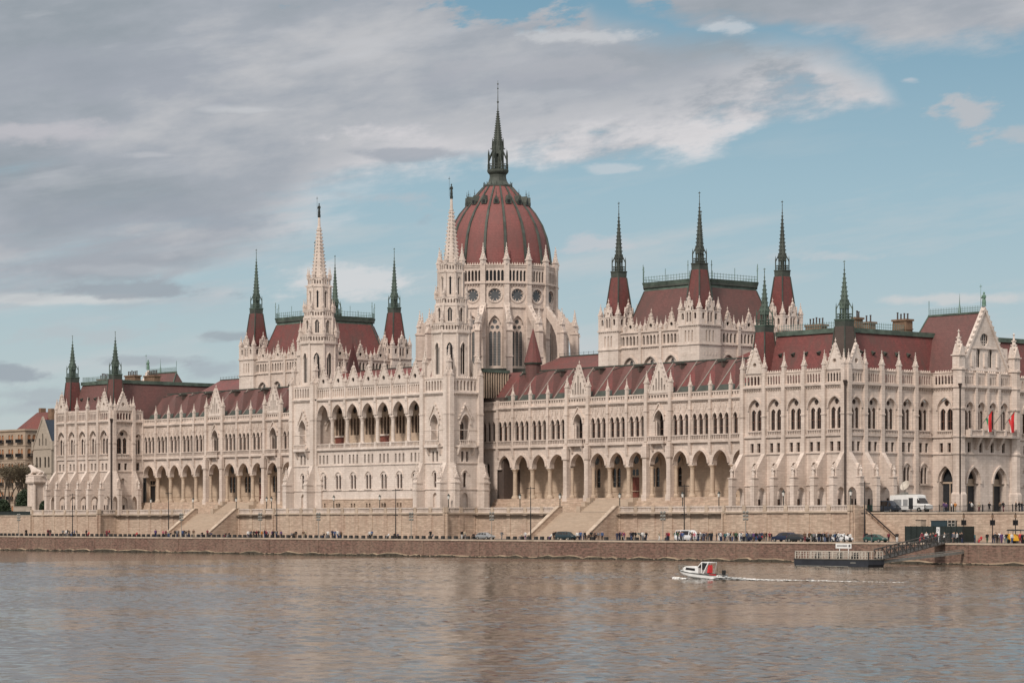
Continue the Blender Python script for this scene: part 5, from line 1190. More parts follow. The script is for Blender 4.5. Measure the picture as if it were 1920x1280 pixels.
# ---- cars
def car_mesh(kind):
    if kind == 'van': st = [(-2.6, .35, .9, 1.0, .9), (-2.45, .3, .95, 1.95, .93), (-1.2, .3, 1.0, 2.0, .93), (1.1, .3, 1.0, 2.0, .92), (1.7, .3, 1.05, 1.45, .9), (2.2, .35, .98, 1.02, .88), (2.6, .4, .8, .82, .8)]; gs, ge, wx = 1, 4, (-1.6, 1.7)
    elif kind == 'suv': st = [(-2.3, .45, .9, .95, .86), (-2.15, .36, 1.0, 1.45, .9), (-1.7, .32, 1.02, 1.66, .9), (-.2, .32, 1.0, 1.68, .9), (.6, .32, 1.0, 1.55, .9), (1.15, .32, 1.0, 1.06, .9), (2.0, .36, .92, .94, .86), (2.3, .42, .75, .77, .78)]; gs, ge, wx = 1, 5, (-1.4, 1.45)
    else: st = [(-2.15, .45, .8, .84, .8), (-2.0, .34, .88, .98, .85), (-1.35, .28, .9, 1.36, .87), (-.4, .28, .9, 1.44, .87), (.35, .28, .9, 1.36, .87), (1.15, .3, .9, .95, .87), (1.9, .34, .78, .8, .83), (2.15, .4, .62, .64, .74)]; gs, ge, wx = 1, 5, (-1.35, 1.4)
    b = MB(); rings = []
    for X, zb, zbelt, zt, hw in st:
        tw_ = hw if zt - zbelt < .2 else hw * .78
        rings.append([(X, -hw * .92, zb), (X, -hw, (zb + zbelt) / 2), (X, -hw * .97, zbelt), (X, -tw_ * .93, zt - .04), (X, 0, zt), (X, tw_ * .93, zt - .04), (X, hw * .97, zbelt), (X, hw, (zb + zbelt) / 2), (X, hw * .92, zb)])
    vs = [p for r_ in rings for p in r_]; n = 9
    b.add(vs, [(i * n + k, i * n + (k + 1) % n, (i + 1) * n + (k + 1) % n, (i + 1) * n + k) for i in range(len(rings) - 1) for k in range(n)] + [tuple(range(n)), tuple(range(len(vs) - 1, len(vs) - n - 1, -1))])
    w = MB()
    def lp(a, b_, t): return tuple(a[j] + (b_[j] - a[j]) * t for j in range(3))
    for i in range(gs, ge):
        for lo, hi, sg in ((2, 3, -1), (6, 5, 1)):
            A, B, C, D = rings[i][lo], rings[i + 1][lo], rings[i + 1][hi], rings[i][hi]
            q_ = [lp(lp(A, B, s_), lp(D, C, s_), t) for s_, t in ((.07, .1), (.93, .1), (.93, .88), (.07, .88))]
            q_ = [(p[0], p[1] + sg * .012, p[2]) for p in q_]
            if max(p[2] for p in q_) - min(p[2] for p in q_) > .12: w.poly(q_)
    for i in (gs - 1, ge - 1) if kind != 'van' else (3,):
        A, B = rings[i], rings[i + 1]; up = .012
        w.poly([(p[0] + (.01 if i > 1 else -.01), p[1], p[2] + up) for p in (lp(A[3], B[3], .08), lp(A[5], B[5], .08), lp(A[5 if i > 1 else 5], B[6 if B[6][2] < A[5][2] else 5], .9), lp(A[3], B[2 if B[2][2] < A[3][2] else 3], .9))])
    wh = MB(); wh.cur = 0
    yr = lambda u, v, q_: (u, q_, v)
    ww = MB(); ww.prism(yr, [(.32 * cos(k * pi / 8), .32 * sin(k * pi / 8)) for k in range(16)], -.1, .1); ww.cur = 1; ww.prism(yr, [(.19 * cos(k * pi / 8), .19 * sin(k * pi / 8)) for k in range(16)], -.115, .115)
    hl = MB(); hl.box(-.06, .03, -.17, .17, -.07, .07)
    return b.mesh('body', 'paint_silver'), w.mesh('window_glass', 'glass'), ww.mesh('wheel', ['rubber', 'silver_rim' if 'silver_rim' in M else 'steel_grey']), hl.mesh('headlight', 'lamp_glass'), wx, st[-1][0], st[0][0], st[-1][4]
_cars = {}
def car(px, Y, z, kind, paint, label, cat='car', group='cars on the lower quay', flip=False, scale=1.0):
    if kind not in _cars: _cars[kind] = car_mesh(kind)
    b, w, wh, hl, wx, xf, xr, hw = _cars[kind]
    E = empty({'van': 'parked_van', 'suv': 'parked_car', 'hatch': 'parked_car'}[kind], (atY(px, Y), Y, z), label, cat, group, rz=pi if flip else 0); E.scale = (scale,) * 3
    o = link('body', b, E); o.material_slots[0].link = 'OBJECT'; o.material_slots[0].material = M['paint_' + paint]
    link('window_glass', w, E)
    for X in wx:
        for sg in (-1, 1): link('wheel', wh, E, (X, sg * .78, .32))
    for sg in (-1, 1): link('headlight', hl, E, (xf - .04, sg * .52, .62 if kind != 'suv' else .72))
    for sg in (-1, 1):
        t = link('tail_light', _tail, E, (xr + .04, sg * .62, .85))
tl = MB(); tl.box(-.05, .05, -.12, .12, -.12, .12); _tail = tl.mesh('tail_light', 'red_cloth')
car(910, -17.5, QUAY, 'hatch', 'silver', 'silver saloon car on the quay below the pylon tower')
car(1062, -17.5, QUAY, 'suv', 'teal_dark', 'dark teal estate car at the foot of the broad stairs')
car(1290, -18.5, QUAY, 'van', 'white_car', 'white van in the crowd under the right wing', 'van', None)
car(1408, -17.5, QUAY, 'hatch', 'blue_dark', 'dark blue car below the left corner of the right pavilion', flip=True)
car(1470, -17.5, QUAY, 'suv', 'blue_dark', 'dark blue car below the middle buttresses, left of the black car', flip=True)
car(1497, -18.6, QUAY, 'hatch', 'charcoal', 'black car close behind the dark blue car')
car(1546, -17.5, QUAY, 'hatch', 'silver', 'silver car among people below the right pavilion corner', flip=True)
car(1577, -18.6, QUAY, 'hatch', 'white_car', 'white car parked left of the green car')
car(1642, -17.5, QUAY, 'hatch', 'teal', 'green hatchback below the end of the terrace')
car(1662, 6.2, 1.72, 'van', 'navy_van', 'dark blue van on the railed street behind the satellite van', 'van', None, scale=1.05)

def ob_van():
    X = atY(1709, 8.5); E = empty('satellite_van', (X, 8.5, 1.72), 'white broadcast van with a raised satellite dish and an open side door', 'van')
    b = MB(); fr = lambda u, v, w: (u, w, v)
    b.prism(fr, [(-4.1, .45), (3.3, .45), (3.95, .6), (4.0, 1.25), (2.95, 1.5), (2.35, 2.6), (2.3, 3.0), (1.6, 3.15), (-3.9, 3.05), (-4.1, 2.9)], -1.1, 1.1)
    b.build('body', 'white_paint', E)
    d = MB(); d.box(.35, 1.35, -1.16, -1.105, .6, 2.55); d.build('open_doorway', 'door_dark', E)
    d = MB(); d.box(1.4, 2.3, -1.2, -1.11, .55, 2.6); d.build('door', 'white_paint', E)
    w = MB(); w.prism(fr, [(2.55, 1.6), (2.95, 1.55), (2.42, 2.45), (2.05, 2.45), (2.05, 1.6)], -1.13, 1.13); w.poly([(2.97, -1.0, 1.55), (2.97, 1.0, 1.55), (2.42, .95, 2.55), (2.42, -.95, 2.55)]); w.build('window_glass', 'glass', E)
    s = MB(); s.box(-3.2, -1.4, -1.12, -1.102, 1.2, 2.3); s.box(-1.0, .1, -1.12, -1.102, 1.2, 2.3); s.build('side_panel', 'paint_silver', E)
    for px in (-2.6, 2.7):
        for sg in (-1, 1):
            t = MB(); yr = lambda u, v, q_: (u, q_, v); t.prism(yr, [(.45 * cos(k * pi / 8), .45 * sin(k * pi / 8)) for k in range(16)], -.14, .14); t.cur = 1; t.prism(yr, [(.25 * cos(k * pi / 8), .25 * sin(k * pi / 8)) for k in range(16)], -.155, .155)
            link('wheel', t.mesh('wheel', ['rubber', 'steel_grey']), E, (px, sg * 1.0, .45))
    r = MB(); r.box(-3.0, 1.2, -.9, .9, 3.08, 3.22); r.box(-2.2, -1.2, -.5, .5, 3.2, 3.55); r.build('roof_rack', 'steel_grey', E)
    c = MB(); n = 16; ax = Vector((.08, -.74, .55)).normalized(); p = ax.cross(Vector((0, 0, 1))).normalized(); q_ = p.cross(ax)
    ce = Vector((-1.5, 0, 4.75)); vs = [tuple(ce - ax * .25)]
    for rr, dd in ((.4, -.2), (.7, -.07), (.92, .10)):
        vs += [tuple(ce + ax * dd + p * rr * cos(2 * pi * k / n) + q_ * rr * 1.15 * sin(2 * pi * k / n)) for k in range(n)]
    fs = [(0, 1 + k, 1 + (k + 1) % n) for k in range(n)] + [(1 + j * n + k, 1 + j * n + (k + 1) % n, 1 + (j + 1) * n + (k + 1) % n, 1 + (j + 1) * n + k) for j in range(2) for k in range(n)]
    c.add(vs, fs); c.bar((-1.5, 0, 3.5), tuple(ce - ax * .25), .16); c.bar(tuple(ce - q_ * 1.0), tuple(ce + ax * 1.1), .06); c.build('satellite_dish', 'rail_white', E)
    h = MB(); h.box(3.9, 4.03, -.95, -.6, .8, 1.05); h.build('headlight', 'lamp_glass', E); h = MB(); h.box(3.9, 4.03, .6, .95, .8, 1.05); h.build('headlight', 'lamp_glass', E)
ob_van()
b = MB(); b.box(-.9, .9, -.5, .5, .1, 1.1); b.prism(lambda u, v, w: (u, w, v), [(-.95, 1.1), (.95, 1.1), (.85, 1.32), (-.85, 1.32)], -.55, .55)
o = b.build('waste_container', 'paint_teal'); o.location = (atY(1636, 5.0), 5.0, 1.72); tag(o, 'green waste container by the dark blue van', 'container')
# street railing
f = MB(); x0, x1 = 139.5, 215
for z in (2.75, 1.9): f.box(x0, x1, .0, .06, z, z + .07)
k = 0; x = x0
while x < x1: f.box(x - .02, x + .02, .01, .05, 1.72, 2.8); x += .28
x = x0
while x < x1: f.box(x - .06, x + .06, -.03, .09, 1.72, 3.0); x += 3.2
tag(f.build('railing', 'iron'), 'black iron railing along the street in front of the satellite van', 'railing', None, 'thing')
f = MB(); f.box(-175, -140, -.1, .1, 1.72, 2.6); f.box(-175, -140, -.15, .15, 2.6, 2.72)
tag(f.build('fence', 'hoarding'), 'low solid black fence along the square by the lion statue', 'fence', None, 'thing')

# ---- kiosk, totem, traffic lights, yellow cart
X0, X1 = atY(1709, -4), atY(1816, -4)
E = empty('site_hoarding', ((X0 + X1) / 2, -4, QUAY), 'dark green hoarding with a raised cabin and a scaffold frame against the street wall', 'hoarding')
h = MB(); L_ = (X1 - X0) / 2; h.box(-L_, L_, -1.6, -1.5, 0, 2.7); h.box(-L_, -L_ + .1, -1.5, 1.5, 0, 2.7); h.box(L_ - .1, L_, -1.5, 1.5, 0, 2.7)
n = int(2 * L_ / 1.2)
for k in range(n + 1): u = -L_ + 2 * L_ * k / n; h.box(u - .05, u + .05, -1.66, -1.6, 0, 2.78)
h.build('panels', 'hoarding', E)
c = MB(); c.box(-.9, 2.6, -1.2, 1.4, 2.2, 3.6); c.box(-1.0, 2.7, -1.3, 1.5, 3.6, 3.7); c.build('cabin', 'paint_teal_dark', E)
c = MB()
for z in (2.7, 3.2, 3.9):
    c.bar((2.9, -1.3, z), (4.5, -1.3, z), .08)
for u in (2.9, 3.7, 4.5): c.bar((u, -1.3, 2.6), (u, -1.3, 3.95), .08)
c.build('scaffold', 'rail_white', E); c = MB(); c.box(-4.3, -3.2, -1.2, .2, 2.6, 3.7); c.cur = 1; c.box(-4.35, -3.15, -1.25, .25, 3.7, 3.8); c.build('meter_box', ['coping', 'iron'], E)
E = empty('stop_totem', (atY(1759, -21), -21, QUAY), 'white river stop totem with a round black ring near the gangway', 'sign')
h = MB(); h.box(-.12, .12, -.08, .08, 0, 1.2); h.box(-.3, .3, -.1, .1, 1.0, 2.6); h.build('post', 'white_paint', E); h = MB(); h.prism(IDF, [(.22 * cos(k * pi / 8), 2.15 + .22 * sin(k * pi / 8)) for k in range(16)], -.115, -.1); h.cur = 1; h.prism(IDF, [(.14 * cos(k * pi / 8), 2.15 + .14 * sin(k * pi / 8)) for k in range(16)], -.12, -.114); h.build('ring_mark', ['sign_ink', 'white_paint'], E)
for px, Y, where in ((1807, -16, 'before the dark hoarding'), (1861, -16, 'between the people and the street wall'), (1904, -16, 'beside the yellow cart')):
    E = empty('traffic_light', (atY(px, Y), Y, QUAY), 'black traffic light post with paired signal heads ' + where, 'traffic light', 'traffic lights on the lower quay')
    p = MB(); p.frus(0, 0, 0, .12, .4, .1, 8); p.frus(0, 0, .4, .08, 4.9, .07, 8); p.build('pole', 'iron', E)
    for sg in (-1, 1):
        g = MB(); g.box(sg * .28 - .16, sg * .28 + .16, -.12, .12, 2.9, 3.75); g.bar((0, 0, 3.1), (sg * .28, 0, 3.1), .06); g.bar((0, 0, 3.6), (sg * .28, 0, 3.6), .06); g.cur = 1
        for k in range(3): z = 3.06 + k * .27; g.prism(IDF, [(sg * .28 + .09 * cos(q * pi / 4), z + .09 * sin(q * pi / 4)) for q in range(8)], -.14, -.12); 
        g.cur = 0
        for k in range(3): z = 3.17 + k * .27; g.box(sg * .28 - .11, sg * .28 + .11, -.26, -.12, z, z + .02)
        g.build('signal_head', ['iron', 'traffic_lens'], E)
    p = MB(); p.box(-.16, .16, -.1, .1, 4.1, 4.6); p.build('control_box', 'chimney_brick', E)
E = empty('yellow_cart', (atY(1906, -18), -18, QUAY), 'yellow pedal cart with a dark canopy beside the last traffic light', 'cart')
h = MB(); h.prism(IDF, [(-1.7, .45), (1.4, .45), (1.5, .9), (.3, 1.0), (-.2, 1.5), (-1.4, 1.55), (-1.8, 1.0)], -.6, .6); h.build('body', 'yellow_plastic', E)
h = MB(); h.prism(IDF, [(-1.5, 2.05), (1.6, 2.0), (1.4, 2.2), (-1.3, 2.25)], -.7, .7); h.build('canopy', 'door_dark', E)
h = MB()
for X in (-1.2, 1.3):
    for sg in (-1, 1): h.bar((X, sg * .58, .8), (X, sg * .62, 2.1), .06)
h.build('canopy_post', 'iron', E)
for X, sg in ((-1.1, -1), (-1.1, 1), (1.3, 0)):
    t = MB(); t.prism(lambda u, v, q_: (u, q_, v), [(.36 * cos(k * pi / 8), .36 * sin(k * pi / 8)) for k in range(16)], -.07, .07); link('wheel', t.mesh('wheel', 'rubber'), E, (X, sg * .62, .36))

# ---- flags on the porch balcony
def flag(Y, kind, label):
    E = empty('flag', (141.0, Y, 17.95), label, 'flag', 'flags on the porch balcony')
    tip = Vector((2.3, .1, 2.5)); p = MB(); p.bar((0, 0, 0), tuple(tip), .11); p.frus(tip.x, tip.y, tip.z, .1, tip.z + .2, .03, 6); p.build('flagpole', 'steel_grey', E)
    if not kind: return
    c = MB(); cols = ['green_cloth', 'white_cloth', 'red_cloth'] if kind == 'tri' else ['red_cloth', 'white_cloth', 'red_cloth']
    nU, nV = 9, 12; H_ = 3.9
    for iu in range(nU):
        c.cur = (0 if iu < 2 else 1 if iu < 4 else 2)
        for iv in range(nV):
            q_ = []
            for du, dv in ((0, 0), (1, 0), (1, 1), (0, 1)):
                t = (iu + du) / nU; v = (iv + dv) / nV
                base = tip * (.30 + .68 * t); cx_ = tip.x * .78; w_ = 1 - .55 * v ** .6
                q_.append((cx_ + (base.x - cx_) * w_ + .10 * sin(t * 8 + v * 3) * v, base.y + .32 * sin(t * 10 + v) * v ** .5, base.z - H_ * v * (.62 + .38 * t) ))
            c.poly(q_)
    c.build('flag_cloth', cols, E)
flag(28.9, 'tri', 'drooping flag with red, white and green bands over the porch balcony')
flag(32.2, None, 'bare slanting flagpole between the two flags of the porch balcony')
flag(35.3, 'red', 'drooping flag showing red and white at the far end of the porch balcony')

# ---- motor boat and its wake
def boat():
    E = empty('motor_boat', (237.2, -137.2, WATER), 'small white motor boat with a red canopy crossing the river', 'boat'); E.rotation_euler = (0, radians(2.6), radians(4)); E.scale = (1.0, 1, .84)
    h = MB(); st = [(-3.55, .02, 1.12, 1.12), (-3.0, .55, 1.06, .62), (-2.2, .92, .98, .25), (-1.0, 1.15, .88, .0), (.6, 1.2, .80, -.15), (2.0, 1.15, .74, -.2), (3.1, 1.05, .72, -.2)]
    rings = [[(X, -hw, zt), (X, -hw * .93, (zt + zk) / 2), (X, -hw * .55, zk + .12), (X, 0, zk - .05), (X, hw * .55, zk + .12), (X, hw * .93, (zt + zk) / 2), (X, hw, zt)] for X, hw, zt, zk in st]
    vs = [p for r_ in rings for p in r_]; n = 7
    h.add(vs, [(i * n + k, i * n + k + 1, (i + 1) * n + k + 1, (i + 1) * n + k) for i in range(len(rings) - 1) for k in range(n - 1)] + [tuple(range(len(vs) - n, len(vs)))] + [(i * n, (i + 1) * n, (i + 1) * n + n - 1, i * n + n - 1) for i in range(3)])
    h.cur = 1
    for i in range(len(st) - 1):
        for sg in (0, 6):
            a, b_ = rings[i][sg], rings[i + 1][sg]; h.bar(a, b_, .09)
    h.build('hull', ['white_paint', 'steel_dark'], E, False)
    d = MB(); d.box(-.4, 3.05, -1.0, 1.0, .35, .45); d.build('deck', 'coping', E)
    c = MB(); c.prism(IDF, [(-2.55, .95), (.15, .85), (.15, 1.62), (-1.75, 1.72), (-2.1, 1.6)], -.82, .82); c.build('cabin', 'white_paint', E)
    w = MB(); w.prism(IDF, [(-1.85, 1.22), (-.35, 1.16), (-.35, 1.5), (-1.75, 1.55)], -.835, .835); w.build('window', 'glass', E)
    f = MB()
    for sg in (-1, 1):
        f.bar((-.05, sg * .8, 1.6), (.55, sg * .7, 2.42), .1); f.bar((.55, sg * .7, 2.42), (1.6, sg * .72, 2.42), .1); f.bar((1.6, sg * .72, 2.42), (1.05, sg * .95, .85), .1); f.bar((.55, sg * .7, 2.42), (.75, sg * .9, .9), .08)
    f.box(.5, 1.65, -.74, .74, 2.4, 2.47); f.build('windscreen_frame', 'white_paint', E)
    w = MB(); w.poly([(-.02, -.78, 1.62), (-.02, .78, 1.62), (.55, .68, 2.38), (.55, -.68, 2.38)]); w.poly([(.6, -.74, 1.4), (1.2, -.8, 1.4), (1.5, -.72, 2.35), (.68, -.7, 2.35)]); w.build('windscreen', 'glass', E)
    r = MB(); r.prism(IDF, [(1.32, 1.0), (1.66, 1.0), (1.66, 1.5), (1.6, 2.1), (1.5, 2.1)], -.62, .0); r.cur = 0; r.box(2.0, 3.0, -.95, -.85, .72, .88); r.build('canopy', 'red_cloth', E)
    o = MB(); o.box(3.25, 3.55, -.17, .17, .8, 1.3); o.box(3.25, 3.45, -.1, .1, -.4, .7); o.prism(IDF, [(3.2, 1.25), (3.62, 1.25), (3.52, 1.5), (3.28, 1.5)], -.19, .19); o.build('outboard_motor', 'rubber', E)
    b_ = MB()
    for sg in (-1, 1):
        pts = [(-3.75, 0, 1.75), (-3.1, sg * .5, 1.72), (-2.3, sg * .85, 1.62)]
        for p, q_ in zip(pts, pts[1:]): b_.bar(p, q_, .045); b_.bar((p[0], p[1], p[2] - .3), (q_[0], q_[1], q_[2] - .3), .03)
        for p in pts: b_.bar(p, (p[0] + .1, p[1], 1.05), .045)
    b_.build('bow_rail', 'steel_grey', E); s = MB(); s.box(2.95, 3.4, -.9, .9, .18, .3); s.bar((3.3, -.8, .3), (3.3, -.8, .95), .05); s.bar((3.3, .8, .3), (3.3, .8, .95), .05); s.bar((3.3, -.8, .95), (3.3, .8, .95), .05); s.build('stern_platform', 'steel_grey', E)
    p = MB(); p.bar((2.3, 0, .5), (2.45, 0, 1.9), .03); p.build('antenna', 'steel_dark', E)
    rr = random.Random(3); k = MB()
    def strip(x0, x1, y0, w0, w1, drift, gap, step=.5, hgt=.12):
        x = x0; prev = None
        while x < x1:
            t = (x - x0) / (x1 - x0); w_ = (w0 + (w1 - w0) * t) * rr.uniform(.45, 1.25); y = y0 + drift * t + rr.uniform(-.15, .15); z = WATER + .14 + hgt * (1 - t) * rr.uniform(.3, 1)
            cur = (x, y, w_, z)
            if prev and rr.random() > gap * t ** .6:
                a = prev; k.poly([(a[0], a[1] - a[2], WATER + .005), (cur[0], cur[1] - cur[2], WATER + .005), (cur[0], cur[1], cur[3]), (a[0], a[1], a[3])]); k.poly([(a[0], a[1], a[3]), (cur[0], cur[1], cur[3]), (cur[0], cur[1] + cur[2], WATER + .005), (a[0], a[1] + a[2], WATER + .005)])
            prev = cur; x += step * rr.uniform(.6, 1.4)
    X, Y = 237.2, -137.2
    def fleck(x, y, s_, z):
        n = rr.randint(5, 7); sq = rr.uniform(1.5, 3.2)
        k.poly([(x + s_ * sq * cos(2 * pi * q / n) * rr.uniform(.6, 1.1), y + s_ * sin(2 * pi * q / n) * rr.uniform(.6, 1.1), z + rr.uniform(-.01, .03)) for q in range(n)])
    for _ in range(1500):
        t = rr.random() ** 4.5; x = X + 3.6 + 26 * t; y = Y + .3 + 1.4 * t + rr.gauss(0, .5 + .35 * t); fleck(x, y, rr.uniform(.08, .34) * (1 - .75 * t), WATER + .10 + .2 * max(0, 1 - t * 6) * rr.random())
    for _ in range(260):
        t = rr.random() ** 1.5; sg = rr.choice((-1, 1)); fleck(X + 2.5 + 14 * t, Y + sg * (.9 + 2.6 * t) + rr.gauss(0, .15), rr.uniform(.05, .13) * (1 - .5 * t), WATER + .10)
    strip(X + 3.6, X + 9, Y + .3, .4, .3, .2, .3, .3, .22)
    for _ in range(240):
        t = rr.random(); fleck(X - 4.3 + 6.5 * t, Y - .55 - .75 * min(1, t * 2.2) + rr.gauss(0, .12), rr.uniform(.05, .17) * (1.1 - .7 * t), WATER + .06 + .34 * max(0, .5 - t) * rr.random())
    for _ in range(120):
        t = rr.random(); fleck(X - 4.0 + 6 * t, Y + .6 + .8 * min(1, t * 2.2) + rr.gauss(0, .12), rr.uniform(.05, .15) * (1.1 - .7 * t), WATER + .06 + .3 * max(0, .5 - t) * rr.random())
    strip(X - 4.0, X - 1.0, Y - .95, .22, .16, -.35, .3, .25, .2)
    tag(k.build('wake', 'foam'), 'white foam wake trailing behind the motor boat', 'wake', None, 'stuff')
boat()

# ---- landing pontoon, gangway, mooring boom
PY = -58
XA, XB = atY(1489, PY), atY(1628, PY)
E = empty('landing_pontoon', ((XA + XB) / 2, PY + 1.75, WATER), 'dark landing pontoon with pale railings and a small name board', 'pontoon'); E.scale = (1, .67, 1)
Lh = (XB - XA) / 2; h = MB(); h.prism(IDF, [(-Lh + .4, -.6), (Lh - .4, -.6), (Lh, .35), (Lh, 1.12), (-Lh, 1.12), (-Lh, .35)], -2.6, 2.6); h.cur = 1; h.box(-Lh - .05, Lh + .05, -2.68, 2.68, .98, 1.12); h.cur = 2; h.box(-Lh + .35, Lh - 4, -2.63, -2.58, -.05, .12); h.build('hull', ['hull_dark', 'steel_dark', 'steel_grey'], E)
d = MB(); d.box(-Lh + .1, Lh - .1, -2.5, 2.5, 1.12, 1.17); d.build('deck', 'paving', E)
r = MB()
for Yr in (-2.5, 2.5):
    for z in (2.28, 1.95, 1.62): r.box(-Lh + .2, Lh - .2, Yr - .03, Yr + .03, z - (.05 if z > 2 else .025), z + (.05 if z > 2 else .025))
    n = 26
    for k in range(n + 1):
        u = -Lh + .2 + (2 * Lh - .4) * k / n; wd = .09 if k % 4 == 0 else .045; r.box(u - wd, u + wd, Yr - .05, Yr + .05, 1.17, 2.3)
    for k in (1, 5, 9, 15, 19, 23):
        u = -Lh + .2 + (2 * Lh - .4) * k / n; r.bar((u, Yr, 1.2), (u + (2 * Lh) / n, Yr, 2.25), .07)
r.build('railing', 'rail_white', E)
for u in (-Lh + .15, -.5, Lh - .15): b = MB(); b.frus(u, -2.35, 1.1, .16, 2.15, .16, 10); b.frus(u, -2.35, 2.15, .22, 2.25, .22, 10); b.build('bollard', 'steel_dark', E)
for u in (-Lh * .62, Lh * .38, -.2): b = MB(); b.box(u - .55, u + .55, .2, .9, 1.17, 1.65); b.box(u - .55, u + .55, .8, .9, 1.65, 2.1); b.build('bench', 'steel_dark', E)
s = MB(); s.box(Lh - 6.2, Lh - 6.1, -2.0, -1.9, 1.17, 2.9); s.box(Lh - 4.4, Lh - 4.3, -2.0, -1.9, 1.17, 2.9); s.box(Lh - 6.9, Lh - 3.75, -2.05, -1.93, 2.75, 3.5); s.cur = 1
rs = random.Random(4); u = Lh - 6.6
while u < Lh - 4.6: w_ = rs.uniform(.1, .2); s.box(u, u + w_, -2.075, -2.05, 3.02, 3.25); u += w_ + .07
s.prism(IDF, [(Lh - 4.1 + .2 * cos(k * pi / 8), 3.13 + .2 * sin(k * pi / 8)) for k in range(16)], -2.075, -2.05); s.build('name_board', ['white_paint', 'sign_ink'], E)
l = MB(); l.prism(IDF, [(Lh - 3.6 + .22 * q, .55 + dz) for q, dz in ((0, 0), (5, 0), (5, .14), (0, .14))], -2.63, -2.6); l.build('hull_mark', 'steel_grey', E)
# gangway
A0, A1 = Vector((atY(1640, PY + 2), PY + 3.2, WATER + 1.25)), Vector((atY(1757, QE), QE + 1.5, QUAY + .25))
E = empty('gangway', tuple(A0), 'dark steel lattice gangway rising from the pontoon to the quay', 'gangway')
t = A1 - A0; side_ = Vector((t.y, -t.x, 0)).normalized() * .95; up = Vector((0, 0, 1.35)); n = 16
for sg in (-1, 1):
    g = MB(); s_ = side_ * sg
    g.bar(tuple(s_), tuple(s_ + t), .2); g.bar(tuple(s_ + up), tuple(s_ + t + up), .15); g.bar(tuple(s_ + up * .5), tuple(s_ + t + up * .5), .07)
    for k in range(n + 1):
        p = s_ + t * (k / n); g.bar(tuple(p), tuple(p + up), .1)
        if k < n: q_ = s_ + t * ((k + 1) / n); g.bar(tuple(p if k % 2 else p + up), tuple(q_ + up if k % 2 else q_), .09)
    g.build('truss', 'truss_grey', E)
g = MB(); g.add([tuple(side_), tuple(side_ * -1), tuple(t - side_), tuple(t + side_)], [(0, 1, 2, 3)]); g.bar((0, 0, -.12), tuple(t + Vector((0, 0, -.12))), .3); g.build('walkway', 'steel_dark', E)
B0, B1 = Vector((atY(1640, PY + 2), PY + 2.6, WATER + .7)), Vector((atY(1806, QE), QE, -4.75))
g = MB(); g.bar((0, 0, 0), tuple(B1 - B0), .42); g.bar((0, 0, .42), tuple(B1 - B0 + Vector((0, 0, .42))), .1)
o = g.build('mooring_boom', 'steel_grey'); o.location = B0; tag(o, 'long grey steel boom holding the pontoon off the quay wall', 'boom')

# ---- far left: houses, lion, trees
def house(name, px0, px1, Y, ztop, depth, mat, label, rows, cols_, wmat='glass', roof=None):
    xa, xb = atY(px0, Y), atY(px1, Y); E = empty(name, ((xa + xb) / 2, Y, 1.7), label, 'house'); L2 = (xb - xa) / 2; H_ = ztop - 1.7
    f1 = lambda u, v, w: (u, -w, v); f2 = lambda u, v, w: (L2 + w, u, v)
    b = MB(); wins = []
    for fr, a, b_, n in ((f1, -L2, L2, cols_), (f2, 0, depth, max(2, int(depth / 5)))):
        bw = (b_ - a) / n; rh = H_ / rows
        for r_ in range(rows):
            ops = []
            for c in range(n):
                u = a + bw * (c + .5)
                for o_ in (-.85, .85): ops.append(arch(u + o_, .58, rh * r_ + rh * .22, rh * r_ + rh * .62, .5, 3))
            wall(b, fr, a, b_, rh * r_, rh * (r_ + 1), ops, 0, .3); b.obox(fr, a, b_, rh * (r_ + 1) - .2, rh * (r_ + 1), 0, .18)
            for c in range(n): wins.append((fr, ops[2 * c:2 * c + 2], a + bw * (c + .5), rh * r_ + rh * .22))
    b.box(-L2, L2, .3, depth, H_ - .3, H_); b.box(-L2 - .4, L2 + .4, -.4, depth, H_, H_ + .5)
    b.build('wall', mat, E)
    for k, (fr, ops, u, v) in enumerate(wins):
        w = MB()
        for o_ in ops: w.cur = 0; pane(w, fr, [(q_[0], q_[1] + (.75 if wmat == 'curtain' else 0), q_[2]) for q_ in o_], -.22); w.cur = 1; pane(w, fr, o_, -.26)
        w.build('window', [wmat, 'glass'], E)
        if wmat == 'curtain' and v > 5: q_ = MB(); q_.obox(fr, u - 1.7, u + 1.7, v - .25, v - .1, 0, .8); balus(q_, fr, u - 1.7, u + 1.7, v - .1, v + .8, .72, 12, .08, .05); q_.build('balcony', 'iron', E)
    return E, L2, H_
house('apartment_house', -75, 47, 60, 27.2, 9, 'render_beige', 'beige apartment house with orange curtains and iron balconies behind bare trees', 6, 7, 'curtain')
E, L2, H_ = house('corner_house', 20, 74, 120, 29.0, 20, 'render_pale', 'house with a bright red hipped roof behind the beige apartment house', 5, 5)
r = MB(); a = [(-L2 - .5, -.5, H_ + .5), (L2 + .5, -.5, H_ + .5), (L2 + .5, 20, H_ + .5), (-L2 - .5, 20, H_ + .5)]; t_ = [(-L2 + 4, 8, H_ + 8.5), (L2 - 6, 8, H_ + 8.5), (L2 - 6, 12, H_ + 8.5), (-L2 + 4, 12, H_ + 8.5)]
for i in range(4): r.poly((a[i], a[(i + 1) % 4], t_[(i + 1) % 4], t_[i]))
r.poly(t_); r.build('roof', 'roof_city_red', E); c = MB(); c.box(L2 - 4.5, L2 - 2.2, 6, 9, H_ + 2, H_ + 9.5); c.box(-L2 + 5, -L2 + 6.5, 8, 10, H_ + 8, H_ + 10); c.build('chimney', 'chimney_brick', E)
xa, xb = atY(62, 50), atY(98, 50); E = empty('gabled_house', ((xa + xb) / 2, 50, 1.7), 'narrow grey stone house with a pointed gable and dark blue roof', 'house'); L2 = (xb - xa) / 2
f1 = lambda u, v, w: (u, -w, v); b = MB(); zz = [0, 6, 12.5, 19.5]; wn = []
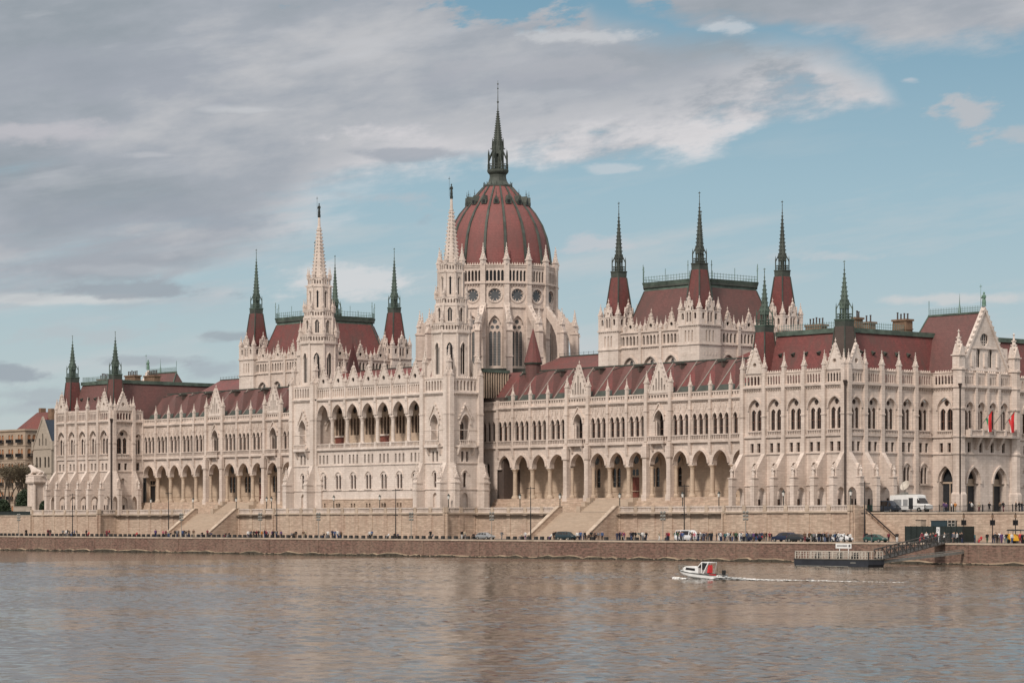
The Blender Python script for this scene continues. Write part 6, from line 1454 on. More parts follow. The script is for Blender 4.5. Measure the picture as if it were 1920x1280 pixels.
for lo, hi in zip(zz, zz[1:]):
    ops = [arch(u, .5, lo + 1.5, lo + 4.0, .6, 3) for u in (-L2 * .62, -L2 * .26, L2 * .26, L2 * .62)]; wall(b, f1, -L2, L2, lo, hi, ops, 0, .35); wn.append(ops); b.obox(f1, -L2, L2, hi - .25, hi, 0, .2)
ops = [arch(u, .32, 20.3, 22.2 + d_, .4, 3) for u, d_ in ((-1.8, -.2), (0, 1.2), (1.8, -.2))]; wall(b, f1, -L2, L2, 19.5, lambda u: 28.0 - 8.5 * abs(u) / L2 + .01, ops, 0, .3, 0); wn.append(ops)
b.obox(lambda u, v, w: (L2 + w, u, v), 0, 16, 0, 19.5, -.3, 0)
for sg in (-1, 1): b.prism(f1, [(sg * L2, 19.5), (sg * (L2 + .35), 19.5), (0, 28.7), (0, 28.0)], -.4, .2); b.obox(f1, sg * L2 - .4, sg * L2 + .4, 19, 21.5, -.4, .3)
b.build('wall', 'render_pale', E)
for ops in wn:
    for o_ in ops: w = MB(); pane(w, f1, o_, -.28); w.build('window', 'glass', E)
r = MB(); r.poly([(L2 - .2, .3, 19.5), (L2 - .2, 16, 19.5), (0, 16, 27.8), (0, .3, 27.8)]); r.poly([(-L2 + .2, .3, 19.5), (-L2 + .2, 16, 19.5), (0, 16, 27.8), (0, .3, 27.8)]); r.build('roof', 'roof_slate', E)
xa, xb = atY(84, 66), atY(112, 66); b = MB(); b.box(-9, 9, 0, 14, 0, 18.6); b.cur = 1; b.prism(lambda u, v, w: (w, u, v), [(-.4, 18.6), (14.4, 18.6), (7, 26.5)], -9.2, 9.2); o = b.build('blue_roofed_house', ['render_pale', 'roof_slate']); o.location = ((xa + xb) / 2, 66, 1.7); tag(o, 'house with a steep dark blue roof just left of the parliament', 'house')
# lion on its pedestal
LX, LY = atY(68.5, 5), 5
E = empty('lion_statue', (LX, LY, 12.05), 'pale stone statue of a resting lion on a tall pedestal', 'statue')
import bmesh
def skin_mesh(name, verts, edges, mats, sub=1, root=0, post=None):
    me = bpy.data.meshes.new(name + '_frame'); me.from_pydata([v[:3] for v in verts], edges, []); ob = bpy.data.objects.new(name + '_frame', me); col.objects.link(ob)
    ms = ob.modifiers.new('skin', 'SKIN'); ms.use_smooth_shade = True; ms.branch_smoothing = .3
    for v, dd in zip(verts, me.skin_vertices[0].data): r_ = v[3] if len(v) < 5 else (v[3], v[4]); dd.radius = (r_, r_) if not isinstance(r_, tuple) else r_
    for i, dd in enumerate(me.skin_vertices[0].data): dd.use_root = (i == root)
    if sub: ob.modifiers.new('sub', 'SUBSURF').levels = sub
    dg = bpy.context.evaluated_depsgraph_get(); dg.update(); ev = ob.evaluated_get(dg); out = bpy.data.meshes.new_from_object(ev, depsgraph=dg)
    bpy.data.objects.remove(ob); out.name = name; out.materials.clear()
    for m in mats: out.materials.append(M[m])
    if post:
        for p in out.polygons: p.material_index = post(p.center, p.normal)
    return out
lv = [(0, 0, 1.25, .75), (1.1, 0, 1.2, .72), (1.9, 0, 1.35, .62), (-1.0, 0, 1.55, .85), (-1.6, 0, 2.35, .85), (-2.05, 0, 2.95, .62), (-2.6, 0, 2.85, .34), (-2.9, 0, 2.75, .24),
      (-1.3, -.6, .9, .36), (-1.6, -.62, .32, .27), (-2.5, -.6, .22, .24), (-1.3, .6, .9, .36), (-1.6, .62, .32, .27), (-2.5, .6, .22, .24),
      (1.7, -.7, .9, .5), (1.1, -.85, .35, .27), (.3, -.85, .22, .22), (1.7, .7, .9, .5), (1.1, .85, .35, .27), (.3, .85, .22, .22), (2.5, 0, .9, .16), (2.7, -.5, .4, .12), (2.2, -1.0, .3, .16)]
le = [(0, 1), (1, 2), (0, 3), (3, 4), (4, 5), (5, 6), (6, 7), (3, 8), (8, 9), (9, 10), (3, 11), (11, 12), (12, 13), (2, 14), (14, 15), (15, 16), (2, 17), (17, 18), (18, 19), (2, 20), (20, 21), (21, 22)]
o = link('body', skin_mesh('body', lv, le, ['stone_white']), E); o.rotation_euler.z = radians(35); o.scale = (.82, .82, .82)
b = MB(); b.box(-2.5, 2.4, -1.1, 1.1, -.2, .08); o = b.build('plinth', 'stone_white', E); o.rotation_euler.z = radians(35)
E = empty('pedestal', (LX, LY, 1.7), 'tall pale stone pedestal with pilasters under the lion', 'pedestal')
b = MB(); b.sqf(0, 0, 0, 2.0, 1.2, 2.0); b.sqf(0, 0, 1.2, 1.5, 8.2, 1.5); b.sqf(0, 0, 8.2, 1.95, 8.6, 2.15); b.sqf(0, 0, 8.6, 2.05, 9.5, 1.95); b.sqf(0, 0, 9.5, 2.0, 10.05, 1.9)
for sx in (-1, 1):
    for sy in (-1, 1): b.frus(sx * 1.4, sy * 1.4, 1.2, .42, 8.2, .38, 10)
b.build('shaft', 'stone', E)
# trees and bushes
def tree(px, Y, h, seed, label, leafy=.5, mat='leaf_spring'):
    rr = random.Random(seed); E = empty('tree', (atY(px, Y), Y, 1.7), label, 'tree', 'budding trees beside the lion statue'); t = MB(); tips = []
    def grow(p, d, L_, r0, lvl):
        q_ = p + d * L_; r1 = r0 * .66
        ax = d.normalized(); a = ax.cross(Vector((.3, .7, .2))).normalized(); b_ = ax.cross(a); n_ = 6 if lvl < 2 else 4
        vs = [tuple(p + (a * cos(2 * pi * k / n_) + b_ * sin(2 * pi * k / n_)) * r0) for k in range(n_)] + [tuple(q_ + (a * cos(2 * pi * k / n_) + b_ * sin(2 * pi * k / n_)) * r1) for k in range(n_)]
        t.add(vs, [(k, (k + 1) % n_, (k + 1) % n_ + n_, k + n_) for k in range(n_)])
        if lvl >= 5: tips.append(q_); return
        for _ in range(3 if lvl in (1, 2, 3) else 2):
            dd = (d + Vector((rr.uniform(-.75, .75), rr.uniform(-.75, .75), rr.uniform(-.15, .5)))).normalized(); grow(q_, dd, L_ * rr.uniform(.62, .85), r1, lvl + 1)
        if lvl > 2: tips.append(q_)
    grow(Vector((0, 0, 0)), Vector((0, 0, 1)), h * .26, h * .022, 0)
    t.build('trunk', 'bark', E); lf = MB()
    for p in tips:
        for _ in range(int(26 * leafy) + 2):
            c = p + Vector((rr.gauss(0, .55), rr.gauss(0, .55), rr.gauss(0, .45))); s_ = rr.uniform(.10, .24); a = Vector((rr.uniform(-1, 1), rr.uniform(-1, 1), rr.uniform(-1, 1))).normalized(); b_ = a.cross(Vector((rr.uniform(-1, 1), .3, 1))).normalized()
            lf.poly([tuple(c + a * s_), tuple(c + b_ * s_ * .7), tuple(c - a * s_), tuple(c - b_ * s_ * .7)])
    lf.build('crown', mat, E)
tree(8, 16, 17.5, 1, 'bare budding tree at the left edge, before the apartment house', .45)
tree(28, 20, 16.0, 2, 'bare budding tree before the right half of the apartment house', .35)
tree(46, 24, 15.0, 3, 'bare budding tree nearest the lion pedestal', .3)
tree(-14, 22, 17.0, 4, 'bare budding tree cut by the left edge', .45)
tree(18, 30, 16.5, 8, 'taller bare budding tree behind the others, close to the house', .4)
tree(38, 34, 16.0, 9, 'bare budding tree under the right corner of the beige house', .4)
def bush(px, Y, rx, rz, seed, label, z0=1.7):
    rr = random.Random(seed); E = empty('bush', (atY(px, Y), Y, z0), label, 'bush'); lf = MB()
    for _ in range(1700):
        a = rr.uniform(0, 2 * pi); e = math.asin(rr.uniform(-.25, 1)); k = rr.uniform(.78, 1.04); c = Vector((rx * k * cos(a) * cos(e), rx * k * sin(a) * cos(e), rz * .25 + rz * .78 * k * sin(e))); s_ = rr.uniform(.12, .3); d = Vector((rr.uniform(-1, 1), rr.uniform(-1, 1), rr.uniform(-1, 1))).normalized(); b_ = d.cross(Vector((.2, rr.uniform(-1, 1), 1))).normalized()
        lf.poly([tuple(c + d * s_), tuple(c + b_ * s_), tuple(c - d * s_), tuple(c - b_ * s_)])
    lf.frus(0, 0, 0, rx * .7, rz * .3, rx * .8, 12); lf.frus(0, 0, rz * .3, rx * .8, rz * .85, rx * .3, 12)
    lf.build('foliage', 'leaf_dark', E); s = MB(); s.frus(0, 0, -.2, .2, .5, .15, 6); s.build('stem', 'bark', E)
bush(46, 6, 2.3, 5.6, 5, 'large rounded dark evergreen bush left of the lion pedestal', 2.7)
bush(6, 8, 2.0, 4.2, 6, 'dark evergreen bush at the left edge above the black fence')
bush(82, 3.4, 1.1, 3.0, 7, 'dark evergreen bush between the lion pedestal and the parliament', 2.2)
b = MB(); b.box(-4.2, 4.2, -.3, .3, 0, 2.2); b.box(-4.3, 4.3, -.36, .36, 2.2, 2.35); o = b.build('garden_wall', ['render_pale']); o.location = (atY(43, 3.4), 3.4, 1.7); tag(o, 'pale low garden wall in front of the rounded evergreen bush', 'wall', None, 'thing')

# ---- people
def frame(pose):
    # pelvis, spine, neck, head; legs; arms   (x = facing direction)
    sw = {'stand': .03, 'talk': .05, 'walk': .26, 'stride': .34, 'sit': .0}[pose]
    if pose == 'sit':
        V_ = [(0, 0, .50, .15), (0, 0, .72, .14), (.02, 0, .95, .165), (.03, 0, 1.06, .075), (.05, 0, 1.14, .085), (.06, 0, 1.27, .085),
              (.08, -.10, .50, .10), (.42, -.11, .50, .08), (.44, -.11, .10, .055), (.58, -.11, .05, .045), (.08, .10, .50, .10), (.42, .12, .49, .08), (.46, .12, .10, .055), (.60, .12, .05, .045),
              (.02, -.21, .95, .065), (.08, -.27, .72, .05), (.32, -.20, .62, .04), (.40, -.17, .62, .038), (.02, .21, .95, .065), (.08, .27, .72, .05), (.32, .18, .60, .04), (.40, .15, .60, .038)]
    else:
        V_ = [(0, 0, .95, .15), (0, 0, 1.17, .14), (.01, 0, 1.38, .165), (.02, 0, 1.50, .07), (.04, 0, 1.58, .085), (.05, 0, 1.72, .085),
              (0, -.09, .88, .105), (sw * .55 + .02, -.10, .48, .075), (sw * .6 - (.12 if sw > .2 else 0), -.10, .09, .05), (sw * .6 + .10, -.10, .045, .042), (0, .09, .88, .105), (-sw * .45 + .02, .10, .48, .075), (-sw, .10, .09, .05), (-sw + .12, .10, .045, .042),
              (0, -.21, 1.39, .065), (-sw * .5, -.26, 1.10, .05), (-sw * .5 + .10, -.26, .86, .038), (-sw * .5 + .14, -.255, .76, .036), (0, .21, 1.39, .065), (sw * .4, .26, 1.10, .05), (sw * .5 + .10, .26, .86, .038), (sw * .5 + .14, .255, .76, .036)]
        if pose == 'talk': V_[16] = (.22, -.20, 1.16, .04); V_[17] = (.26, -.12, 1.24, .036); V_[15] = (.0, -.29, 1.12, .05)
    E_ = [(0, 1), (1, 2), (2, 3), (3, 4), (4, 5), (0, 6), (6, 7), (7, 8), (8, 9), (0, 10), (10, 11), (11, 12), (12, 13), (2, 14), (14, 15), (15, 16), (16, 17), (2, 18), (18, 19), (19, 20), (20, 21)]
    return V_, E_
PM = {}
for pose in ('stand', 'talk', 'walk', 'stride', 'sit'):
    V_, E_ = frame(pose); hz = 1.50 if pose != 'sit' else 1.06; bz = .93 if pose != 'sit' else .58
    def post(c, n, hz=hz, bz=bz, pose=pose):
        if c.z > hz + .12 and (c.z > hz + .24 or c.x < .03): return 3
        if c.z > hz - .02: return 0
        if abs(c.y) > .19 and c.z < (.84 if pose != 'sit' else .66) and (pose != 'sit' or c.x > .28): return 0
        if c.z < .1: return 3
        return 2 if c.z < bz and not (abs(c.y) > .19 and pose != 'sit') and not (pose == 'sit' and abs(c.y) > .17 and c.z > .56) else 1
    PM[pose] = skin_mesh('person', V_, E_, ['skin', 'skin', 'skin', 'skin'], 1, 0, post)
CL = dict(black=(.012, .012, .014), navy=(.02, .03, .07), blue=(.05, .09, .20), grey=(.16, .16, .17), white=(.66, .65, .63), red=(.45, .03, .04), maroon=(.16, .025, .04), beige=(.42, .34, .25), brown=(.12, .075, .05), green=(.04, .09, .05), purple=(.10, .05, .14), orange=(.50, .20, .05), pink=(.55, .18, .22), teal=(.05, .13, .14))
for k, c in CL.items(): plain('cloth_' + k, c, .85, 0, .12, 4)
for k, c in dict(dark=(.02, .014, .01), brown=(.07, .04, .02), fair=(.25, .17, .08)).items(): plain('hair_' + k, c, .7, 0, .2, 8)
POSEW = dict(stand='standing', talk='standing with one hand raised', walk='walking', stride='striding', sit='sitting on a stone block')
def where(px):
    for lim, w_ in ((70, 'below the black fence'), (112, 'below the left pavilion edge'), (150, 'by the mast below the left pavilion'), (215, 'below the left pavilion corner'), (300, 'below the first arches of the left wing'), (342, 'at the left foot of the left stairs'), (372, 'before the middle of the left stairs'), (440, 'at the right foot of the left stairs'), (500, 'just right of the left stairs'), (545, 'by the mast below the left pylon'), (600, 'below the left end of the river front'), (660, 'under the left half of the river front'), (760, 'under the right half of the river front'), (850, 'below the right pylon tower'), (905, 'just left of the silver car'), (1000, 'between silver car and right stairs'), (1046, 'just left of the dark teal car'), (1104, 'just right of the dark teal car'), (1150, 'at the right foot of the right stairs'), (1180, 'below the red door of the right wing'), (1222, 'right of the red door of the right wing'), (1275, 'left of the white van'), (1312, 'beside the white van'), (1345, 'right of the white van'), (1392, 'below the last arches of the right wing'), (1430, 'by the blue car below the right wing'), (1480, 'before the right pavilion buttresses'), (1512, 'by the black car'), (1540, 'left of the right silver car'), (1562, 'behind the right silver car'), (1600, 'between the white car and the terrace end'), (1652, 'by the green hatchback'), (1700, 'between green hatchback and dark hoarding'), (1765, 'by the head of the gangway'), (1812, 'in front of the dark hoarding'), (1856, 'left of the middle traffic light'), (1895, 'between the last two traffic lights'), (2000, 'beside the yellow cart')):
        if px < lim: return w_
PPL = []
def P_(px, top, legs='black', pose='stand', Y=None): PPL.append([px, top, legs, pose, Y])
for a in ((49, 'black'), (90, 'maroon'), (94, 'black', 'maroon'), (118, 'grey'), (124, 'white', 'grey'), (127, 'black', 'navy', 'walk'), (131, 'black'), (136, 'navy', 'blue', 'sit'), (140, 'blue', 'navy'), (144, 'black', 'grey'), (162, 'black'), (167, 'red', 'maroon', 'sit'), (200, 'maroon', 'maroon'), (205, 'red', 'grey'), (203, 'black', 'black', 'sit'), (252, 'beige', 'black', 'sit'), (257, 'red', 'maroon', 'sit'), (306, 'pink', 'black'), (311, 'maroon', 'black'), (316, 'navy', 'navy', 'talk'), (320, 'black', 'grey', 'sit'), (328, 'black', 'black', 'walk'), (345, 'black', 'navy', 'talk'), (349, 'black', 'grey'), (354, 'brown', 'navy'), (363, 'brown', 'beige'), (379, 'black', 'navy', 'sit'), (389, 'maroon', 'black'), (396, 'navy', 'black', 'sit'), (424, 'black', 'maroon', 'sit'), (430, 'black', 'grey', 'sit'),
          (465, 'white', 'navy'), (469, 'black', 'navy'), (476, 'black', 'black', 'walk'), (480, 'black', 'grey'), (485, 'black', 'black', 'talk'), (491, 'orange', 'brown'), (499, 'purple', 'black', 'walk'), (503, 'white', 'black'), (513, 'black', 'black', 'talk'), (518, 'grey', 'navy'), (527, 'purple', 'black'), (547, 'grey', 'black', 'sit'), (551, 'black', 'black', 'sit'), (555, 'black', 'brown'), (569, 'brown', 'beige'), (573, 'beige', 'brown'), (608, 'black', 'navy', 'sit'), (614, 'black', 'grey', 'sit'), (623, 'navy', 'black', 'talk'), (628, 'blue', 'navy'), (633, 'white', 'blue', 'walk'), (638, 'navy', 'black'), (693, 'white', 'black', 'walk'), (697, 'blue', 'black', 'talk'), (729, 'white', 'grey', 'sit'), (740, 'black', 'black', 'sit'), (746, 'navy', 'black', 'sit'), (807, 'black', 'black', 'talk'), (812, 'grey', 'black', 'sit'), (866, 'black', 'white'), (872, 'beige', 'grey'), (888, 'black', 'black', 'sit'), (941, 'grey', 'grey', 'walk'), (985, 'white', 'purple', 'stride'), (978, 'beige', 'grey', 'sit'),
          (1034, 'white', 'purple', 'sit'), (1038, 'black', 'brown'), (1042, 'black', 'black'), (1086, 'black', 'navy'), (1089, 'blue', 'navy'), (1094, 'grey', 'navy'), (1097, 'black', 'black'), (1105, 'black', 'black', 'sit'), (1114, 'brown', 'black'), (1118, 'black', 'black', 'sit'), (1157, 'navy', 'navy'), (1161, 'black', 'navy', 'talk'), (1165, 'brown', 'beige'), (1170, 'red', 'white', 'walk'), (1187, 'black', 'black', 'stride'), (1196, 'beige', 'black', 'sit'), (1205, 'white', 'grey', 'talk'), (1211, 'white', 'black', 'walk'), (1236, 'beige', 'white', 'walk'), (1251, 'maroon', 'navy'), (1254, 'red', 'black'), (1266, 'green', 'green'), (1276, 'black', 'navy'), (1280, 'blue', 'grey'), (1297, 'white', 'blue'), (1302, 'pink', 'grey', 'walk'), (1309, 'black', 'navy'), (1314, 'white', 'black', 'talk'), (1318, 'navy', 'blue'), (1327, 'brown', 'grey'), (1333, 'black', 'black'), (1343, 'black', 'navy'), (1348, 'grey', 'white', 'walk'), (1353, 'navy', 'black'), (1358, 'black', 'brown'), (1365, 'white', 'grey', 'walk'), (1370, 'blue', 'black'), (1380, 'green', 'black'), (1387, 'white', 'white', 'walk'), (1392, 'pink', 'navy', 'talk'), (1418, 'black', 'blue'), (1433, 'brown', 'black'), (1437, 'black', 'grey'), (1443, 'maroon', 'black'), (1447, 'black', 'navy'),
          (1488, 'green', 'black'), (1509, 'brown', 'maroon'), (1516, 'white', 'white', 'walk'), (1521, 'black', 'white'), (1526, 'grey', 'black'), (1532, 'white', 'grey', 'talk'), (1536, 'black', 'navy'), (1546, 'black', 'black'), (1551, 'brown', 'black'), (1556, 'navy', 'grey'), (1574, 'grey', 'white', 'walk'), (1583, 'white', 'black'), (1620, 'maroon', 'brown'), (1625, 'black', 'navy'), (1634, 'black', 'grey'), (1666, 'maroon', 'black'), (1682, 'black', 'white'), (1727, 'pink', 'red', 'sit'), (1731, 'red', 'black', 'sit'), (1737, 'white', 'navy'), (1744, 'red', 'black'), (1750, 'black', 'red', 'talk'), (1755, 'red', 'navy', 'walk'), (1789, 'grey', 'black', 'walk'), (1795, 'white', 'black'), (1800, 'black', 'black'), (1804, 'black', 'navy', 'talk'), (1828, 'teal', 'navy'), (1840, 'red', 'red', 'sit'), (1851, 'black', 'green'), (1867, 'grey', 'grey'), (1870, 'black', 'black'), (1878, 'purple', 'purple'), (1883, 'white', 'grey'), (1887, 'black', 'teal', 'talk'), (1913, 'red', 'maroon'), (1917, 'black', 'black')):
    P_(*a)
UP = [(1770, 'purple', 'grey', 'walk'), (1774, 'purple', 'black', 'stand'), (1784, 'white', 'black', 'stand'), (1791, 'orange', 'beige', 'talk'), (1818, 'black', 'black', 'stand'), (1822, 'white', 'black', 'walk'), (1836, 'beige', 'maroon', 'stand'), (1855, 'black', 'black', 'talk'), (1875, 'brown', 'black', 'stand'), (1881, 'black', 'maroon', 'walk'), (1905, 'black', 'black', 'stand'), (1911, 'black', 'black', 'walk'), (1916, 'black', 'navy', 'talk')]
def upwhere(px): return 'behind the railing ' + ('by the porch side arch' if px < 1800 else 'by the first porch arch' if px < 1845 else 'by the second porch arch' if px < 1890 else 'right of the porch')
PR = random.Random(77)
for lo, hi, n_ in ((280, 345, 6), (455, 530, 10), (605, 650, 5), (1080, 1130, 7), (1150, 1220, 10), (1265, 1330, 18), (1330, 1450, 26), (1500, 1600, 20), (1725, 1810, 8), (1860, 1918, 6)):
    for _ in range(n_): P_(PR.uniform(lo, hi), PR.choice(['black', 'black', 'black', 'navy', 'navy', 'grey', 'brown', 'white', 'maroon', 'blue', 'beige', 'green', 'teal', 'purple']), PR.choice(['black', 'navy', 'navy', 'grey', 'blue', 'black', 'brown']), PR.choice(['stand', 'talk', 'walk', 'stand']))
COLW = dict(black='black', navy='navy')
def put(px, top, legs, pose, Y, z, w_, grp):
    X = atY(px, Y); hair = PR.choice(['dark', 'dark', 'brown', 'fair'])
    if pose == 'sit': z += .02
    o = link('person', PM[pose], None, (X, Y, z)); o.rotation_euler.z = PR.uniform(0, 2 * pi) if pose not in ('walk', 'stride') else PR.choice([0, pi]) + PR.uniform(-.3, .3)
    if pose == 'sit': o.rotation_euler.z = -pi / 2 + PR.uniform(-.6, .6)
    s_ = PR.uniform(.94, 1.06); o.scale = (s_ * PR.uniform(1.0, 1.12), s_ * PR.uniform(1.0, 1.15), s_)
    for i, mm in enumerate(('skin', 'cloth_' + top, 'cloth_' + legs, 'hair_' + hair)):
        o.material_slots[i].link = 'OBJECT'; o.material_slots[i].material = M[mm]
    return o, hair
rows = []
for px, top, legs, pose, Y in PPL:
    Yv = PR.uniform(-23, -10.5) if pose != 'sit' else -14.6
    if any(abs(px - c) < 26 for c in (910, 1062, 1290, 1408, 1470, 1497, 1546, 1577, 1642)) and pose != 'sit': Yv = PR.choice([PR.uniform(-14.5, -11), PR.uniform(-22.5, -20.5)])
    o, hair = put(px, top, legs, pose, Yv, QUAY, None, None); rows.append((o, px, top, legs, pose, where(px), hair, 'people on the lower quay'))
for px, top, legs, pose in UP:
    Yv = PR.uniform(1.2, 5.5); o, hair = put(px, top, legs, pose, Yv, 1.72, None, None); rows.append((o, px, top, legs, pose, upwhere(px), hair, 'people behind the street railing'))
def lab(r_, extra=''):
    _, px, top, legs, pose, w_, hair, g_ = r_
    c = f'person in {top} top and {legs} trousers' if top != legs else f'person all in {top}'
    pz = {'stand': 'standing', 'talk': 'hand raised', 'walk': 'walking', 'stride': 'striding', 'sit': 'sitting'}[pose]
    c = f'person in {top} and {legs}' if top != legs else f'person all in {top}'
    return f'{c}{extra} {pz} {w_}'
from collections import Counter
for attempt in range(2):
    cnt = Counter(lab(r_) for r_ in rows)
ORD = ['leftmost', 'second-from-left', 'third-from-left', 'fourth-from-left', 'fifth-from-left']
for r_ in rows:
    L_ = lab(r_)
    if cnt[L_] > 1:
        same = sorted([q_ for q_ in rows if lab(q_) == L_], key=lambda q_: q_[1]); k = [q_[0] for q_ in same].index(r_[0])
        L_ = ORD[k] + ' ' + L_
    tag(r_[0], L_, 'person', r_[7])
# ================================================================== SKY, LIGHT, CAMERA
def world():
    w = bpy.data.worlds.new('World'); sc.world = w; w.use_nodes = True; nt = w.node_tree; nt.nodes.clear()
    out = N(nt, 'ShaderNodeOutputWorld'); bg = N(nt, 'ShaderNodeBackground'); bg.inputs['Strength'].default_value = .1
    sky = N(nt, 'ShaderNodeTexSky'); sky.sky_type = 'NISHITA'; sky.sun_disc = False
    sky.sun_elevation = SUN_EL; sky.sun_rotation = SUN_ROT; sky.air_density = 1.0; sky.dust_density = .6; sky.ozone_density = 1.4
    d = N(nt, 'ShaderNodeTexCoord').outputs['Generated']
    sp = N(nt, 'ShaderNodeSeparateXYZ'); nt.links.new(d, sp.inputs[0])
    # bearing (1 unit = about 11 degrees, 0 = toward the middle of the palace) and height of every direction of the sky
    bear = mathn(nt, 'ARCTAN2', mathn(nt, 'ADD', mathn(nt, 'MULTIPLY', sp.outputs[0], RT2[0]), mathn(nt, 'MULTIPLY', sp.outputs[1], RT2[1])),
                 mathn(nt, 'ADD', mathn(nt, 'MULTIPLY', sp.outputs[0], FW2[0]), mathn(nt, 'MULTIPLY', sp.outputs[1], FW2[1])))
    U = mathn(nt, 'MULTIPLY', bear, 5.176); V = mathn(nt, 'MULTIPLY', mathn(nt, 'ARCSINE', sp.outputs[2]), 5.176)
    cm = N(nt, 'ShaderNodeCombineXYZ'); nt.links.new(U, cm.inputs[0]); nt.links.new(V, cm.inputs[1]); uv0 = cm.outputs[0]
    rm = N(nt, 'ShaderNodeMapping'); rm.inputs['Rotation'].default_value = (0, 0, radians(-9)); nt.links.new(uv0, rm.inputs['Vector']); uv = rm.outputs[0]
    nA = noise(nt, mapping(nt, uv, (2.2, 6.0, 1), (3.1, 1.7, 0)), 1, 7, .58)
    nB = noise(nt, mapping(nt, uv, (4.5, 13, 1), (7.7, 4.2, 0)), 1, 6, .6)
    nC = noise(nt, mapping(nt, uv, (1.0, 3.2, 1), (1.3, 8.8, 0)), 1, 5, .55)
    nA0 = mathn(nt, 'SUBTRACT', nA, .5); nB0 = mathn(nt, 'SUBTRACT', nB, .5)
    nD = noise(nt, mapping(nt, uv, (11, 26, 1), (2.2, 6.1, 0)), 1, 6, .62)
    wob = mathn(nt, 'ADD', mathn(nt, 'MULTIPLY', nA0, .24), mathn(nt, 'ADD', mathn(nt, 'MULTIPLY', nB0, .15), mathn(nt, 'MULTIPLY', mathn(nt, 'SUBTRACT', nD, .5), .05)))
    def curve(pts, lo, hi):     # piecewise height as a function of bearing, bearing range -1..1
        t = mathn(nt, 'MULTIPLY', mathn(nt, 'ADD', U, 1.0), .5, clamp=True)
        r = ramp(nt, t, [((p - 960) / 2000 + .5, ((978 - y) / 1000 - lo) / (hi - lo)) for p, y in pts])
        return mathn(nt, 'ADD', mathn(nt, 'MULTIPLY', N_rgb(r), hi - lo), lo)
    def N_rgb(r):
        s = N(nt, 'ShaderNodeSeparateColor'); nt.links.new(r, s.inputs[0]); return s.outputs[0]
    def smooth(x, a, b):
        n = N(nt, 'ShaderNodeMapRange'); n.interpolation_type = 'SMOOTHSTEP'; n.inputs[1].default_value = a; n.inputs[2].default_value = b
        nt.links.new(x, n.inputs[0]); return n.outputs[0]
    lower = curve([(-40, 575), (250, 570), (420, 545), (520, 470), (600, 395), (720, 350), (900, 338), (1080, 312), (1300, 272), (1440, 228), (1520, 205)], 0, 1)
    upper = curve([(-40, -400), (900, -300), (1120, 20), (1250, 66), (1420, 85), (1560, 92), (1640, 125), (1700, 215), (1950, 260)], -.1, 2)
    d1 = mathn(nt, 'SUBTRACT', mathn(nt, 'ADD', V, wob), lower); d2 = mathn(nt, 'SUBTRACT', upper, mathn(nt, 'ADD', V, mathn(nt, 'MULTIPLY', wob, .45)))
    leftness = smooth(U, -.05, -.55); nS = noise(nt, mapping(nt, uv, (.9, 7.5, 1), (5.5, 3.3, 0)), 1, 6, .6)
    d1s = mathn(nt, 'DIVIDE', mathn(nt, 'ADD', d1, mathn(nt, 'MULTIPLY', mathn(nt, 'SUBTRACT', nS, .47), mathn(nt, 'MULTIPLY', leftness, .9))), mathn(nt, 'ADD', 1.0, mathn(nt, 'MULTIPLY', leftness, 3.0)))
    bank = mathn(nt, 'MULTIPLY', smooth(d1s, -.014, .048), smooth(d2, -.02, .07))
    low2 = curve([(-40, -400), (1000, -350), (1180, 25), (1300, 80), (1480, 92), (1620, 108), (1760, 124), (1950, 98)], -.1, 2)
    top = smooth(mathn(nt, 'SUBTRACT', mathn(nt, 'ADD', V, mathn(nt, 'MULTIPLY', wob, .6)), low2), -.005, .045)
    def blob(px, py, rx, ry, edge=.5, wb=1.2):
        x = mathn(nt, 'DIVIDE', mathn(nt, 'SUBTRACT', U, (px - 960) / 1000), rx / 1000); y = mathn(nt, 'DIVIDE', mathn(nt, 'SUBTRACT', V, (978 - py) / 1000), ry / 1000)
        r = mathn(nt, 'SQRT', mathn(nt, 'ADD', mathn(nt, 'MULTIPLY', x, x), mathn(nt, 'MULTIPLY', y, y)))
        r = mathn(nt, 'ADD', r, mathn(nt, 'MULTIPLY', mathn(nt, 'ADD', mathn(nt, 'MULTIPLY', nA0, 1.0), mathn(nt, 'ADD', mathn(nt, 'MULTIPLY', nB0, 2.0), mathn(nt, 'MULTIPLY', mathn(nt, 'SUBTRACT', nD, .5), 1.2))), wb * 1.9))
        return smooth(r, 1.0, 1.0 - edge)
    hole = blob(985, 12, 255, 46, .6)
    mask = mathn(nt, 'MULTIPLY', mathn(nt, 'MAXIMUM', bank, top), mathn(nt, 'SUBTRACT', 1, hole))
    high = mathn(nt, 'MULTIPLY', smooth(V, 1.0, 1.22), ramp(nt, nC, [(.34, .8), (.5, 1)])); mask = mathn(nt, 'MAXIMUM', mask, high)
    # colours
    skyc = N(nt, 'ShaderNodeSeparateColor'); nt.links.new(sky.outputs[0], skyc.inputs[0])
    lum = mathn(nt, 'ADD', mathn(nt, 'MULTIPLY', skyc.outputs[0], .3), mathn(nt, 'ADD', mathn(nt, 'MULTIPLY', skyc.outputs[1], .5), mathn(nt, 'MULTIPLY', skyc.outputs[2], .2)))
    K = 10.0
    grad = ramp(nt, mathn(nt, 'MULTIPLY', V, .9, clamp=True), [(0, (.51, .565, .575)), (.25, (.445, .54, .575)), (.55, (.325, .475, .55)), (.88, (.175, .335, .44)), (1, (.16, .31, .42))])
    mul = N(nt, 'ShaderNodeVectorMath', operation='SCALE'); mul.inputs['Scale'].default_value = K; nt.links.new(grad, mul.inputs[0])
    base = mixc(nt, SKYMIX, sky.outputs[0], mul.outputs[0])
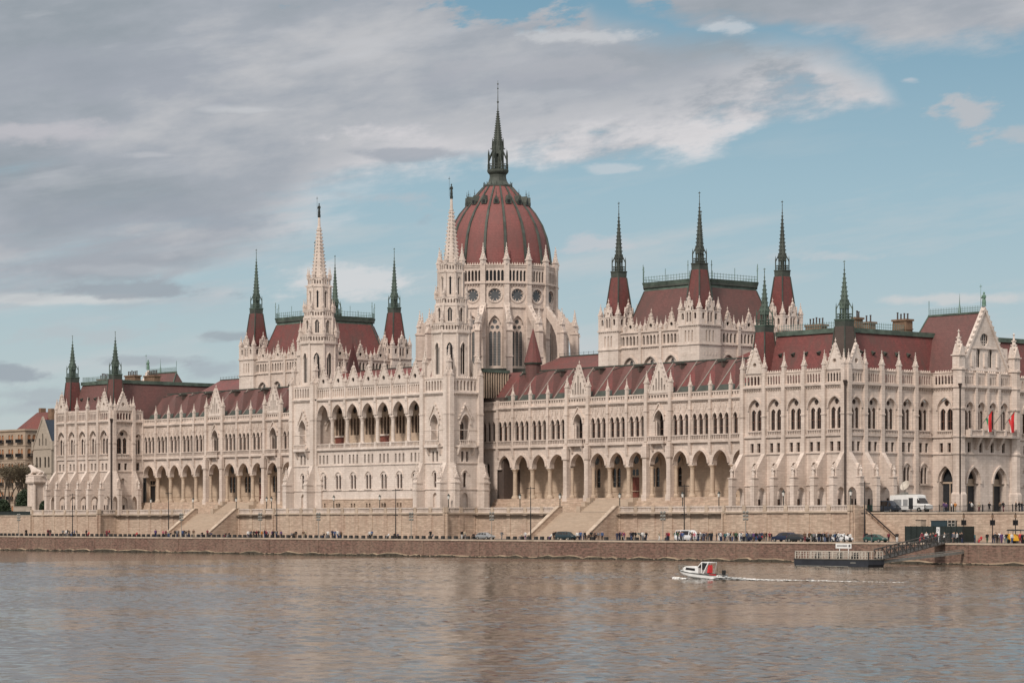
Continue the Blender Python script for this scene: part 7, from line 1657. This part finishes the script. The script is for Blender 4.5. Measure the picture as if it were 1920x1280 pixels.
    tex = ramp(nt, mathn(nt, 'ADD', mathn(nt, 'MULTIPLY', nA, .45), mathn(nt, 'ADD', mathn(nt, 'MULTIPLY', nC, .36), mathn(nt, 'MULTIPLY', nB, .26))), [(.44, (.305, .345, .385)), (.54, (.375, .405, .45)), (.63, (.50, .51, .535))])
    lift = mathn(nt, 'MULTIPLY', smooth(d1, .15, .01), ramp(nt, mathn(nt, 'MULTIPLY', mathn(nt, 'ADD', U, 1.0), .5, clamp=True), [(.02, .12), (.22, .3), (.34, .9), (.42, 1.0), (.72, 1.0), (.8, .7)]))
    lift = mathn(nt, 'MULTIPLY', lift, ramp(nt, mathn(nt, 'ADD', mathn(nt, 'MULTIPLY', nB, .65), mathn(nt, 'MULTIPLY', nD, .35)), [(.40, .08), (.56, 1)]), clamp=True)
    cl = mixc(nt, lift, tex, (.72, .70, .71))
    cl = mixc(nt, mathn(nt, 'MULTIPLY', smooth(V, 1.1, 2.6), .85), cl, (1.05, 1.0, .97))
    wisp = mathn(nt, 'MULTIPLY', ramp(nt, noise(nt, mapping(nt, uv, (1.6, 9, 1), (4, 2.5, 0)), 1, 6, .55), [(.56, 0), (.70, 1)]), .6)
    cl = mixc(nt, wisp, cl, (.58, .59, .62))
    def over(b, fac, c):
        m = N(nt, 'ShaderNodeVectorMath', operation='SCALE'); m.inputs['Scale'].default_value = K
        if isinstance(c, tuple): m.inputs[0].default_value = c
        else: nt.links.new(c, m.inputs[0])
        return mixc(nt, fac, b, m.outputs[0])
    thin = mathn(nt, 'MULTIPLY', ramp(nt, noise(nt, mapping(nt, uv, (1.3, 8, 1), (9, 5, 0)), 1, 6, .6), [(.50, 0), (.72, 1)]), mathn(nt, 'MULTIPLY', smooth(V, .8, .5), .85))
    c = over(base, thin, (.56, .585, .60))
    for a in ((640, 535, 200, 40, .8, .9, (.66, .67, .68), .85), (130, 567, 330, 13, .8, .6, (.64, .65, .65), .8), (1110, 460, 110, 20, .8, 1, (.56, .57, .60), .7), (1740, 566, 150, 12, .8, .8, (.62, .62, .62), .75),
              (1560, 487, 110, 14, .8, 1, (.54, .575, .60), .6), (1815, 240, 85, 44, .55, .8, (.475, .50, .535), .95), (1890, 262, 70, 20, .7, .8, (.46, .50, .54), .8), (1695, 165, 26, 9, .8, .8, (.50, .55, .6), .8), (1150, 320, 60, 10, .8, 1, (.55, .6, .64), .7)):
        c = over(c, mathn(nt, 'MULTIPLY', blob(*a[:6]), a[7]), a[6])
    c = over(c, mask, cl)
    for a in ((110, 262, 210, 30, .9, .8, (.53, .52, .555), .8), (480, 216, 120, 9, .8, .8, (.56, .575, .60), .7), (300, 300, 120, 8, .8, .9, (.52, .53, .56), .6), (760, 262, 190, 34, .9, 1, (.64, .625, .645), .85), (250, 445, 90, 12, .8, 1, (.50, .53, .56), .6), (250, 510, 120, 10, .8, 1, (.53, .56, .59), .7), (690, 372, 130, 22, .9, 1.1, (.48, .51, .55), .5),
              (735, 293, 130, 17, .8, .9, (.365, .395, .445), .8), (180, 160, 330, 60, .9, .9, (.36, .385, .44), .45), (330, 420, 300, 40, .9, .9, (.33, .365, .42), .5), (1020, 130, 260, 30, .9, 1, (.47, .475, .51), .5), (1110, 78, 150, 16, .8, 1, (.60, .61, .63), .7), (1345, 62, 60, 14, .8, 1, (.60, .62, .65), .7), (980, 160, 300, 20, .9, 1, (.385, .405, .455), .5)):
        c = over(c, mathn(nt, 'MULTIPLY', blob(*a[:6]), a[7]), a[6])
    for a in ((160, 632, 300, 26, .9, 1, (.47, .51, .54), .6), (520, 640, 120, 20, .9, 1, (.50, .53, .56), .5), (80, 740, 150, 22, .9, 1, (.38, .42, .46), .6), (200, 500, 260, 26, .9, 1, (.36, .39, .435), .6), (380, 762, 120, 14, .9, 1, (.44, .48, .51), .5), (300, 552, 190, 17, .7, .8, (.335, .375, .42), .85), (440, 634, 100, 15, .7, .7, (.34, .39, .43), .8), (30, 705, 110, 24, .7, .8, (.33, .375, .42), .85), (260, 678, 120, 13, .8, .8, (.37, .41, .45), .7), (400, 700, 80, 26, .8, .8, (.36, .40, .45), .6), (110, 770, 160, 16, .8, .8, (.40, .44, .48), .5)):
        c = over(c, mathn(nt, 'MULTIPLY', blob(*a[:6]), a[7]), a[6])
    nt.links.new(c, bg.inputs['Color']); nt.links.new(bg.outputs[0], out.inputs[0])
SUN_EL = radians(42); SUN_PHI = radians(22)       # phi: 0 = shining straight onto the river front, + = from the right
SKYMIX = .85
sd = Vector((sin(SUN_PHI) * cos(SUN_EL), -cos(SUN_PHI) * cos(SUN_EL), sin(SUN_EL)))
SUN_ROT = atan2(sd.x, sd.y)
world()
L = bpy.data.lights.new('sun', 'SUN'); L.energy = 2.65; L.angle = radians(7); L.color = (1.0, .90, .80)
lo = bpy.data.objects.new('sun', L); col.objects.link(lo); lo.rotation_euler = sd.to_track_quat('Z', 'Y').to_euler(); lo.location = (0, -200, 200)
cam = bpy.data.cameras.new('camera'); co = bpy.data.objects.new('camera', cam); col.objects.link(co); sc.camera = co
co.location = (CX, CY, 0); co.rotation_euler = (radians(90), 0, AZ)
cam.sensor_width = 36; cam.lens = FPX / 1920 * 36; cam.shift_y = (HZ - 640) / 1920; cam.clip_start = 1; cam.clip_end = 12000
sc.view_settings.view_transform = 'Standard'; sc.view_settings.look = 'None'; sc.view_settings.exposure = 0; sc.view_settings.gamma = 1
sc.cycles.use_denoising = True; sc.cycles.max_bounces = 6; sc.cycles.diffuse_bounces = 3; sc.cycles.glossy_bounces = 3
